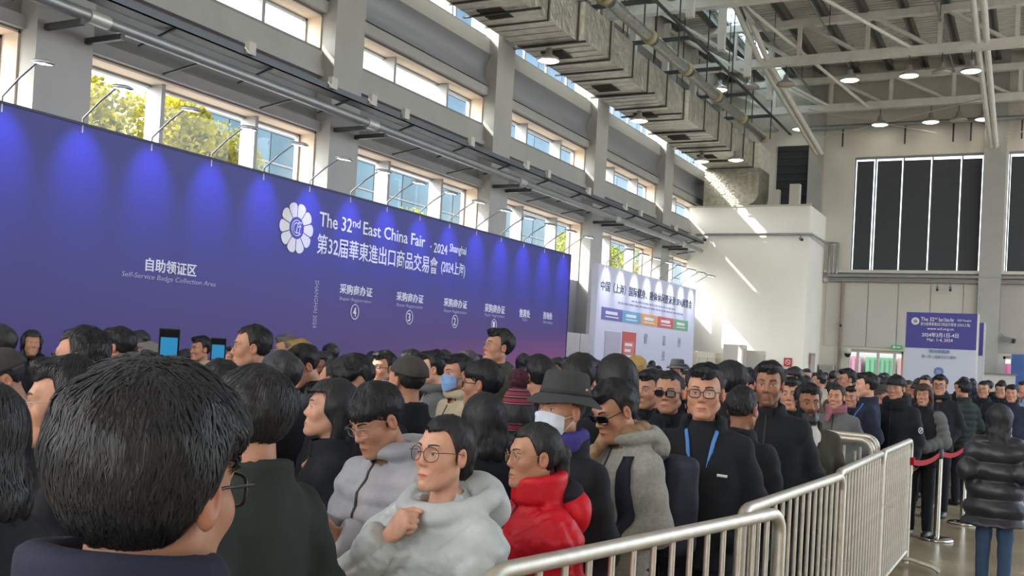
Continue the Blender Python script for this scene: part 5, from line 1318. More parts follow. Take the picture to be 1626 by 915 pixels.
def person(label, x, y, yaw, S, o, group=None):
    lod = o.get('lod', 1); h = LODH[lod]; jh = {0: .0105, 1: .016 if 'puffer' not in o.get('j', '') else .0125, 2: .026}[lod]
    root = tag(empty('person', (x, y, 0), math.radians(yaw)), label, 'person', group); root.scale = (S, S, S)
    shape = o.get('sh', 'man'); arm = o.get('arm', 'pocket'); aR, aL = o.get('armR', arm), o.get('armL', arm)
    tone = np.array(TONES[o.get('tone', 1)])
    Rh = Euler((math.radians(o.get('pi', 0)), math.radians(o.get('ro', 0)), math.radians(o.get('hy', 0))), 'ZXY' if False else 'XYZ').to_matrix()
    Mh = Matrix.Translation(NP) @ Rh.to_4x4() @ Matrix.Translation(HC - NP)
    # --- body
    def body():
        g = Geo(); v, f, fld = head_geo(shape, h); col = np.tile(tone, (len(v), 1)).astype(f32)
        ck = np.exp(-(((np.abs(v[:, 0]) - .042) / .02) ** 2 + ((v[:, 2] + .025) / .02) ** 2)) * (v[:, 1] > .03); col *= (1 - ck[:, None] * np.array((0, .14, .12)))
        nz_ = np.exp(-((v[:, 0] / .014) ** 2 + ((v[:, 2] + .028) / .014) ** 2)) * (v[:, 1] > .08); col *= (1 - nz_[:, None] * np.array((0, .12, .10)))
        er = (np.abs(v[:, 0]) > .076) & (np.abs(v[:, 2]) < .04); col[er] *= np.array((1.0, .86, .82))
        if o.get('stub') or o.get('beard'):
            s = np.clip((-.040 - v[:, 2] + .6 * np.clip(np.abs(v[:, 0]) - .04, 0, .03)) / .012, 0, 1) * np.clip((v[:, 1] + .0) / .02, 0, 1) * np.clip((v[:, 2] + .15) / .03, 0, 1); col *= (1 - .45 * s[:, None])
        g.add(xf(v, Mh, Mh.translation), f, col)
        if lod < 2:
            for pv, pq, pc in cached(('feat', shape, h, o.get('tone', 1), o.get('pi', 0) < -15), lambda: face_features(fld, tone, np.array((.78, .52, .52)) if shape != 'woman' else np.array((.80, .46, .48)), (.02, .018, .018), closed=o.get('pi', 0) < -15, brow_th=1.3 if shape == 'lean' else (.8 if shape == 'woman' else 1.0))):
                g.add(xf(pv, Mh, Mh.translation), pq, pc)
        v, f, _ = core_geo(aR, aL); g.add(v, f, tone)
        for side, a in ((1, aR), (-1, aL)):
            A_ = ARMS[a] if isinstance(a, str) else a
            if a in ('pocket',): continue
            e, w_ = Vector(A_[1]), Vector(A_[2]); u = (w_ - e).normalized(); palm = {'phone': Vector((0, -.3, .9)), 'raise': Vector((0, 1, .1)), 'chin': Vector((-.4, -1, 0)), 'fold': Vector((0, -1, 0)), 'belly': Vector((0, -1, .2))}.get(a, Vector((-1, 0, 0)))
            palm = (palm - u * palm.dot(u)).normalized(); zx = -palm; xx = u.cross(zx); M = Matrix((xx, u, zx)).transposed()
            hv, hf = hand_geo(o.get('hand') or {'phone': 'grip', 'raise': 'grip', 'chin': 'grip', 'down': 'relax', 'belly': 'grip', 'fold': 'relax'}.get(a, 'relax'))
            v2 = xf(hv, M, w_ + u * .012)
            if side < 0: v2 = v2 * np.array((-1, 1, 1), f32); hf = hf[:, ::-1]
            g.add(v2, hf, tone)
        return g.mesh('body', SKIN)
    ob('body', cached(('body', shape, h, o.get('tone', 1), o.get('pi', 0), o.get('ro', 0), o.get('hy', 0), aR, aL, bool(o.get('stub') or o.get('beard')), o.get('hand')), body), root)
    # --- hair, headgear
    hc = HAIRMAT[o.get('hc', 'black')]; kind = o['hair']
    hm = hair_mesh(kind, {0: .0036, 1: .0052, 2: .009}[lod], {0: 9000 if S * 0 + x * x + y * y < 2 else 5000, 1: 2400, 2: 0}[lod])
    if o.get('hat') in ('bucket', 'cap', 'skull'): hm = hair_mesh('crew', .0052, 0)
    ho = ob('hair', hm, root, mt=hc); ho.matrix_local = Mh
    if kind in ('bob', 'long') and o.get('hat') is None and shape != 'woman': ho.matrix_local = Mh @ Matrix.Diagonal((1.04, 1.04, 1, 1))
    if o.get('hback'): ho.matrix_local = Mh @ Matrix.Translation((0, -.035, .0)) @ Matrix.Diagonal((1.12, 1.2, 1.02, 1))
    if o.get('hat'):
        parts = hat_meshes(o['hat']); first = None
        for nm, me in parts:
            q_ = ob('hat' if first is None else nm, me, first or root)
            if first is None: q_.matrix_local = Mh @ Matrix.Translation((0, -.006, .016 if o['hat'] == 'bucket' else 0)); first = q_
    if o.get('beard'): b_ = ob('beard', beard_mesh(.0046), root); b_.matrix_local = Mh
    if o.get('gl'):
        fr, ln = glasses_mesh(o['gl']); g1 = ob('glasses', fr, root); g1.matrix_local = Mh @ Matrix.Translation((0, -.001, .002)); ob('lens', ln, g1)
    if o.get('mask'): m_ = ob('mask', mask_mesh(shape, o['mask']), root); m_.matrix_local = Mh
    # --- clothes
    jk = (o.get('j', 'plain'), aR, aL, jh, o.get('hem', .80), o.get('col', 'stand'), o.get('bulk', 1.0), bool(o.get('opened')), o.get('seed', 0))
    v, f, jf = jacket_geo(*jk)
    jm = cached(('jm',) + jk, lambda: Geo().add(v, f, (0, 0, 0)).mesh('jacket', CLOTH['black'], False))
    jo = ob('jacket', jm, root, mt=CLOTH[o.get('c', 'black')])
    lm = cached(('lm', lod > 1), lambda: Geo().add(*legs_geo(.02 if lod < 2 else .032)[:2], (0, 0, 0)).mesh('trousers', CLOTH['trousers'], False)); ob('trousers', lm, root, mt=CLOTH[o.get('legs', 'trousers')])
    sm = cached(('sm', lod > 1), lambda: Geo().add(*shoes_geo(.012 if lod < 2 else .022)[:2], (0, 0, 0)).mesh('shoes', SHOE, False)); ob('shoes', sm, root)
    if o.get('opened') or o.get('shirt'):
        s_ = cached('shirt', lambda: Geo().add(*shirt_geo(.011)[:2], (0, 0, 0)).mesh('shirt', CLOTH['black'], False)); ob('shirt', s_, root, mt=CLOTH[o.get('shirt', 'black')])
    if o.get('scarf'): ob('scarf', scarf_mesh(), root, mt=CLOTH[o['scarf']])
    if lod < 2 and not o.get('opened') and aR not in ('chin', 'fold'):
        zv, zf = cached(('zip',) + jk, lambda: strip(jf, [(0, 1.44), (0, jk[4] + .03)], .010, .001, 26)); g = Geo().add(zv, zf, (0, 0, 0)); ob('zip', cached(('zipm',) + jk, lambda: g.mesh('zip', mat('zip_dark', rgb(22, 23, 26), .5), False)), jo)
    if o.get('lany'):
        g = Geo(); sf = shirt_geo(.011)[2] if o.get('opened') else jf
        for s in (-1, 1):
            pv, pf = strip(sf, [(s * .072, 1.435), (s * .058, 1.38), (s * .012, 1.06)] if o.get('opened') else [(s * .085, 1.43), (s * .08, 1.36), (s * .01, 1.08)], .017, .004, 22); g.add(pv, pf, (0, 0, 0))
        ob('lanyard', g.mesh('lanyard', BLUEL, False), root)
    if o.get('strap'):
        g = Geo(); g.add(*strip(jf, [(.11, 1.41), (.10, 1.3), (.13, 1.0)], .03, .003, 20), (0, 0, 0)); ob('strap', g.mesh('strap', mat('strap_orange', rgb(200, 110, 70), .7), False), root)
    return root, jf, Mh

# ------------------------------------------------------------------ the queue
PEOPLE = [('man seen from behind at the front, thick black hair and glasses', -0.853, 0.779, 7.1, 0.993, {'hair': 'mop', 'sh': 'man', 'gl': 'rect', 'arm': 'down', 'hy': 0, 'pi': -4, 'j': 'plain', 'c': 'navy', 'col': 'high', 'lod': 0, 'tone': 1}),
('man in glasses in left profile half hidden by the front head', -2.312, 1.867, -220.6, 0.969, {'hair': 'short', 'gl': 'thin', 'c': 'black', 'lod': 1, 'arm': ((0.168, 0, 1.355), (0.2, -0.05, 1.12), (0.07, 0.14, 1.37))}),
('crop-haired man with black glasses and a blue mask', -3.339, 2.751, -237.3, 1.023, {'hair': 'crew', 'gl': 'rect', 'mask': 'blue', 'c': 'navy', 'lod': 1}),
('man in a dark flat cap looking down at the picture edge', -3.863, 2.839, -201.1, 0.964, {'hat': 'cap', 'hair': 'crew', 'pi': -22, 'c': 'black', 'lod': 1, 'tone': 1}),
('dark-haired person cut by the picture edge above the cap', -6.024, 4.286, -245.3, 1.008, {'hair': 'mop', 'c': 'black', 'lod': 2}),
('dark-haired person in black at the picture edge holding a phone low', -1.905, 1.316, -249.4, 0.949, {'hair': 'bob', 'sh': 'woman', 'c': 'black', 'lod': 1, 'arm': 'phone', 'j': 'puffer'}),
('black-haired man in front of the board above the front head', -5.585, 4.881, -246.0, 1.027, {'hair': 'short', 'c': 'black', 'lod': 1}),
('grey-haired person just showing over the front head', -6.537, 6.017, -232.5, 0.968, {'hair': 'short', 'hc': 'grey', 'c': 'black', 'lod': 2}),
('man in a light jacket between the two raised phones', -7.477, 7.553, -195.2, 1.008, {'hair': 'short', 'c': 'beige', 'lod': 1}),
('person holding up a phone behind the front head', -2.673, 2.603, 60.8, 0.962, {'hair': 'short', 'c': 'black', 'lod': 1, 'armR': 'raise'}),
('person holding up the second phone behind the front head', -3.194, 3.353, 58.7, 0.953, {'hair': 'short', 'c': 'black', 'lod': 1, 'armR': 'raise'}),
('man in a blue jacket with thin glasses in left profile', -4.073, 4.531, -223.9, 1.061, {'hair': 'thin', 'gl': 'thin', 'c': 'blue', 'lod': 1, 'tone': 1}),
('older man with glasses behind the man in blue', -5.937, 7.038, -219.8, 1.039, {'hair': 'short', 'hc': 'grey', 'gl': 'thin', 'c': 'black', 'lod': 1}),
('pale-haired man catching sunlight near the board', -5.378, 6.536, -210.5, 1.019, {'hair': 'short', 'hc': 'blond', 'c': 'black', 'lod': 1, 'tone': 0}),
('dark-haired man bowing his head behind the long-haired woman', -4.085, 5.099, -209.2, 1.012, {'hair': 'swept', 'pi': -24, 'c': 'black', 'lod': 1, 'tone': 1}),
('person seen from behind beside the man in blue', -3.321, 3.902, 80.5, 0.977, {'hair': 'mop', 'c': 'black', 'lod': 2}),
('thin-haired man between the bowed man and the tall hair', -3.369, 4.423, -267.6, 0.969, {'hair': 'crew', 'c': 'black', 'lod': 1}),
('young man with upright black hair looking down, lettered black jacket', -2.662, 3.651, -165.8, 1.001, {'hair': 'swept', 'pi': -28, 'c': 'black', 'lod': 1, 'txt': 'ADE', 'arm': 'phone'}),
('woman with long straight black hair in left profile', -2.438, 3.161, -228.2, 0.932, {'hair': 'long', 'sh': 'woman', 'pi': 8, 'c': 'black', 'lod': 1, 'tone': 0}),
('man in a dark jacket from behind, right of the front head', -1.759, 1.98, 89.8, 0.969, {'hair': 'mop', 'c': 'dgreen', 'lod': 1, 'tone': 1}),
('young man in a pale grey puffer jacket looking down at his phone', -1.984, 2.921, -195.6, 0.954, {'hair': 'fringe', 'gl': 'thin', 'pi': -27, 'c': 'lgrey', 'j': 'puffer', 'col': 'hood', 'arm': 'phone', 'lod': 1}),
('man in black from behind with close-cropped hair', -2.734, 4.151, 78.5, 0.99, {'hair': 'crew', 'c': 'black', 'lod': 1, 'hat': 'skull'}),
('man in glasses with a scarf over his chin', -4.383, 6.312, -190.1, 0.989, {'hair': 'short', 'gl': 'rect', 'c': 'grey', 'lod': 1, 'scarf': 'grey'}),
('man in glasses lit by the sun in left profile', -3.867, 6.193, -231.9, 1.001, {'hair': 'short', 'gl': 'thin', 'c': 'grey', 'col': 'hood', 'lod': 1, 'tone': 0}),
('man in a blue face mask and beige hood', -3.452, 5.847, -207.3, 0.995, {'hair': 'short', 'mask': 'blue', 'c': 'beige', 'col': 'hood', 'lod': 1}),
('tall man with glasses standing above the crowd before the blue board', -3.774, 6.953, -213.4, 1.115, {'hair': 'swept', 'gl': 'thin', 'pi': 10, 'c': 'olive', 'lod': 1, 'strap': 'orange'}),
('man with a bowl haircut and dark glasses frames', -2.59, 4.659, -255.8, 0.986, {'hair': 'fringe', 'gl': 'rect', 'c': 'black', 'lod': 1}),
('person in a striped red and black knitted bobble hat', -2.152, 4.197, 25.1, 0.9, {'hat': 'bobble', 'hair': 'bob', 'c': 'maroon', 'lod': 1}),
('man with swept black hair behind the bobble hat', -2.669, 5.474, 66.1, 1.007, {'hair': 'swept', 'c': 'black', 'lod': 1}),
('man in a grey bucket hat and white face mask', -1.609, 3.517, -201.3, 0.964, {'hat': 'bucket', 'hair': 'short', 'mask': 'white', 'c': 'black', 'j': 'coat', 'col': 'lapel', 'scarf': 'violet', 'lod': 0, 'arm': 'down', 'pi': 4}),
('dark-haired man just behind the bucket hat, face turned away', -2.225, 5.073, -8.4, 1.017, {'hair': 'mop', 'c': 'black', 'lod': 1}),
('long-haired person from behind beside the sunglasses man', -1.859, 4.689, 51.7, 1.023, {'hair': 'bob', 'sh': 'woman', 'c': 'black', 'lod': 1}),
('black-haired person from behind between the two women in front', -2.044, 3.69, 49.0, 0.911, {'hair': 'bob', 'sh': 'woman', 'c': 'black', 'lod': 1}),
('woman in a light grey down jacket with wire glasses, hand at her collar', -1.546, 2.564, -190.7, 0.903, {'hair': 'tied', 'sh': 'woman', 'gl': 'roundblack', 'pi': 4, 'c': 'greypuff', 'j': 'softpuffer', 'col': 'bighood', 'armR': 'chin', 'armL': ((0.168, 0.01, 1.355), (0.245, 0.09, 1.07), (0.0, 0.22, 1.05)), 'bulk': 1.14, 'lod': 0, 'tone': 0, 'hand': 'fist'}),
('woman in a bright red down jacket with gold glasses', -1.472, 3.042, -220.0, 0.884, {'hair': 'pony', 'sh': 'woman', 'gl': 'gold', 'c': 'red', 'j': 'softpuffer', 'col': 'high', 'hood': 'black', 'bulk': 1.08, 'lod': 0, 'tone': 1, 'arm': 'down'}),
('man in a grey hoodie and dark sunglasses wearing a backpack', -1.552, 4.039, -208.8, 0.973, {'hair': 'short', 'gl': 'sun', 'pi': -24, 'c': 'hoodie', 'j': 'plain', 'col': 'hood', 'armR': 'belly', 'armL': 'belly', 'lod': 0, 'tone': 1}),
('man peeking out behind the grey hoodie', -2.181, 6.066, -190.2, 0.976, {'hair': 'short', 'c': 'black', 'lod': 1}),
('balding man in sunglasses behind the hoodie man', -1.899, 5.629, -175.3, 0.982, {'hair': 'thin', 'sh': 'round', 'gl': 'sun', 'c': 'black', 'lod': 1}),
('man with black-framed glasses and blue lanyard facing the camera', -1.387, 4.621, -169.3, 1.01, {'hair': 'short', 'sh': 'round', 'gl': 'rect', 'c': 'black', 'col': 'lapel', 'opened': 1, 'lany': 1, 'lod': 0, 'arm': 'pocket', 'logo': 1, 'tone': 1}),
('round-haired person from behind over the lanyard man', -1.732, 6.331, 43.4, 1.021, {'hair': 'mop', 'c': 'black', 'lod': 1}),
('person glancing aside beyond the lanyard man', -2.038, 7.985, -235.6, 0.99, {'hair': 'short', 'c': 'black', 'lod': 1}),
('short curly-haired man from behind in a dark jacket', -1.372, 5.235, -13.4, 0.953, {'hair': 'crew', 'c': 'black', 'lod': 1, 'tone': 2, 'bulk': 1.1}),
('tall man with grey stubble in a zipped black jacket', -1.388, 5.896, -172.7, 1.03, {'hair': 'short', 'sh': 'lean', 'c': 'black', 'lod': 1, 'tone': 2, 'stub': 1, 'bulk': 1.1}),
('bearded man in an olive jacket and white collar', -1.318, 6.67, -154.9, 0.957, {'hair': 'short', 'sh': 'lean', 'c': 'olive', 'beard': 1, 'lod': 1, 'tone': 2, 'shirt': 'white', 'opened': 1, 'col': 'lapel'}),
('man mostly hidden between the stubbled and the bearded man', -1.637, 7.629, -172.9, 0.972, {'hair': 'short', 'c': 'black', 'lod': 1}),
('woman in a pink scarf behind the crossing barrier', -1.684, 9.865, -186.3, 0.939, {'hair': 'pony', 'sh': 'woman', 'c': 'grey', 'lod': 1, 'scarf': 'pink'}),
('young person with a blue lanyard next to the man in profile', -1.785, 11.393, -191.1, 0.918, {'hair': 'short', 'sh': 'woman', 'c': 'navy', 'lany': 1, 'lod': 1}),
('man in left profile with a blue lanyard over a navy jacket', -1.513, 10.611, -257.8, 1.009, {'hair': 'short', 'c': 'navy', 'lany': 1, 'lod': 1, 'tone': 0}),
('man in glasses beyond the woman in the pink scarf', -2.068, 12.812, -230.8, 1.028, {'hair': 'short', 'gl': 'thin', 'c': 'black', 'lod': 1}),
('man in glasses and a fur-collared black jacket with a round badge', -1.285, 10.974, -195.3, 1.0, {'hair': 'fringe', 'gl': 'thin', 'c': 'black', 'col': 'fur', 'badge': 1, 'arm': 'down', 'lod': 1, 'bulk': 1.1}),
('person in a grey cap behind the fur-collared man', -1.597, 12.391, -207.6, 0.936, {'hat': 'cap', 'hair': 'short', 'c': 'black', 'lod': 1}),
('woman with bobbed brown hair holding papers', -1.111, 11.86, -184.6, 0.958, {'hair': 'bob', 'sh': 'woman', 'hc': 'brown', 'c': 'black', 'lod': 1, 'armR': 'belly', 'armL': 'belly', 'sleeve': 1}),
('dark-haired person behind the bobbed woman', -1.343, 14.559, -194.7, 1.01, {'hair': 'short', 'c': 'black', 'lod': 2}),
('man in glasses with a cream hood before the sign pillar', -1.096, 13.673, -183.4, 1.02, {'hair': 'short', 'gl': 'rect', 'c': 'black', 'hoodc': 'cream', 'col': 'hood', 'lod': 1}),
('man in a dark green jacket seen from behind by the belt', -0.911, 15.211, 55.5, 0.987, {'hair': 'short', 'c': 'dgreen', 'lod': 1, 'j': 'puffer'}),
('man with glasses standing beyond the belt posts', -0.713, 16.247, -189.5, 0.991, {'hair': 'crew', 'sh': 'round', 'gl': 'thin', 'c': 'black', 'lod': 1}),
('man in glasses in the back row at the picture edge', -0.518, 17.479, -190.3, 0.986, {'hair': 'short', 'gl': 'thin', 'c': 'black', 'lod': 1}),
('young man facing the camera at the picture edge', -0.333, 15.77, -183.8, 0.972, {'hair': 'short', 'c': 'navy', 'lod': 1}),
('person in a pale blue shirt cut by the picture edge', -0.17, 16.858, -239.4, 1.008, {'hair': 'short', 'c': 'paleblue', 'lod': 2}),
('woman in a long black puffer coat and jeans walking away', -0.283, 9.411, -0.3, 0.892, {'hair': 'long', 'sh': 'woman', 'c': 'blackpuff', 'j': 'bigpuffer', 'hback': 1, 'hem': 0.62, 'col': 'high', 'legs': 'jeans', 'lod': 0, 'bulk': 1.12}),
('figure in a dark bucket hat beyond the crowd by the white board', -4.631, 14.017, -221.7, 1.017, {'hat': 'bucket', 'hair': 'short', 'c': 'black', 'lod': 2}),
('blond-haired person lit by the sun before the white board', -3.409, 9.082, 0.5, 1.027, {'hair': 'mop', 'hc': 'blond', 'c': 'black', 'lod': 1})]
CROWD = [('distant person, neat black hair, black puffer, past the white board', -7.17, 27.73, -258.0, 0.97, {'hair': 'short', 'c': 'black', 'lod': 2, 'tone': 1, 'j': 'puffer'}),
('distant person, bobbed hair, dark green hooded jacket, in mid hall', -5.76, 22.05, -20.0, 0.99, {'hair': 'bob', 'c': 'dgreen', 'lod': 2, 'tone': 1, 'sh': 'woman', 'col': 'hood'}),
('distant person, thick round hair, black hooded jacket, near the sign pillar', -1.15, 19.11, -3.0, 1.01, {'hair': 'mop', 'c': 'black', 'lod': 2, 'tone': 1, 'col': 'hood'}),
('distant person, neat black hair, olive jacket, in mid hall, second from left', -3.49, 25.64, -42.0, 0.93, {'hair': 'short', 'c': 'olive', 'lod': 2, 'tone': 1}),
('distant person, swept-up hair, black jacket, near the sign pillar', -1.64, 25.27, -179.0, 0.95, {'hair': 'swept', 'c': 'black', 'lod': 2, 'tone': 1}),
('distant person, straight fringe, black puffer, in mid hall, first from left', -4.43, 11.71, 31.0, 0.92, {'hair': 'fringe', 'c': 'black', 'lod': 2, 'tone': 1, 'j': 'puffer'}),
('distant person, thinning hair, black puffer, near the sign pillar', -1.86, 23.03, -1.0, 0.97, {'hair': 'thin', 'c': 'black', 'lod': 2, 'tone': 1, 'j': 'puffer', 'col': 'hood'}),
('distant person, thinning hair, black jacket, in mid hall, third from left', -2.7, 32.08, 78.0, 0.98, {'hair': 'thin', 'c': 'black', 'lod': 2, 'tone': 1}),
('distant person, swept-up hair, black jacket, past the white board, second from left', -4.01, 24.23, 54.0, 0.96, {'hair': 'swept', 'c': 'black', 'lod': 2, 'tone': 2}),
('distant person, thinning hair, brown jacket, by the blue board', -8.76, 20.49, -186.0, 0.92, {'hair': 'thin', 'c': 'brown', 'lod': 2, 'tone': 1}),
('distant person, thinning hair, black jacket, by the blue board', -5.39, 8.97, -233.0, 0.97, {'hair': 'thin', 'c': 'black', 'lod': 2, 'tone': 0}),
('distant person, swept-up hair, charcoal hooded jacket, near the sign pillar', -1.27, 21.04, 31.0, 0.94, {'hair': 'swept', 'c': 'dark2', 'lod': 2, 'tone': 1, 'col': 'hood'}),
('distant person, cropped hair, dark green puffer, past the white board', -6.05, 25.23, -260.0, 0.91, {'hair': 'crew', 'c': 'dgreen', 'lod': 2, 'tone': 0, 'j': 'puffer'}),
('distant person, thick round hair, black jacket, by the blue board, third from left', -7.83, 13.92, 73.0, 0.94, {'hair': 'mop', 'c': 'black', 'lod': 2, 'tone': 2}),
('distant person, neat black hair, black jacket, in mid hall, third from left', -2.06, 20.76, -227.0, 0.9, {'hair': 'short', 'c': 'black', 'lod': 2, 'tone': 0}),
('distant person, cropped hair, black jacket, by the blue board, second from left', -6.65, 16.35, 11.0, 0.99, {'hair': 'crew', 'c': 'black', 'lod': 2, 'tone': 1}),
('distant person, thinning hair, charcoal jacket, in mid hall', -3.89, 21.37, 60.0, 0.98, {'hair': 'thin', 'c': 'dark2', 'lod': 2, 'tone': 1}),
('distant person, neat black hair, dark green jacket, in mid hall, first from left', -3.16, 19.23, -13.0, 0.9, {'hair': 'short', 'c': 'dgreen', 'lod': 2, 'tone': 1}),
('distant person, tied hair, brown jacket, past the white board', -8.33, 29.46, -255.0, 1.01, {'hair': 'pony', 'c': 'brown', 'lod': 2, 'tone': 0, 'sh': 'woman'}),
('distant person, tied hair, navy jacket, by the blue board, second from left', -7.72, 19.41, -204.0, 0.98, {'hair': 'pony', 'c': 'navy', 'lod': 2, 'tone': 2, 'sh': 'woman'}),
('distant person, cropped hair, brown jacket, in mid hall, first from left', -2.43, 12.12, 50.0, 0.97, {'hair': 'crew', 'c': 'brown', 'lod': 2, 'tone': 0}),
('distant person, cropped hair, black puffer, past the white board', -4.68, 24.98, -202.0, 0.96, {'hair': 'crew', 'c': 'black', 'lod': 2, 'tone': 2, 'j': 'puffer', 'col': 'hood'}),
('distant person, cropped hair, olive jacket, in mid hall', -4.52, 19.36, 14.0, 1.0, {'hair': 'crew', 'c': 'olive', 'lod': 2, 'tone': 2}),
('distant person, thick round hair, charcoal jacket, by the blue board', -7.91, 10.2, -269.0, 1.0, {'hair': 'mop', 'c': 'dark2', 'lod': 2, 'tone': 1}),
('distant person, thick round hair, grey puffer, past the white board', -7.35, 29.49, -173.0, 0.96, {'hair': 'mop', 'c': 'grey', 'lod': 2, 'tone': 0, 'j': 'puffer', 'col': 'hood'}),
('distant person, cropped hair, black hooded jacket, by the blue board, second from left', -8.55, 17.08, 10.0, 0.94, {'hair': 'crew', 'c': 'black', 'lod': 2, 'tone': 2, 'col': 'hood'}),
('distant person, swept-up hair, olive jacket, near the sign pillar', -1.07, 23.86, -193.0, 0.9, {'hair': 'swept', 'c': 'olive', 'lod': 2, 'tone': 1}),
('distant person, cropped hair, black jacket, in mid hall', -2.8, 17.53, -250.0, 0.93, {'hair': 'crew', 'c': 'black', 'lod': 2, 'tone': 0}),
('distant person, bobbed hair, black jacket, past the white board, second from left', -4.58, 30.46, -180.0, 0.98, {'hair': 'bob', 'c': 'black', 'lod': 2, 'tone': 0, 'sh': 'woman'}),
('distant person, cropped hair, brown puffer, by the blue board', -7.4, 20.67, 21.0, 1.01, {'hair': 'crew', 'c': 'brown', 'lod': 2, 'tone': 0, 'j': 'puffer', 'col': 'hood'}),
('distant person, tied hair, black hooded jacket, by the blue board, second from left', -6.7, 9.65, -233.0, 0.91, {'hair': 'pony', 'c': 'black', 'lod': 2, 'tone': 2, 'sh': 'woman', 'col': 'hood'}),
('distant person, long hair, black jacket, past the white board', -4.55, 25.92, 17.0, 0.98, {'hair': 'long', 'c': 'black', 'lod': 2, 'tone': 1, 'sh': 'woman'}),
('distant person, straight fringe, brown puffer, near the sign pillar', -1.53, 17.89, -201.0, 0.99, {'hair': 'fringe', 'c': 'brown', 'lod': 2, 'tone': 2, 'j': 'puffer'}),
('distant person, straight fringe, black puffer, by the blue board, second from left', -8.5, 9.58, -174.0, 0.99, {'hair': 'fringe', 'c': 'black', 'lod': 2, 'tone': 1, 'j': 'puffer', 'col': 'hood'}),
('distant person, straight fringe, charcoal hooded jacket, in mid hall, first from left', -3.77, 16.67, 25.0, 0.96, {'hair': 'fringe', 'c': 'dark2', 'lod': 2, 'tone': 2, 'col': 'hood'}),
('distant person, thick round hair, black puffer, in mid hall', -4.76, 8.79, -170.0, 1.0, {'hair': 'mop', 'c': 'black', 'lod': 2, 'tone': 2, 'j': 'puffer'}),
('distant person, long hair, black puffer, by the blue board, second from left', -8.63, 13.78, 47.0, 0.98, {'hair': 'long', 'c': 'black', 'lod': 2, 'tone': 1, 'sh': 'woman', 'j': 'puffer'}),
('distant person, swept-up hair, brown jacket, near the sign pillar', -0.15, 18.73, -159.0, 0.98, {'hair': 'swept', 'c': 'brown', 'lod': 2, 'tone': 1}),
('distant person, bobbed hair, dark green jacket, by the blue board', -7.71, 9.37, -177.0, 0.99, {'hair': 'bob', 'c': 'dgreen', 'lod': 2, 'tone': 1, 'sh': 'woman'}),
('distant person, cropped hair, black jacket, by the blue board, first from left', -6.53, 7.96, 85.0, 0.93, {'hair': 'crew', 'c': 'black', 'lod': 2, 'tone': 2}),
('distant person, bobbed hair, black jacket, past the white board, first from left', -6.35, 27.23, -190.0, 1.0, {'hair': 'bob', 'c': 'black', 'lod': 2, 'tone': 2, 'sh': 'woman'}),
('distant person, thinning hair, black hooded jacket, in mid hall', -7.58, 23.18, 26.0, 0.93, {'hair': 'thin', 'c': 'black', 'lod': 2, 'tone': 0, 'col': 'hood'}),
('distant person, swept-up hair, grey hooded jacket, by the blue board', -8.35, 7.55, -190.0, 1.02, {'hair': 'swept', 'c': 'grey', 'lod': 2, 'tone': 1, 'col': 'hood'}),
('distant person, neat black hair, beige jacket, in mid hall', -2.74, 14.63, -263.0, 0.99, {'hair': 'short', 'c': 'beige', 'lod': 2, 'tone': 1}),
('distant person, thick round hair, dark green puffer, near the sign pillar', -0.43, 21.32, -18.0, 0.95, {'hair': 'mop', 'c': 'dgreen', 'lod': 2, 'tone': 2, 'j': 'puffer', 'col': 'hood'}),
('distant person, swept-up hair, dark green puffer, past the white board', -8.02, 26.26, 65.0, 0.92, {'hair': 'swept', 'c': 'dgreen', 'lod': 2, 'tone': 1, 'j': 'puffer'}),
('distant person, long hair, black jacket, by the blue board, second from left', -6.86, 14.07, -181.0, 0.92, {'hair': 'long', 'c': 'black', 'lod': 2, 'tone': 1, 'sh': 'woman'}),
('distant person, neat black hair, black hooded jacket, near the sign pillar, second from left', -0.74, 25.3, -163.0, 1.0, {'hair': 'short', 'c': 'black', 'lod': 2, 'tone': 1, 'col': 'hood'}),
('distant person, bobbed hair, black jacket, by the blue board', -5.82, 17.85, -200.0, 0.96, {'hair': 'bob', 'c': 'black', 'lod': 2, 'tone': 0, 'sh': 'woman'}),
('distant person, straight fringe, charcoal puffer, in mid hall', -3.14, 6.87, -172.0, 0.93, {'hair': 'fringe', 'c': 'dark2', 'lod': 1, 'tone': 1, 'j': 'puffer'}),
('distant person, thick round hair, black puffer, near the sign pillar', -1.56, 15.7, -202.0, 0.94, {'hair': 'mop', 'c': 'black', 'lod': 2, 'tone': 1, 'j': 'puffer'}),
('distant person, long hair, navy puffer, near the sign pillar', -1.44, 26.98, 15.0, 1.0, {'hair': 'long', 'c': 'navy', 'lod': 2, 'tone': 0, 'sh': 'woman', 'j': 'puffer', 'col': 'hood'}),
('distant person, cropped hair, charcoal hooded jacket, in mid hall', -3.51, 20.07, -21.0, 1.01, {'hair': 'crew', 'c': 'dark2', 'lod': 2, 'tone': 2, 'col': 'hood'}),
('distant person, neat black hair, brown jacket, near the sign pillar', -1.64, 17.08, 81.0, 0.9, {'hair': 'short', 'c': 'brown', 'lod': 2, 'tone': 1}),
('distant person, long hair, black hooded jacket, by the blue board', -7.35, 17.51, -226.0, 0.98, {'hair': 'long', 'c': 'black', 'lod': 2, 'tone': 1, 'sh': 'woman', 'col': 'hood'}),
('distant person, neat black hair, black hooded jacket, near the sign pillar, third from left', -0.09, 26.23, -30.0, 0.97, {'hair': 'short', 'c': 'black', 'lod': 2, 'tone': 1, 'col': 'hood'}),
('distant person, straight fringe, navy puffer, past the white board', -6.09, 31.57, -186.0, 0.91, {'hair': 'fringe', 'c': 'navy', 'lod': 2, 'tone': 1, 'j': 'puffer'}),
('distant person, bobbed hair, navy hooded jacket, past the white board, first from left', -6.73, 25.72, 62.0, 0.98, {'hair': 'bob', 'c': 'navy', 'lod': 2, 'tone': 0, 'sh': 'woman', 'col': 'hood'}),
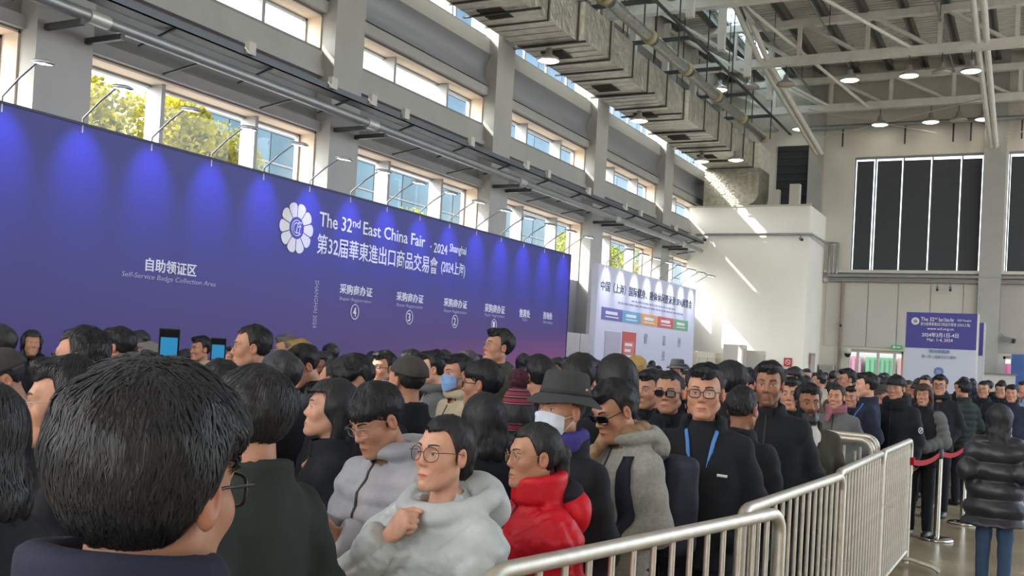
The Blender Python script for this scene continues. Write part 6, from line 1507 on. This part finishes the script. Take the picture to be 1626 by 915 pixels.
('distant person, neat black hair, charcoal jacket, in mid hall', -4.09, 15.54, -212.0, 1.0, {'hair': 'short', 'c': 'dark2', 'lod': 2, 'tone': 1}),
('distant person, thinning hair, charcoal hooded jacket, in mid hall', -8.45, 23.77, 50.0, 0.9, {'hair': 'thin', 'c': 'dark2', 'lod': 2, 'tone': 1, 'col': 'hood'}),
('distant person, neat black hair, charcoal jacket, by the blue board', -6.66, 18.97, -143.0, 0.95, {'hair': 'short', 'c': 'dark2', 'lod': 2, 'tone': 1}),
('distant person, tied hair, navy puffer, by the blue board, second from left', -8.12, 18.35, -243.0, 0.99, {'hair': 'pony', 'c': 'navy', 'lod': 2, 'tone': 2, 'sh': 'woman', 'j': 'puffer'}),
('distant person, straight fringe, black puffer, in mid hall, third from left', -2.42, 11.46, -236.0, 1.02, {'hair': 'fringe', 'c': 'black', 'lod': 2, 'tone': 1, 'j': 'puffer'}),
('distant person, neat black hair, brown jacket, by the blue board, first from left', -8.45, 12.41, 47.0, 0.91, {'hair': 'short', 'c': 'brown', 'lod': 2, 'tone': 1}),
('distant person, thinning hair, navy puffer, in mid hall', -1.94, 24.32, 71.0, 1.02, {'hair': 'thin', 'c': 'navy', 'lod': 2, 'tone': 1, 'j': 'puffer'}),
('distant person, neat black hair, dark green jacket, in mid hall, second from left', -2.16, 16.72, 59.0, 0.97, {'hair': 'short', 'c': 'dgreen', 'lod': 2, 'tone': 1}),
('distant person, straight fringe, charcoal hooded jacket, in mid hall, second from left', -2.34, 10.75, -2.0, 0.92, {'hair': 'fringe', 'c': 'dark2', 'lod': 2, 'tone': 1, 'col': 'hood'}),
('distant person, neat black hair, charcoal puffer, by the blue board', -7.59, 15.44, -163.0, 0.99, {'hair': 'short', 'c': 'dark2', 'lod': 2, 'tone': 1, 'j': 'puffer'}),
('distant person, neat black hair, navy jacket, in mid hall', -3.87, 23.13, -232.0, 0.94, {'hair': 'short', 'c': 'navy', 'lod': 2, 'tone': 1}),
('distant person, neat black hair, olive hooded jacket, past the white board', -5.88, 28.8, -225.0, 0.93, {'hair': 'short', 'c': 'olive', 'lod': 2, 'tone': 1, 'col': 'hood'}),
('distant person, thick round hair, black jacket, by the blue board, second from left', -7.1, 9.04, -203.0, 0.95, {'hair': 'mop', 'c': 'black', 'lod': 2, 'tone': 2}),
('distant person, thinning hair, olive hooded jacket, in mid hall, first from left', -2.72, 21.43, 52.0, 0.93, {'hair': 'thin', 'c': 'olive', 'lod': 2, 'tone': 2, 'col': 'hood'}),
('distant person, long hair, charcoal puffer, in mid hall', -4.37, 14.83, -17.0, 0.99, {'hair': 'long', 'c': 'dark2', 'lod': 2, 'tone': 1, 'sh': 'woman', 'j': 'puffer'}),
('distant person, neat black hair, brown jacket, in mid hall', -3.66, 18.3, -153.0, 1.01, {'hair': 'short', 'c': 'brown', 'lod': 2, 'tone': 1}),
('distant person, thick round hair, black jacket, by the blue board, fourth from left', -5.7, 12.25, -223.0, 0.99, {'hair': 'mop', 'c': 'black', 'lod': 2, 'tone': 2}),
('distant person, tied hair, dark green jacket, in mid hall', -5.56, 23.7, 74.0, 1.01, {'hair': 'pony', 'c': 'dgreen', 'lod': 2, 'tone': 0, 'sh': 'woman'}),
('distant person, neat black hair, black puffer, in mid hall', -4.56, 7.87, -258.0, 1.01, {'hair': 'short', 'c': 'black', 'lod': 2, 'tone': 0, 'j': 'puffer', 'col': 'hood'}),
('distant person, long hair, beige puffer, past the white board', -5.6, 26.72, 5.0, 0.92, {'hair': 'long', 'c': 'beige', 'lod': 2, 'tone': 1, 'sh': 'woman', 'j': 'puffer', 'col': 'hood'}),
('distant person, bobbed hair, navy hooded jacket, past the white board, second from left', -5.6, 32.44, 11.0, 0.94, {'hair': 'bob', 'c': 'navy', 'lod': 2, 'tone': 2, 'sh': 'woman', 'col': 'hood'}),
('distant person, straight fringe, black puffer, in mid hall, second from left', -4.97, 17.52, -156.0, 0.99, {'hair': 'fringe', 'c': 'black', 'lod': 2, 'tone': 2, 'j': 'puffer', 'col': 'hood'}),
('distant person, long hair, black puffer, by the blue board, third from left', -6.67, 11.8, 42.0, 0.98, {'hair': 'long', 'c': 'black', 'lod': 2, 'tone': 2, 'sh': 'woman', 'j': 'puffer'}),
('distant person, bobbed hair, charcoal puffer, by the blue board', -7.09, 21.77, -257.0, 0.98, {'hair': 'bob', 'c': 'dark2', 'lod': 2, 'tone': 1, 'sh': 'woman', 'j': 'puffer'}),
('distant person, straight fringe, charcoal jacket, in mid hall', -3.31, 13.21, 43.0, 0.98, {'hair': 'fringe', 'c': 'dark2', 'lod': 2, 'tone': 2}),
('distant person, thick round hair, navy jacket, past the white board', -8.49, 28.47, 53.0, 1.0, {'hair': 'mop', 'c': 'navy', 'lod': 2, 'tone': 1}),
('distant person, cropped hair, black hooded jacket, past the white board', -5.65, 30.13, 11.0, 1.01, {'hair': 'crew', 'c': 'black', 'lod': 2, 'tone': 2, 'col': 'hood'}),
('distant person, tied hair, black puffer, by the blue board', -7.2, 11.19, 39.0, 0.96, {'hair': 'pony', 'c': 'black', 'lod': 2, 'tone': 2, 'sh': 'woman', 'j': 'puffer'}),
('distant person, long hair, black jacket, by the blue board, first from left', -8.84, 17.84, -240.0, 0.93, {'hair': 'long', 'c': 'black', 'lod': 2, 'tone': 1, 'sh': 'woman'}),
('distant person, thick round hair, brown jacket, in mid hall', -2.98, 15.2, -178.0, 0.93, {'hair': 'mop', 'c': 'brown', 'lod': 2, 'tone': 2}),
('distant person, bobbed hair, navy jacket, by the blue board', -8.18, 13.19, -252.0, 0.91, {'hair': 'bob', 'c': 'navy', 'lod': 2, 'tone': 0, 'sh': 'woman'}),
('distant person, long hair, black puffer, by the blue board, fourth from left', -5.63, 13.03, 28.0, 1.01, {'hair': 'long', 'c': 'black', 'lod': 2, 'tone': 2, 'sh': 'woman', 'j': 'puffer', 'col': 'hood'}),
('distant person, tied hair, navy puffer, by the blue board, first from left', -7.55, 16.56, -208.0, 1.0, {'hair': 'pony', 'c': 'navy', 'lod': 2, 'tone': 2, 'sh': 'woman', 'j': 'puffer'}),
('distant person, tied hair, charcoal jacket, past the white board', -8.49, 27.26, -206.0, 0.98, {'hair': 'pony', 'c': 'dark2', 'lod': 2, 'tone': 1, 'sh': 'woman'}),
('distant person, long hair, navy jacket, in mid hall', -3.83, 31.31, 13.0, 0.9, {'hair': 'long', 'c': 'navy', 'lod': 2, 'tone': 0, 'sh': 'woman'}),
('distant person, bobbed hair, dark green puffer, in mid hall', -3.17, 32.89, 31.0, 0.91, {'hair': 'bob', 'c': 'dgreen', 'lod': 2, 'tone': 0, 'sh': 'woman', 'j': 'puffer'}),
('distant person, straight fringe, black jacket, in mid hall, first from left', -4.55, 6.94, -227.0, 1.0, {'hair': 'fringe', 'c': 'black', 'lod': 1, 'tone': 1}),
('distant person, neat black hair, black jacket, in mid hall, second from left', -2.92, 22.21, -176.0, 0.99, {'hair': 'short', 'c': 'black', 'lod': 2, 'tone': 0}),
('distant person, long hair, black puffer, by the blue board, first from left', -8.78, 6.59, -117.0, 0.99, {'hair': 'long', 'c': 'black', 'lod': 2, 'tone': 1, 'sh': 'woman', 'j': 'puffer', 'col': 'hood'}),
('distant person, bobbed hair, olive jacket, in mid hall', -1.99, 18.6, -178.0, 0.95, {'hair': 'bob', 'c': 'olive', 'lod': 2, 'tone': 2, 'sh': 'woman'}),
('distant person, straight fringe, black jacket, in mid hall, second from left', -3.89, 11.16, 56.0, 0.95, {'hair': 'fringe', 'c': 'black', 'lod': 2, 'tone': 0}),
('distant person, cropped hair, beige jacket, in mid hall', -3.05, 16.43, -0.0, 0.97, {'hair': 'crew', 'c': 'beige', 'lod': 2, 'tone': 1}),
('distant person, straight fringe, black hooded jacket, by the blue board, first from left', -8.63, 8.96, -121.0, 0.98, {'hair': 'fringe', 'c': 'black', 'lod': 2, 'tone': 2, 'col': 'hood'}),
('distant person, long hair, brown hooded jacket, by the blue board', -7.94, 11.3, -140.0, 0.92, {'hair': 'long', 'c': 'brown', 'lod': 2, 'tone': 1, 'sh': 'woman', 'col': 'hood'}),
('distant person, cropped hair, brown puffer, in mid hall', -6.31, 22.93, 21.0, 0.96, {'hair': 'crew', 'c': 'brown', 'lod': 2, 'tone': 0, 'j': 'puffer', 'col': 'hood'}),
('distant person, thinning hair, black puffer, by the blue board', -8.71, 14.61, -234.0, 0.94, {'hair': 'thin', 'c': 'black', 'lod': 2, 'tone': 2, 'j': 'puffer'}),
('distant person, long hair, olive jacket, by the blue board', -7.88, 7.02, -252.0, 1.01, {'hair': 'long', 'c': 'olive', 'lod': 2, 'tone': 1, 'sh': 'woman'}),
('distant person, swept-up hair, black puffer, in mid hall', -3.1, 24.12, -260.0, 1.01, {'hair': 'swept', 'c': 'black', 'lod': 2, 'tone': 1, 'j': 'puffer', 'col': 'hood'}),
('distant person, cropped hair, olive jacket, near the sign pillar', -1.6, 19.93, -250.0, 0.9, {'hair': 'crew', 'c': 'olive', 'lod': 2, 'tone': 0}),
('distant person, thick round hair, black hooded jacket, past the white board', -6.7, 32.78, 45.0, 0.98, {'hair': 'mop', 'c': 'black', 'lod': 2, 'tone': 2, 'col': 'hood'}),
('distant person, neat black hair, black hooded jacket, near the sign pillar, first from left', -0.9, 22.46, 70.0, 0.99, {'hair': 'short', 'c': 'black', 'lod': 2, 'tone': 1, 'col': 'hood'}),
('distant person, cropped hair, brown jacket, in mid hall, second from left', -2.33, 13.81, -30.0, 0.96, {'hair': 'crew', 'c': 'brown', 'lod': 2, 'tone': 0}),
('distant person, neat black hair, olive jacket, by the blue board', -5.77, 10.72, 32.0, 0.97, {'hair': 'short', 'c': 'olive', 'lod': 2, 'tone': 1}),
('distant person, neat black hair, black hooded jacket, in mid hall, first from left', -4.82, 13.39, 52.0, 0.97, {'hair': 'short', 'c': 'black', 'lod': 2, 'tone': 0, 'col': 'hood'}),
('distant person, tied hair, brown jacket, near the sign pillar', -0.22, 24.27, -170.0, 0.98, {'hair': 'pony', 'c': 'brown', 'lod': 2, 'tone': 0, 'sh': 'woman'}),
('distant person, straight fringe, black hooded jacket, by the blue board, second from left', -8.45, 21.76, 87.0, 0.96, {'hair': 'fringe', 'c': 'black', 'lod': 2, 'tone': 1, 'col': 'hood'}),
('distant person, neat black hair, grey jacket, by the blue board', -5.22, 16.32, -146.0, 0.93, {'hair': 'short', 'c': 'grey', 'lod': 2, 'tone': 1}),
('distant person, thinning hair, beige puffer, by the blue board', -6.97, 13.27, 43.0, 0.91, {'hair': 'thin', 'c': 'beige', 'lod': 2, 'tone': 2, 'j': 'puffer'}),
('distant person, bobbed hair, charcoal jacket, by the blue board', -5.01, 21.17, 80.0, 1.02, {'hair': 'bob', 'c': 'dark2', 'lod': 2, 'tone': 1, 'sh': 'woman'}),
('distant person, cropped hair, black hooded jacket, by the blue board, first from left', -6.62, 12.44, -179.0, 0.9, {'hair': 'crew', 'c': 'black', 'lod': 2, 'tone': 0, 'col': 'hood'}),
('distant person, swept-up hair, black jacket, past the white board, first from left', -6.32, 24.44, -229.0, 0.98, {'hair': 'swept', 'c': 'black', 'lod': 2, 'tone': 1}),
('distant person, tied hair, navy jacket, by the blue board, first from left', -7.58, 12.19, 17.0, 1.01, {'hair': 'pony', 'c': 'navy', 'lod': 2, 'tone': 1, 'sh': 'woman'}),
('distant person, thick round hair, olive jacket, near the sign pillar', -1.6, 16.42, -165.0, 0.98, {'hair': 'mop', 'c': 'olive', 'lod': 2, 'tone': 2}),
('distant person, bobbed hair, beige jacket, in mid hall', -2.58, 27.1, 36.0, 0.98, {'hair': 'bob', 'c': 'beige', 'lod': 2, 'tone': 1, 'sh': 'woman'}),
('distant person, long hair, beige jacket, in mid hall', -3.45, 7.51, -187.0, 0.92, {'hair': 'long', 'c': 'beige', 'lod': 1, 'tone': 2, 'sh': 'woman'}),
('distant person, swept-up hair, beige jacket, past the white board', -6.95, 31.87, -197.0, 0.97, {'hair': 'swept', 'c': 'beige', 'lod': 2, 'tone': 1}),
('distant person, tied hair, olive jacket, in mid hall', -3.93, 32.18, -255.0, 0.97, {'hair': 'pony', 'c': 'olive', 'lod': 2, 'tone': 2, 'sh': 'woman'}),
('distant person, thinning hair, brown puffer, in mid hall', -8.74, 22.78, 79.0, 0.91, {'hair': 'thin', 'c': 'brown', 'lod': 2, 'tone': 2, 'j': 'puffer'}),
('distant person, neat black hair, black jacket, in mid hall, first from left', -4.4, 10.31, 2.0, 0.91, {'hair': 'short', 'c': 'black', 'lod': 2, 'tone': 1}),
('distant person, straight fringe, black puffer, by the blue board, first from left', -8.32, 8.17, -198.0, 0.92, {'hair': 'fringe', 'c': 'black', 'lod': 2, 'tone': 1, 'j': 'puffer'}),
('distant person, long hair, charcoal puffer, past the white board', -4.61, 28.91, -29.0, 1.01, {'hair': 'long', 'c': 'dark2', 'lod': 2, 'tone': 1, 'sh': 'woman', 'j': 'puffer'}),
('distant person, long hair, black puffer, past the white board', -6.72, 30.48, -218.0, 0.98, {'hair': 'long', 'c': 'black', 'lod': 2, 'tone': 0, 'sh': 'woman', 'j': 'puffer', 'col': 'hood'}),
('distant person, long hair, black jacket, in mid hall', -3.6, 14.72, 63.0, 0.95, {'hair': 'long', 'c': 'black', 'lod': 2, 'tone': 1, 'sh': 'woman'}),
('distant person, neat black hair, grey jacket, in mid hall, first from left', -3.97, 9.77, -204.0, 0.94, {'hair': 'short', 'c': 'grey', 'lod': 2, 'tone': 1}),
('distant person, neat black hair, black jacket, by the blue board, first from left', -6.61, 20.53, -187.0, 0.98, {'hair': 'short', 'c': 'black', 'lod': 2, 'tone': 0}),
('distant person, cropped hair, black jacket, near the sign pillar', -1.09, 26.1, -198.0, 0.94, {'hair': 'crew', 'c': 'black', 'lod': 2, 'tone': 0}),
('distant person, thinning hair, black puffer, in mid hall', -3.97, 26.49, -263.0, 0.92, {'hair': 'thin', 'c': 'black', 'lod': 2, 'tone': 1, 'j': 'puffer'}),
('distant person, bobbed hair, navy jacket, in mid hall', -4.94, 12.1, -244.0, 0.97, {'hair': 'bob', 'c': 'navy', 'lod': 2, 'tone': 1, 'sh': 'woman'}),
('distant person, thick round hair, black jacket, by the blue board, first from left', -8.56, 10.46, 84.0, 0.95, {'hair': 'mop', 'c': 'black', 'lod': 2, 'tone': 1}),
('distant person, tied hair, black jacket, in mid hall', -2.77, 12.68, -253.0, 0.98, {'hair': 'pony', 'c': 'black', 'lod': 2, 'tone': 1, 'sh': 'woman'}),
('distant person, neat black hair, black jacket, by the blue board, second from left', -5.8, 20.91, 60.0, 1.0, {'hair': 'short', 'c': 'black', 'lod': 2, 'tone': 0}),
('distant person, bobbed hair, grey puffer, by the blue board', -5.79, 7.96, 77.0, 0.91, {'hair': 'bob', 'c': 'grey', 'lod': 2, 'tone': 1, 'sh': 'woman', 'j': 'puffer'}),
('distant person, straight fringe, navy hooded jacket, by the blue board', -6.39, 9.02, -168.0, 0.91, {'hair': 'fringe', 'c': 'navy', 'lod': 2, 'tone': 2, 'col': 'hood'}),
('distant person, swept-up hair, brown hooded jacket, by the blue board', -8.85, 19.15, -239.0, 0.93, {'hair': 'swept', 'c': 'brown', 'lod': 2, 'tone': 1, 'col': 'hood'}),
('distant person, tied hair, black puffer, past the white board', -4.12, 28.25, -194.0, 0.91, {'hair': 'pony', 'c': 'black', 'lod': 2, 'tone': 1, 'sh': 'woman', 'j': 'puffer'}),
('distant person, long hair, navy hooded jacket, past the white board', -8.12, 24.52, -230.0, 0.99, {'hair': 'long', 'c': 'navy', 'lod': 2, 'tone': 1, 'sh': 'woman', 'col': 'hood'}),
('distant person, neat black hair, charcoal jacket, past the white board, second from left', -4.96, 27.86, 6.0, 0.95, {'hair': 'short', 'c': 'dark2', 'lod': 2, 'tone': 2}),
('distant person, bobbed hair, olive jacket, by the blue board', -5.61, 18.62, 48.0, 1.01, {'hair': 'bob', 'c': 'olive', 'lod': 2, 'tone': 2, 'sh': 'woman'}),
('distant person, cropped hair, charcoal hooded jacket, by the blue board', -5.87, 9.61, 67.0, 1.01, {'hair': 'crew', 'c': 'dark2', 'lod': 2, 'tone': 1, 'col': 'hood'}),
('distant person, neat black hair, brown jacket, by the blue board, second from left', -5.31, 19.85, -4.0, 0.95, {'hair': 'short', 'c': 'brown', 'lod': 2, 'tone': 1}),
('distant person, neat black hair, olive jacket, past the white board', -4.74, 31.26, -12.0, 0.99, {'hair': 'short', 'c': 'olive', 'lod': 2, 'tone': 2}),
('distant person, thinning hair, olive hooded jacket, in mid hall, second from left', -2.48, 23.59, 33.0, 0.93, {'hair': 'thin', 'c': 'olive', 'lod': 2, 'tone': 0, 'col': 'hood'}),
('distant person, neat black hair, grey jacket, in mid hall, second from left', -2.26, 7.31, 6.0, 0.9, {'hair': 'short', 'c': 'grey', 'lod': 1, 'tone': 1}),
('distant person, long hair, grey hooded jacket, by the blue board', -8.42, 15.5, 82.0, 0.98, {'hair': 'long', 'c': 'grey', 'lod': 2, 'tone': 0, 'sh': 'woman', 'col': 'hood'}),
('distant person, swept-up hair, charcoal jacket, by the blue board', -6.49, 17.2, -202.0, 0.97, {'hair': 'swept', 'c': 'dark2', 'lod': 2, 'tone': 2}),
('distant person, long hair, black puffer, in mid hall', -3.48, 27.29, -269.0, 1.01, {'hair': 'long', 'c': 'black', 'lod': 2, 'tone': 0, 'sh': 'woman', 'j': 'puffer'}),
('distant person, thinning hair, black jacket, in mid hall, second from left', -3.59, 15.99, 2.0, 0.98, {'hair': 'thin', 'c': 'black', 'lod': 2, 'tone': 2}),
('distant person, long hair, olive puffer, by the blue board', -5.9, 11.61, -3.0, 1.01, {'hair': 'long', 'c': 'olive', 'lod': 2, 'tone': 0, 'sh': 'woman', 'j': 'puffer'}),
('distant person, neat black hair, black hooded jacket, in mid hall, second from left', -4.29, 22.3, -224.0, 0.92, {'hair': 'short', 'c': 'black', 'lod': 2, 'tone': 1, 'col': 'hood'}),
('distant person, neat black hair, black puffer, by the blue board', -6.57, 7.08, -196.0, 0.97, {'hair': 'short', 'c': 'black', 'lod': 2, 'tone': 2, 'j': 'puffer'}),
('distant person, tied hair, black hooded jacket, in mid hall', -3.35, 11.62, 79.0, 1.01, {'hair': 'pony', 'c': 'black', 'lod': 2, 'tone': 1, 'sh': 'woman', 'col': 'hood'}),
('distant person, cropped hair, dark green jacket, in mid hall', -3.27, 14.04, -239.0, 0.97, {'hair': 'crew', 'c': 'dgreen', 'lod': 2, 'tone': 1}),
('distant person, neat black hair, olive jacket, in mid hall, first from left', -4.47, 12.53, -222.0, 0.96, {'hair': 'short', 'c': 'olive', 'lod': 2, 'tone': 0}),
('distant person, long hair, dark green jacket, past the white board', -7.29, 28.55, -216.0, 0.98, {'hair': 'long', 'c': 'dgreen', 'lod': 2, 'tone': 2, 'sh': 'woman'}),
('distant person, tied hair, beige hooded jacket, past the white board', -4.57, 32.78, -189.0, 1.0, {'hair': 'pony', 'c': 'beige', 'lod': 2, 'tone': 1, 'sh': 'woman', 'col': 'hood'}),
('distant person, neat black hair, charcoal jacket, past the white board, first from left', -8.88, 25.19, -13.0, 0.91, {'hair': 'short', 'c': 'dark2', 'lod': 2, 'tone': 1}),
('distant person, thinning hair, black jacket, in mid hall, first from left', -4.99, 15.52, -194.0, 0.92, {'hair': 'thin', 'c': 'black', 'lod': 2, 'tone': 1}),
('distant person, tied hair, beige hooded jacket, in mid hall', -7.15, 23.88, -222.0, 0.98, {'hair': 'pony', 'c': 'beige', 'lod': 2, 'tone': 1, 'sh': 'woman', 'col': 'hood'}),
('distant person, cropped hair, grey hooded jacket, in mid hall', -3.14, 26.5, -224.0, 1.01, {'hair': 'crew', 'c': 'grey', 'lod': 2, 'tone': 1, 'col': 'hood'}),
('distant person, neat black hair, navy hooded jacket, in mid hall', -3.94, 8.67, -167.0, 0.93, {'hair': 'short', 'c': 'navy', 'lod': 2, 'tone': 1, 'col': 'hood'}),
('distant person, cropped hair, charcoal puffer, by the blue board', -6.6, 10.73, -149.0, 1.0, {'hair': 'crew', 'c': 'dark2', 'lod': 2, 'tone': 0, 'j': 'puffer'}),
('distant person, tied hair, black hooded jacket, by the blue board, first from left', -7.17, 10.06, 70.0, 0.97, {'hair': 'pony', 'c': 'black', 'lod': 2, 'tone': 1, 'sh': 'woman', 'col': 'hood'}),
('distant person, thinning hair, charcoal jacket, near the sign pillar', -1.63, 32.8, -169.0, 0.92, {'hair': 'thin', 'c': 'dark2', 'lod': 2, 'tone': 1}),
('distant person, swept-up hair, charcoal puffer, by the blue board', -5.8, 15.53, 33.0, 0.91, {'hair': 'swept', 'c': 'dark2', 'lod': 2, 'tone': 1, 'j': 'puffer', 'col': 'hood'}),
('distant person, bobbed hair, navy puffer, in mid hall', -2.96, 10.42, -194.0, 0.93, {'hair': 'bob', 'c': 'navy', 'lod': 2, 'tone': 0, 'sh': 'woman', 'j': 'puffer'}),
('distant person, bobbed hair, black puffer, by the blue board', -6.77, 15.06, 22.0, 0.94, {'hair': 'bob', 'c': 'black', 'lod': 2, 'tone': 0, 'sh': 'woman', 'j': 'puffer'}),
('distant person, straight fringe, black puffer, in mid hall, fourth from left', -2.19, 15.82, -265.0, 0.99, {'hair': 'fringe', 'c': 'black', 'lod': 2, 'tone': 1, 'j': 'puffer'})]
BODY = []
for row in PEOPLE: BODY.append(person(*row))
for lab, x, y, yaw, S, o in CROWD: person(lab, x, y, yaw, S, o, 'distant people in the queue')
def find(s):
    for row, b in zip(PEOPLE, BODY):
        if s in row[0]: return b
def wm(root): return Matrix.Translation(root.location) @ root.rotation_euler.to_matrix().to_4x4() @ Matrix.Diagonal((*root.scale, 1))
# front man's collar label
r, jf, Mh = find('from behind at the front')
g = Geo(); g.add(*strip(jf, [(-.03, 1.485), (.03, 1.485)], .03, .004, 6, sgn=-1), (0, 0, 0)); ob('collar_label', g.mesh('collar_label', CLOTH['white'], False), r)
# red jacket: black hood lining
r, jf, Mh = find('bright red')
def blob(c, rad, h=.011, k=.006):
    lo = [c[i] - rad[i] - .03 for i in range(3)]; hi = [c[i] + rad[i] + .03 for i in range(3)]; X, Y, Z = grid(lo, hi, h); d = ell(X, Y, Z, c, rad) + k * wob(X, Y, Z, 40); v, f = nets(d, lo, h); return Geo().add(v, f, (0, 0, 0))
ob('hood', blob((0, -.135, 1.40), (.15, .075, .105)).mesh('hood', CLOTH['red'], False), r)
ob('hood_lining', blob((0, -.115, 1.465), (.115, .07, .062)).mesh('hood_lining', CLOTH['black'], False), r)
# chest lettering and marks
r, jf, Mh = find('lettered black jacket')
me = text_mesh('ADE', -.12, .02, 0, .04, offset=.004, depth=.002); n_ = len(me.vertices); co = np.empty(n_ * 3, f32); me.vertices.foreach_get('co', co); co = co.reshape(-1, 3)
y_ = jf.front(-co[:, 0], co[:, 1] + 1.235) + .003; me.vertices.foreach_set('co', np.stack([-co[:, 0], y_ + co[:, 2], co[:, 1] + 1.235], 1).ravel()); me.materials.clear(); me.materials.append(LETW); ob('lettering', me, r)
r, jf, Mh = find('blue lanyard facing')
g = Geo(); g.add(*strip(jf, [(-.13, 1.235), (-.085, 1.24)], .012, .003, 6), (0, 0, 0)); ob('chest_logo', g.mesh('chest_logo', LETW, False), r)
r, jf, Mh = find('round badge')
th = np.linspace(0, 2 * math.pi, 20, endpoint=False)
bm_ = MB(); bm_.lathe([(0, .006), (.032, .006), (.036, .0), (.0, .0)], n=18, axis='X'); bg_ = bm_.build('badge', mat('badge_dark', rgb(60, 64, 66), .6), r); bg_.location = (-.285, .01, 1.2)
bg_.matrix_local = Matrix.Translation((-.27, .035, 1.2)) @ Euler((0, 0, math.radians(155))).to_matrix().to_4x4()
bm_ = MB(); bm_.tube([(.008, .028 * math.cos(t), .028 * math.sin(t)) for t in th], .004, 4, closed=True); bm_.tube([(.008, -.012, -.012), (.008, .012, .014)], .005, 4); ob('badge_mark', bm_.mesh('badge_mark', LETW), bg_)
# backpack on the hoodie man
r, jf, Mh = find('wearing a backpack'); W = wm(r)
bp_root = tag(empty('backpack', W.translation, r.rotation_euler.z), 'dark navy backpack worn by the man in the grey hoodie', 'backpack'); bp_root.scale = r.scale
lo = (-.22, -.42, .88); hi = (.22, -.08, 1.46); X, Y, Z = grid(lo, hi, .012)
qx, qy, qz = np.abs(X) - .11, np.abs(Y + .235) - .05, np.abs(Z - 1.17) - .17
d = np.sqrt(np.maximum(qx, 0) ** 2 + np.maximum(qy, 0) ** 2 + np.maximum(qz, 0) ** 2) + np.minimum(np.maximum(qx, np.maximum(qy, qz)), 0) - .05 + .004 * wob(X, Y, Z, 25)
v, f = nets(d, lo, .012); NAVYB = fab('backpack_navy', (32, 35, 50), .7); ob('bag', Geo().add(v, f, (0, 0, 0)).mesh('bag', NAVYB, False), bp_root)
for s in (-1, 1):
    g = Geo(); g.add(*strip(jf, [(s * .115, 1.395), (s * .125, 1.30), (s * .15, 1.12), (s * .165, 1.02)], .055, .006, 24, th=.012), (0, 0, 0)); g.add(*strip(jf, [(s * .115, 1.395), (s * .115, 1.33), (s * .11, 1.2)], .055, .006, 12, sgn=-1, th=.012), (0, 0, 0)); ob('strap', g.mesh('strap', NAVYB, False), bp_root)
# raised phones
SCR = mat('phone_screen', rgb(30, 110, 160), .2, emit=(rgb(60, 150, 200), .45)); SCR2 = mat('phone_screen_dark', rgb(20, 24, 30), .2)
def phone(p, face, label, tilt=0):
    r_ = tag(empty('phone', p), label, 'phone', 'phones held up'); d = Vector(face).normalized(); r_.rotation_euler = (math.radians(tilt), 0, math.atan2(d.y, d.x) + math.pi / 2)
    MB().box((-.037, 0, -.078), (.037, .009, .078)).build('body', BLACKM, r_)
    MB().box((-.034, -.001, -.074), (.034, 0, .074)).build('screen', SCR2, r_)
    MB().box((-.030, -.002, -.04), (.030, -.001, .045)).build('picture', SCR, r_)
phone((-2.870, 2.731, 1.700), (2.870, -2.731, 0), 'raised phone with a blue screen, first of two over the front head', 8)
phone((-3.610, 3.756, 1.672), (3.610, -3.756, 0), 'raised phone with a blue screen beside the blue-jacketed man', 6)
phone((-2.198, 1.590, 1.362), (2.198, -1.590, 0), 'dark phone held low at the picture edge', 25)
# papers and handbag of the bobbed woman
r, jf, Mh = find('holding papers'); W = wm(r)
pr = tag(empty('papers', W @ Vector((.03, .245, 1.16)), r.rotation_euler.z), 'sheaf of white papers held by the woman with bobbed hair', 'papers')
for k in range(5):
    p_ = MB().box((-.085, -.002, -.12), (.085, 0, .12)).build('sheet', mat('paper', rgb(178, 176, 176), .7), pr); p_.location = (.004 * k, .006 * k, .003 * k); p_.rotation_euler = (.25 + .02 * k, .5 + .03 * k, 0)
hbag = tag(empty('handbag', W @ Vector((.12, .22, .72)), r.rotation_euler.z), 'tan handbag hanging before the woman with papers', 'bag')
ob('bag', blob((0, 0, .12), (.14, .05, .12)).mesh('bag', mat('tan_leather', rgb(140, 118, 90), .6, noise=(9, .1)), False), hbag)
MB().tube([(-.1, 0, .2), (-.06, -.02, .45), (0, -.04, .55), (.06, -.02, .45), (.1, 0, .2)], .008, 6).build('strap', mat('tan_leather', (0, 0, 0)), hbag)
# grey sleeves of the vest wearer
for s, a in ((1, 'belly'), (-1, 'belly')):
    A_ = ARMS[a]; pts = [A_[0], A_[1], A_[2]]; pts = [(s * p[0], p[1], p[2]) for p in pts]
    lo = [min(p[i] for p in pts) - .12 for i in range(3)]; hi = [max(p[i] for p in pts) + .12 for i in range(3)]; X, Y, Z = grid(lo, hi, .014)
    c1, s1 = cap(X, Y, Z, pts[0], pts[1], .082, .078, True); c2, s2 = cap(X, Y, Z, pts[1], pts[2], .078, .062, True)
    d = smin(c1 - .01 * np.abs(np.sin(s1 * 42)), c2 - .01 * np.abs(np.sin(s2 * 42)), .03); v, f = nets(d, lo, .014); ob('sleeve', Geo().add(v, f, (0, 0, 0)).mesh('sleeve', CLOTH['grey'], False), r)
# extra scarf on the hoodie man
ob('scarf', scarf_mesh(), find('wearing a backpack')[0], mt=mat('patterned_scarf', rgb(150, 120, 92), .9, noise=(28, .4)))
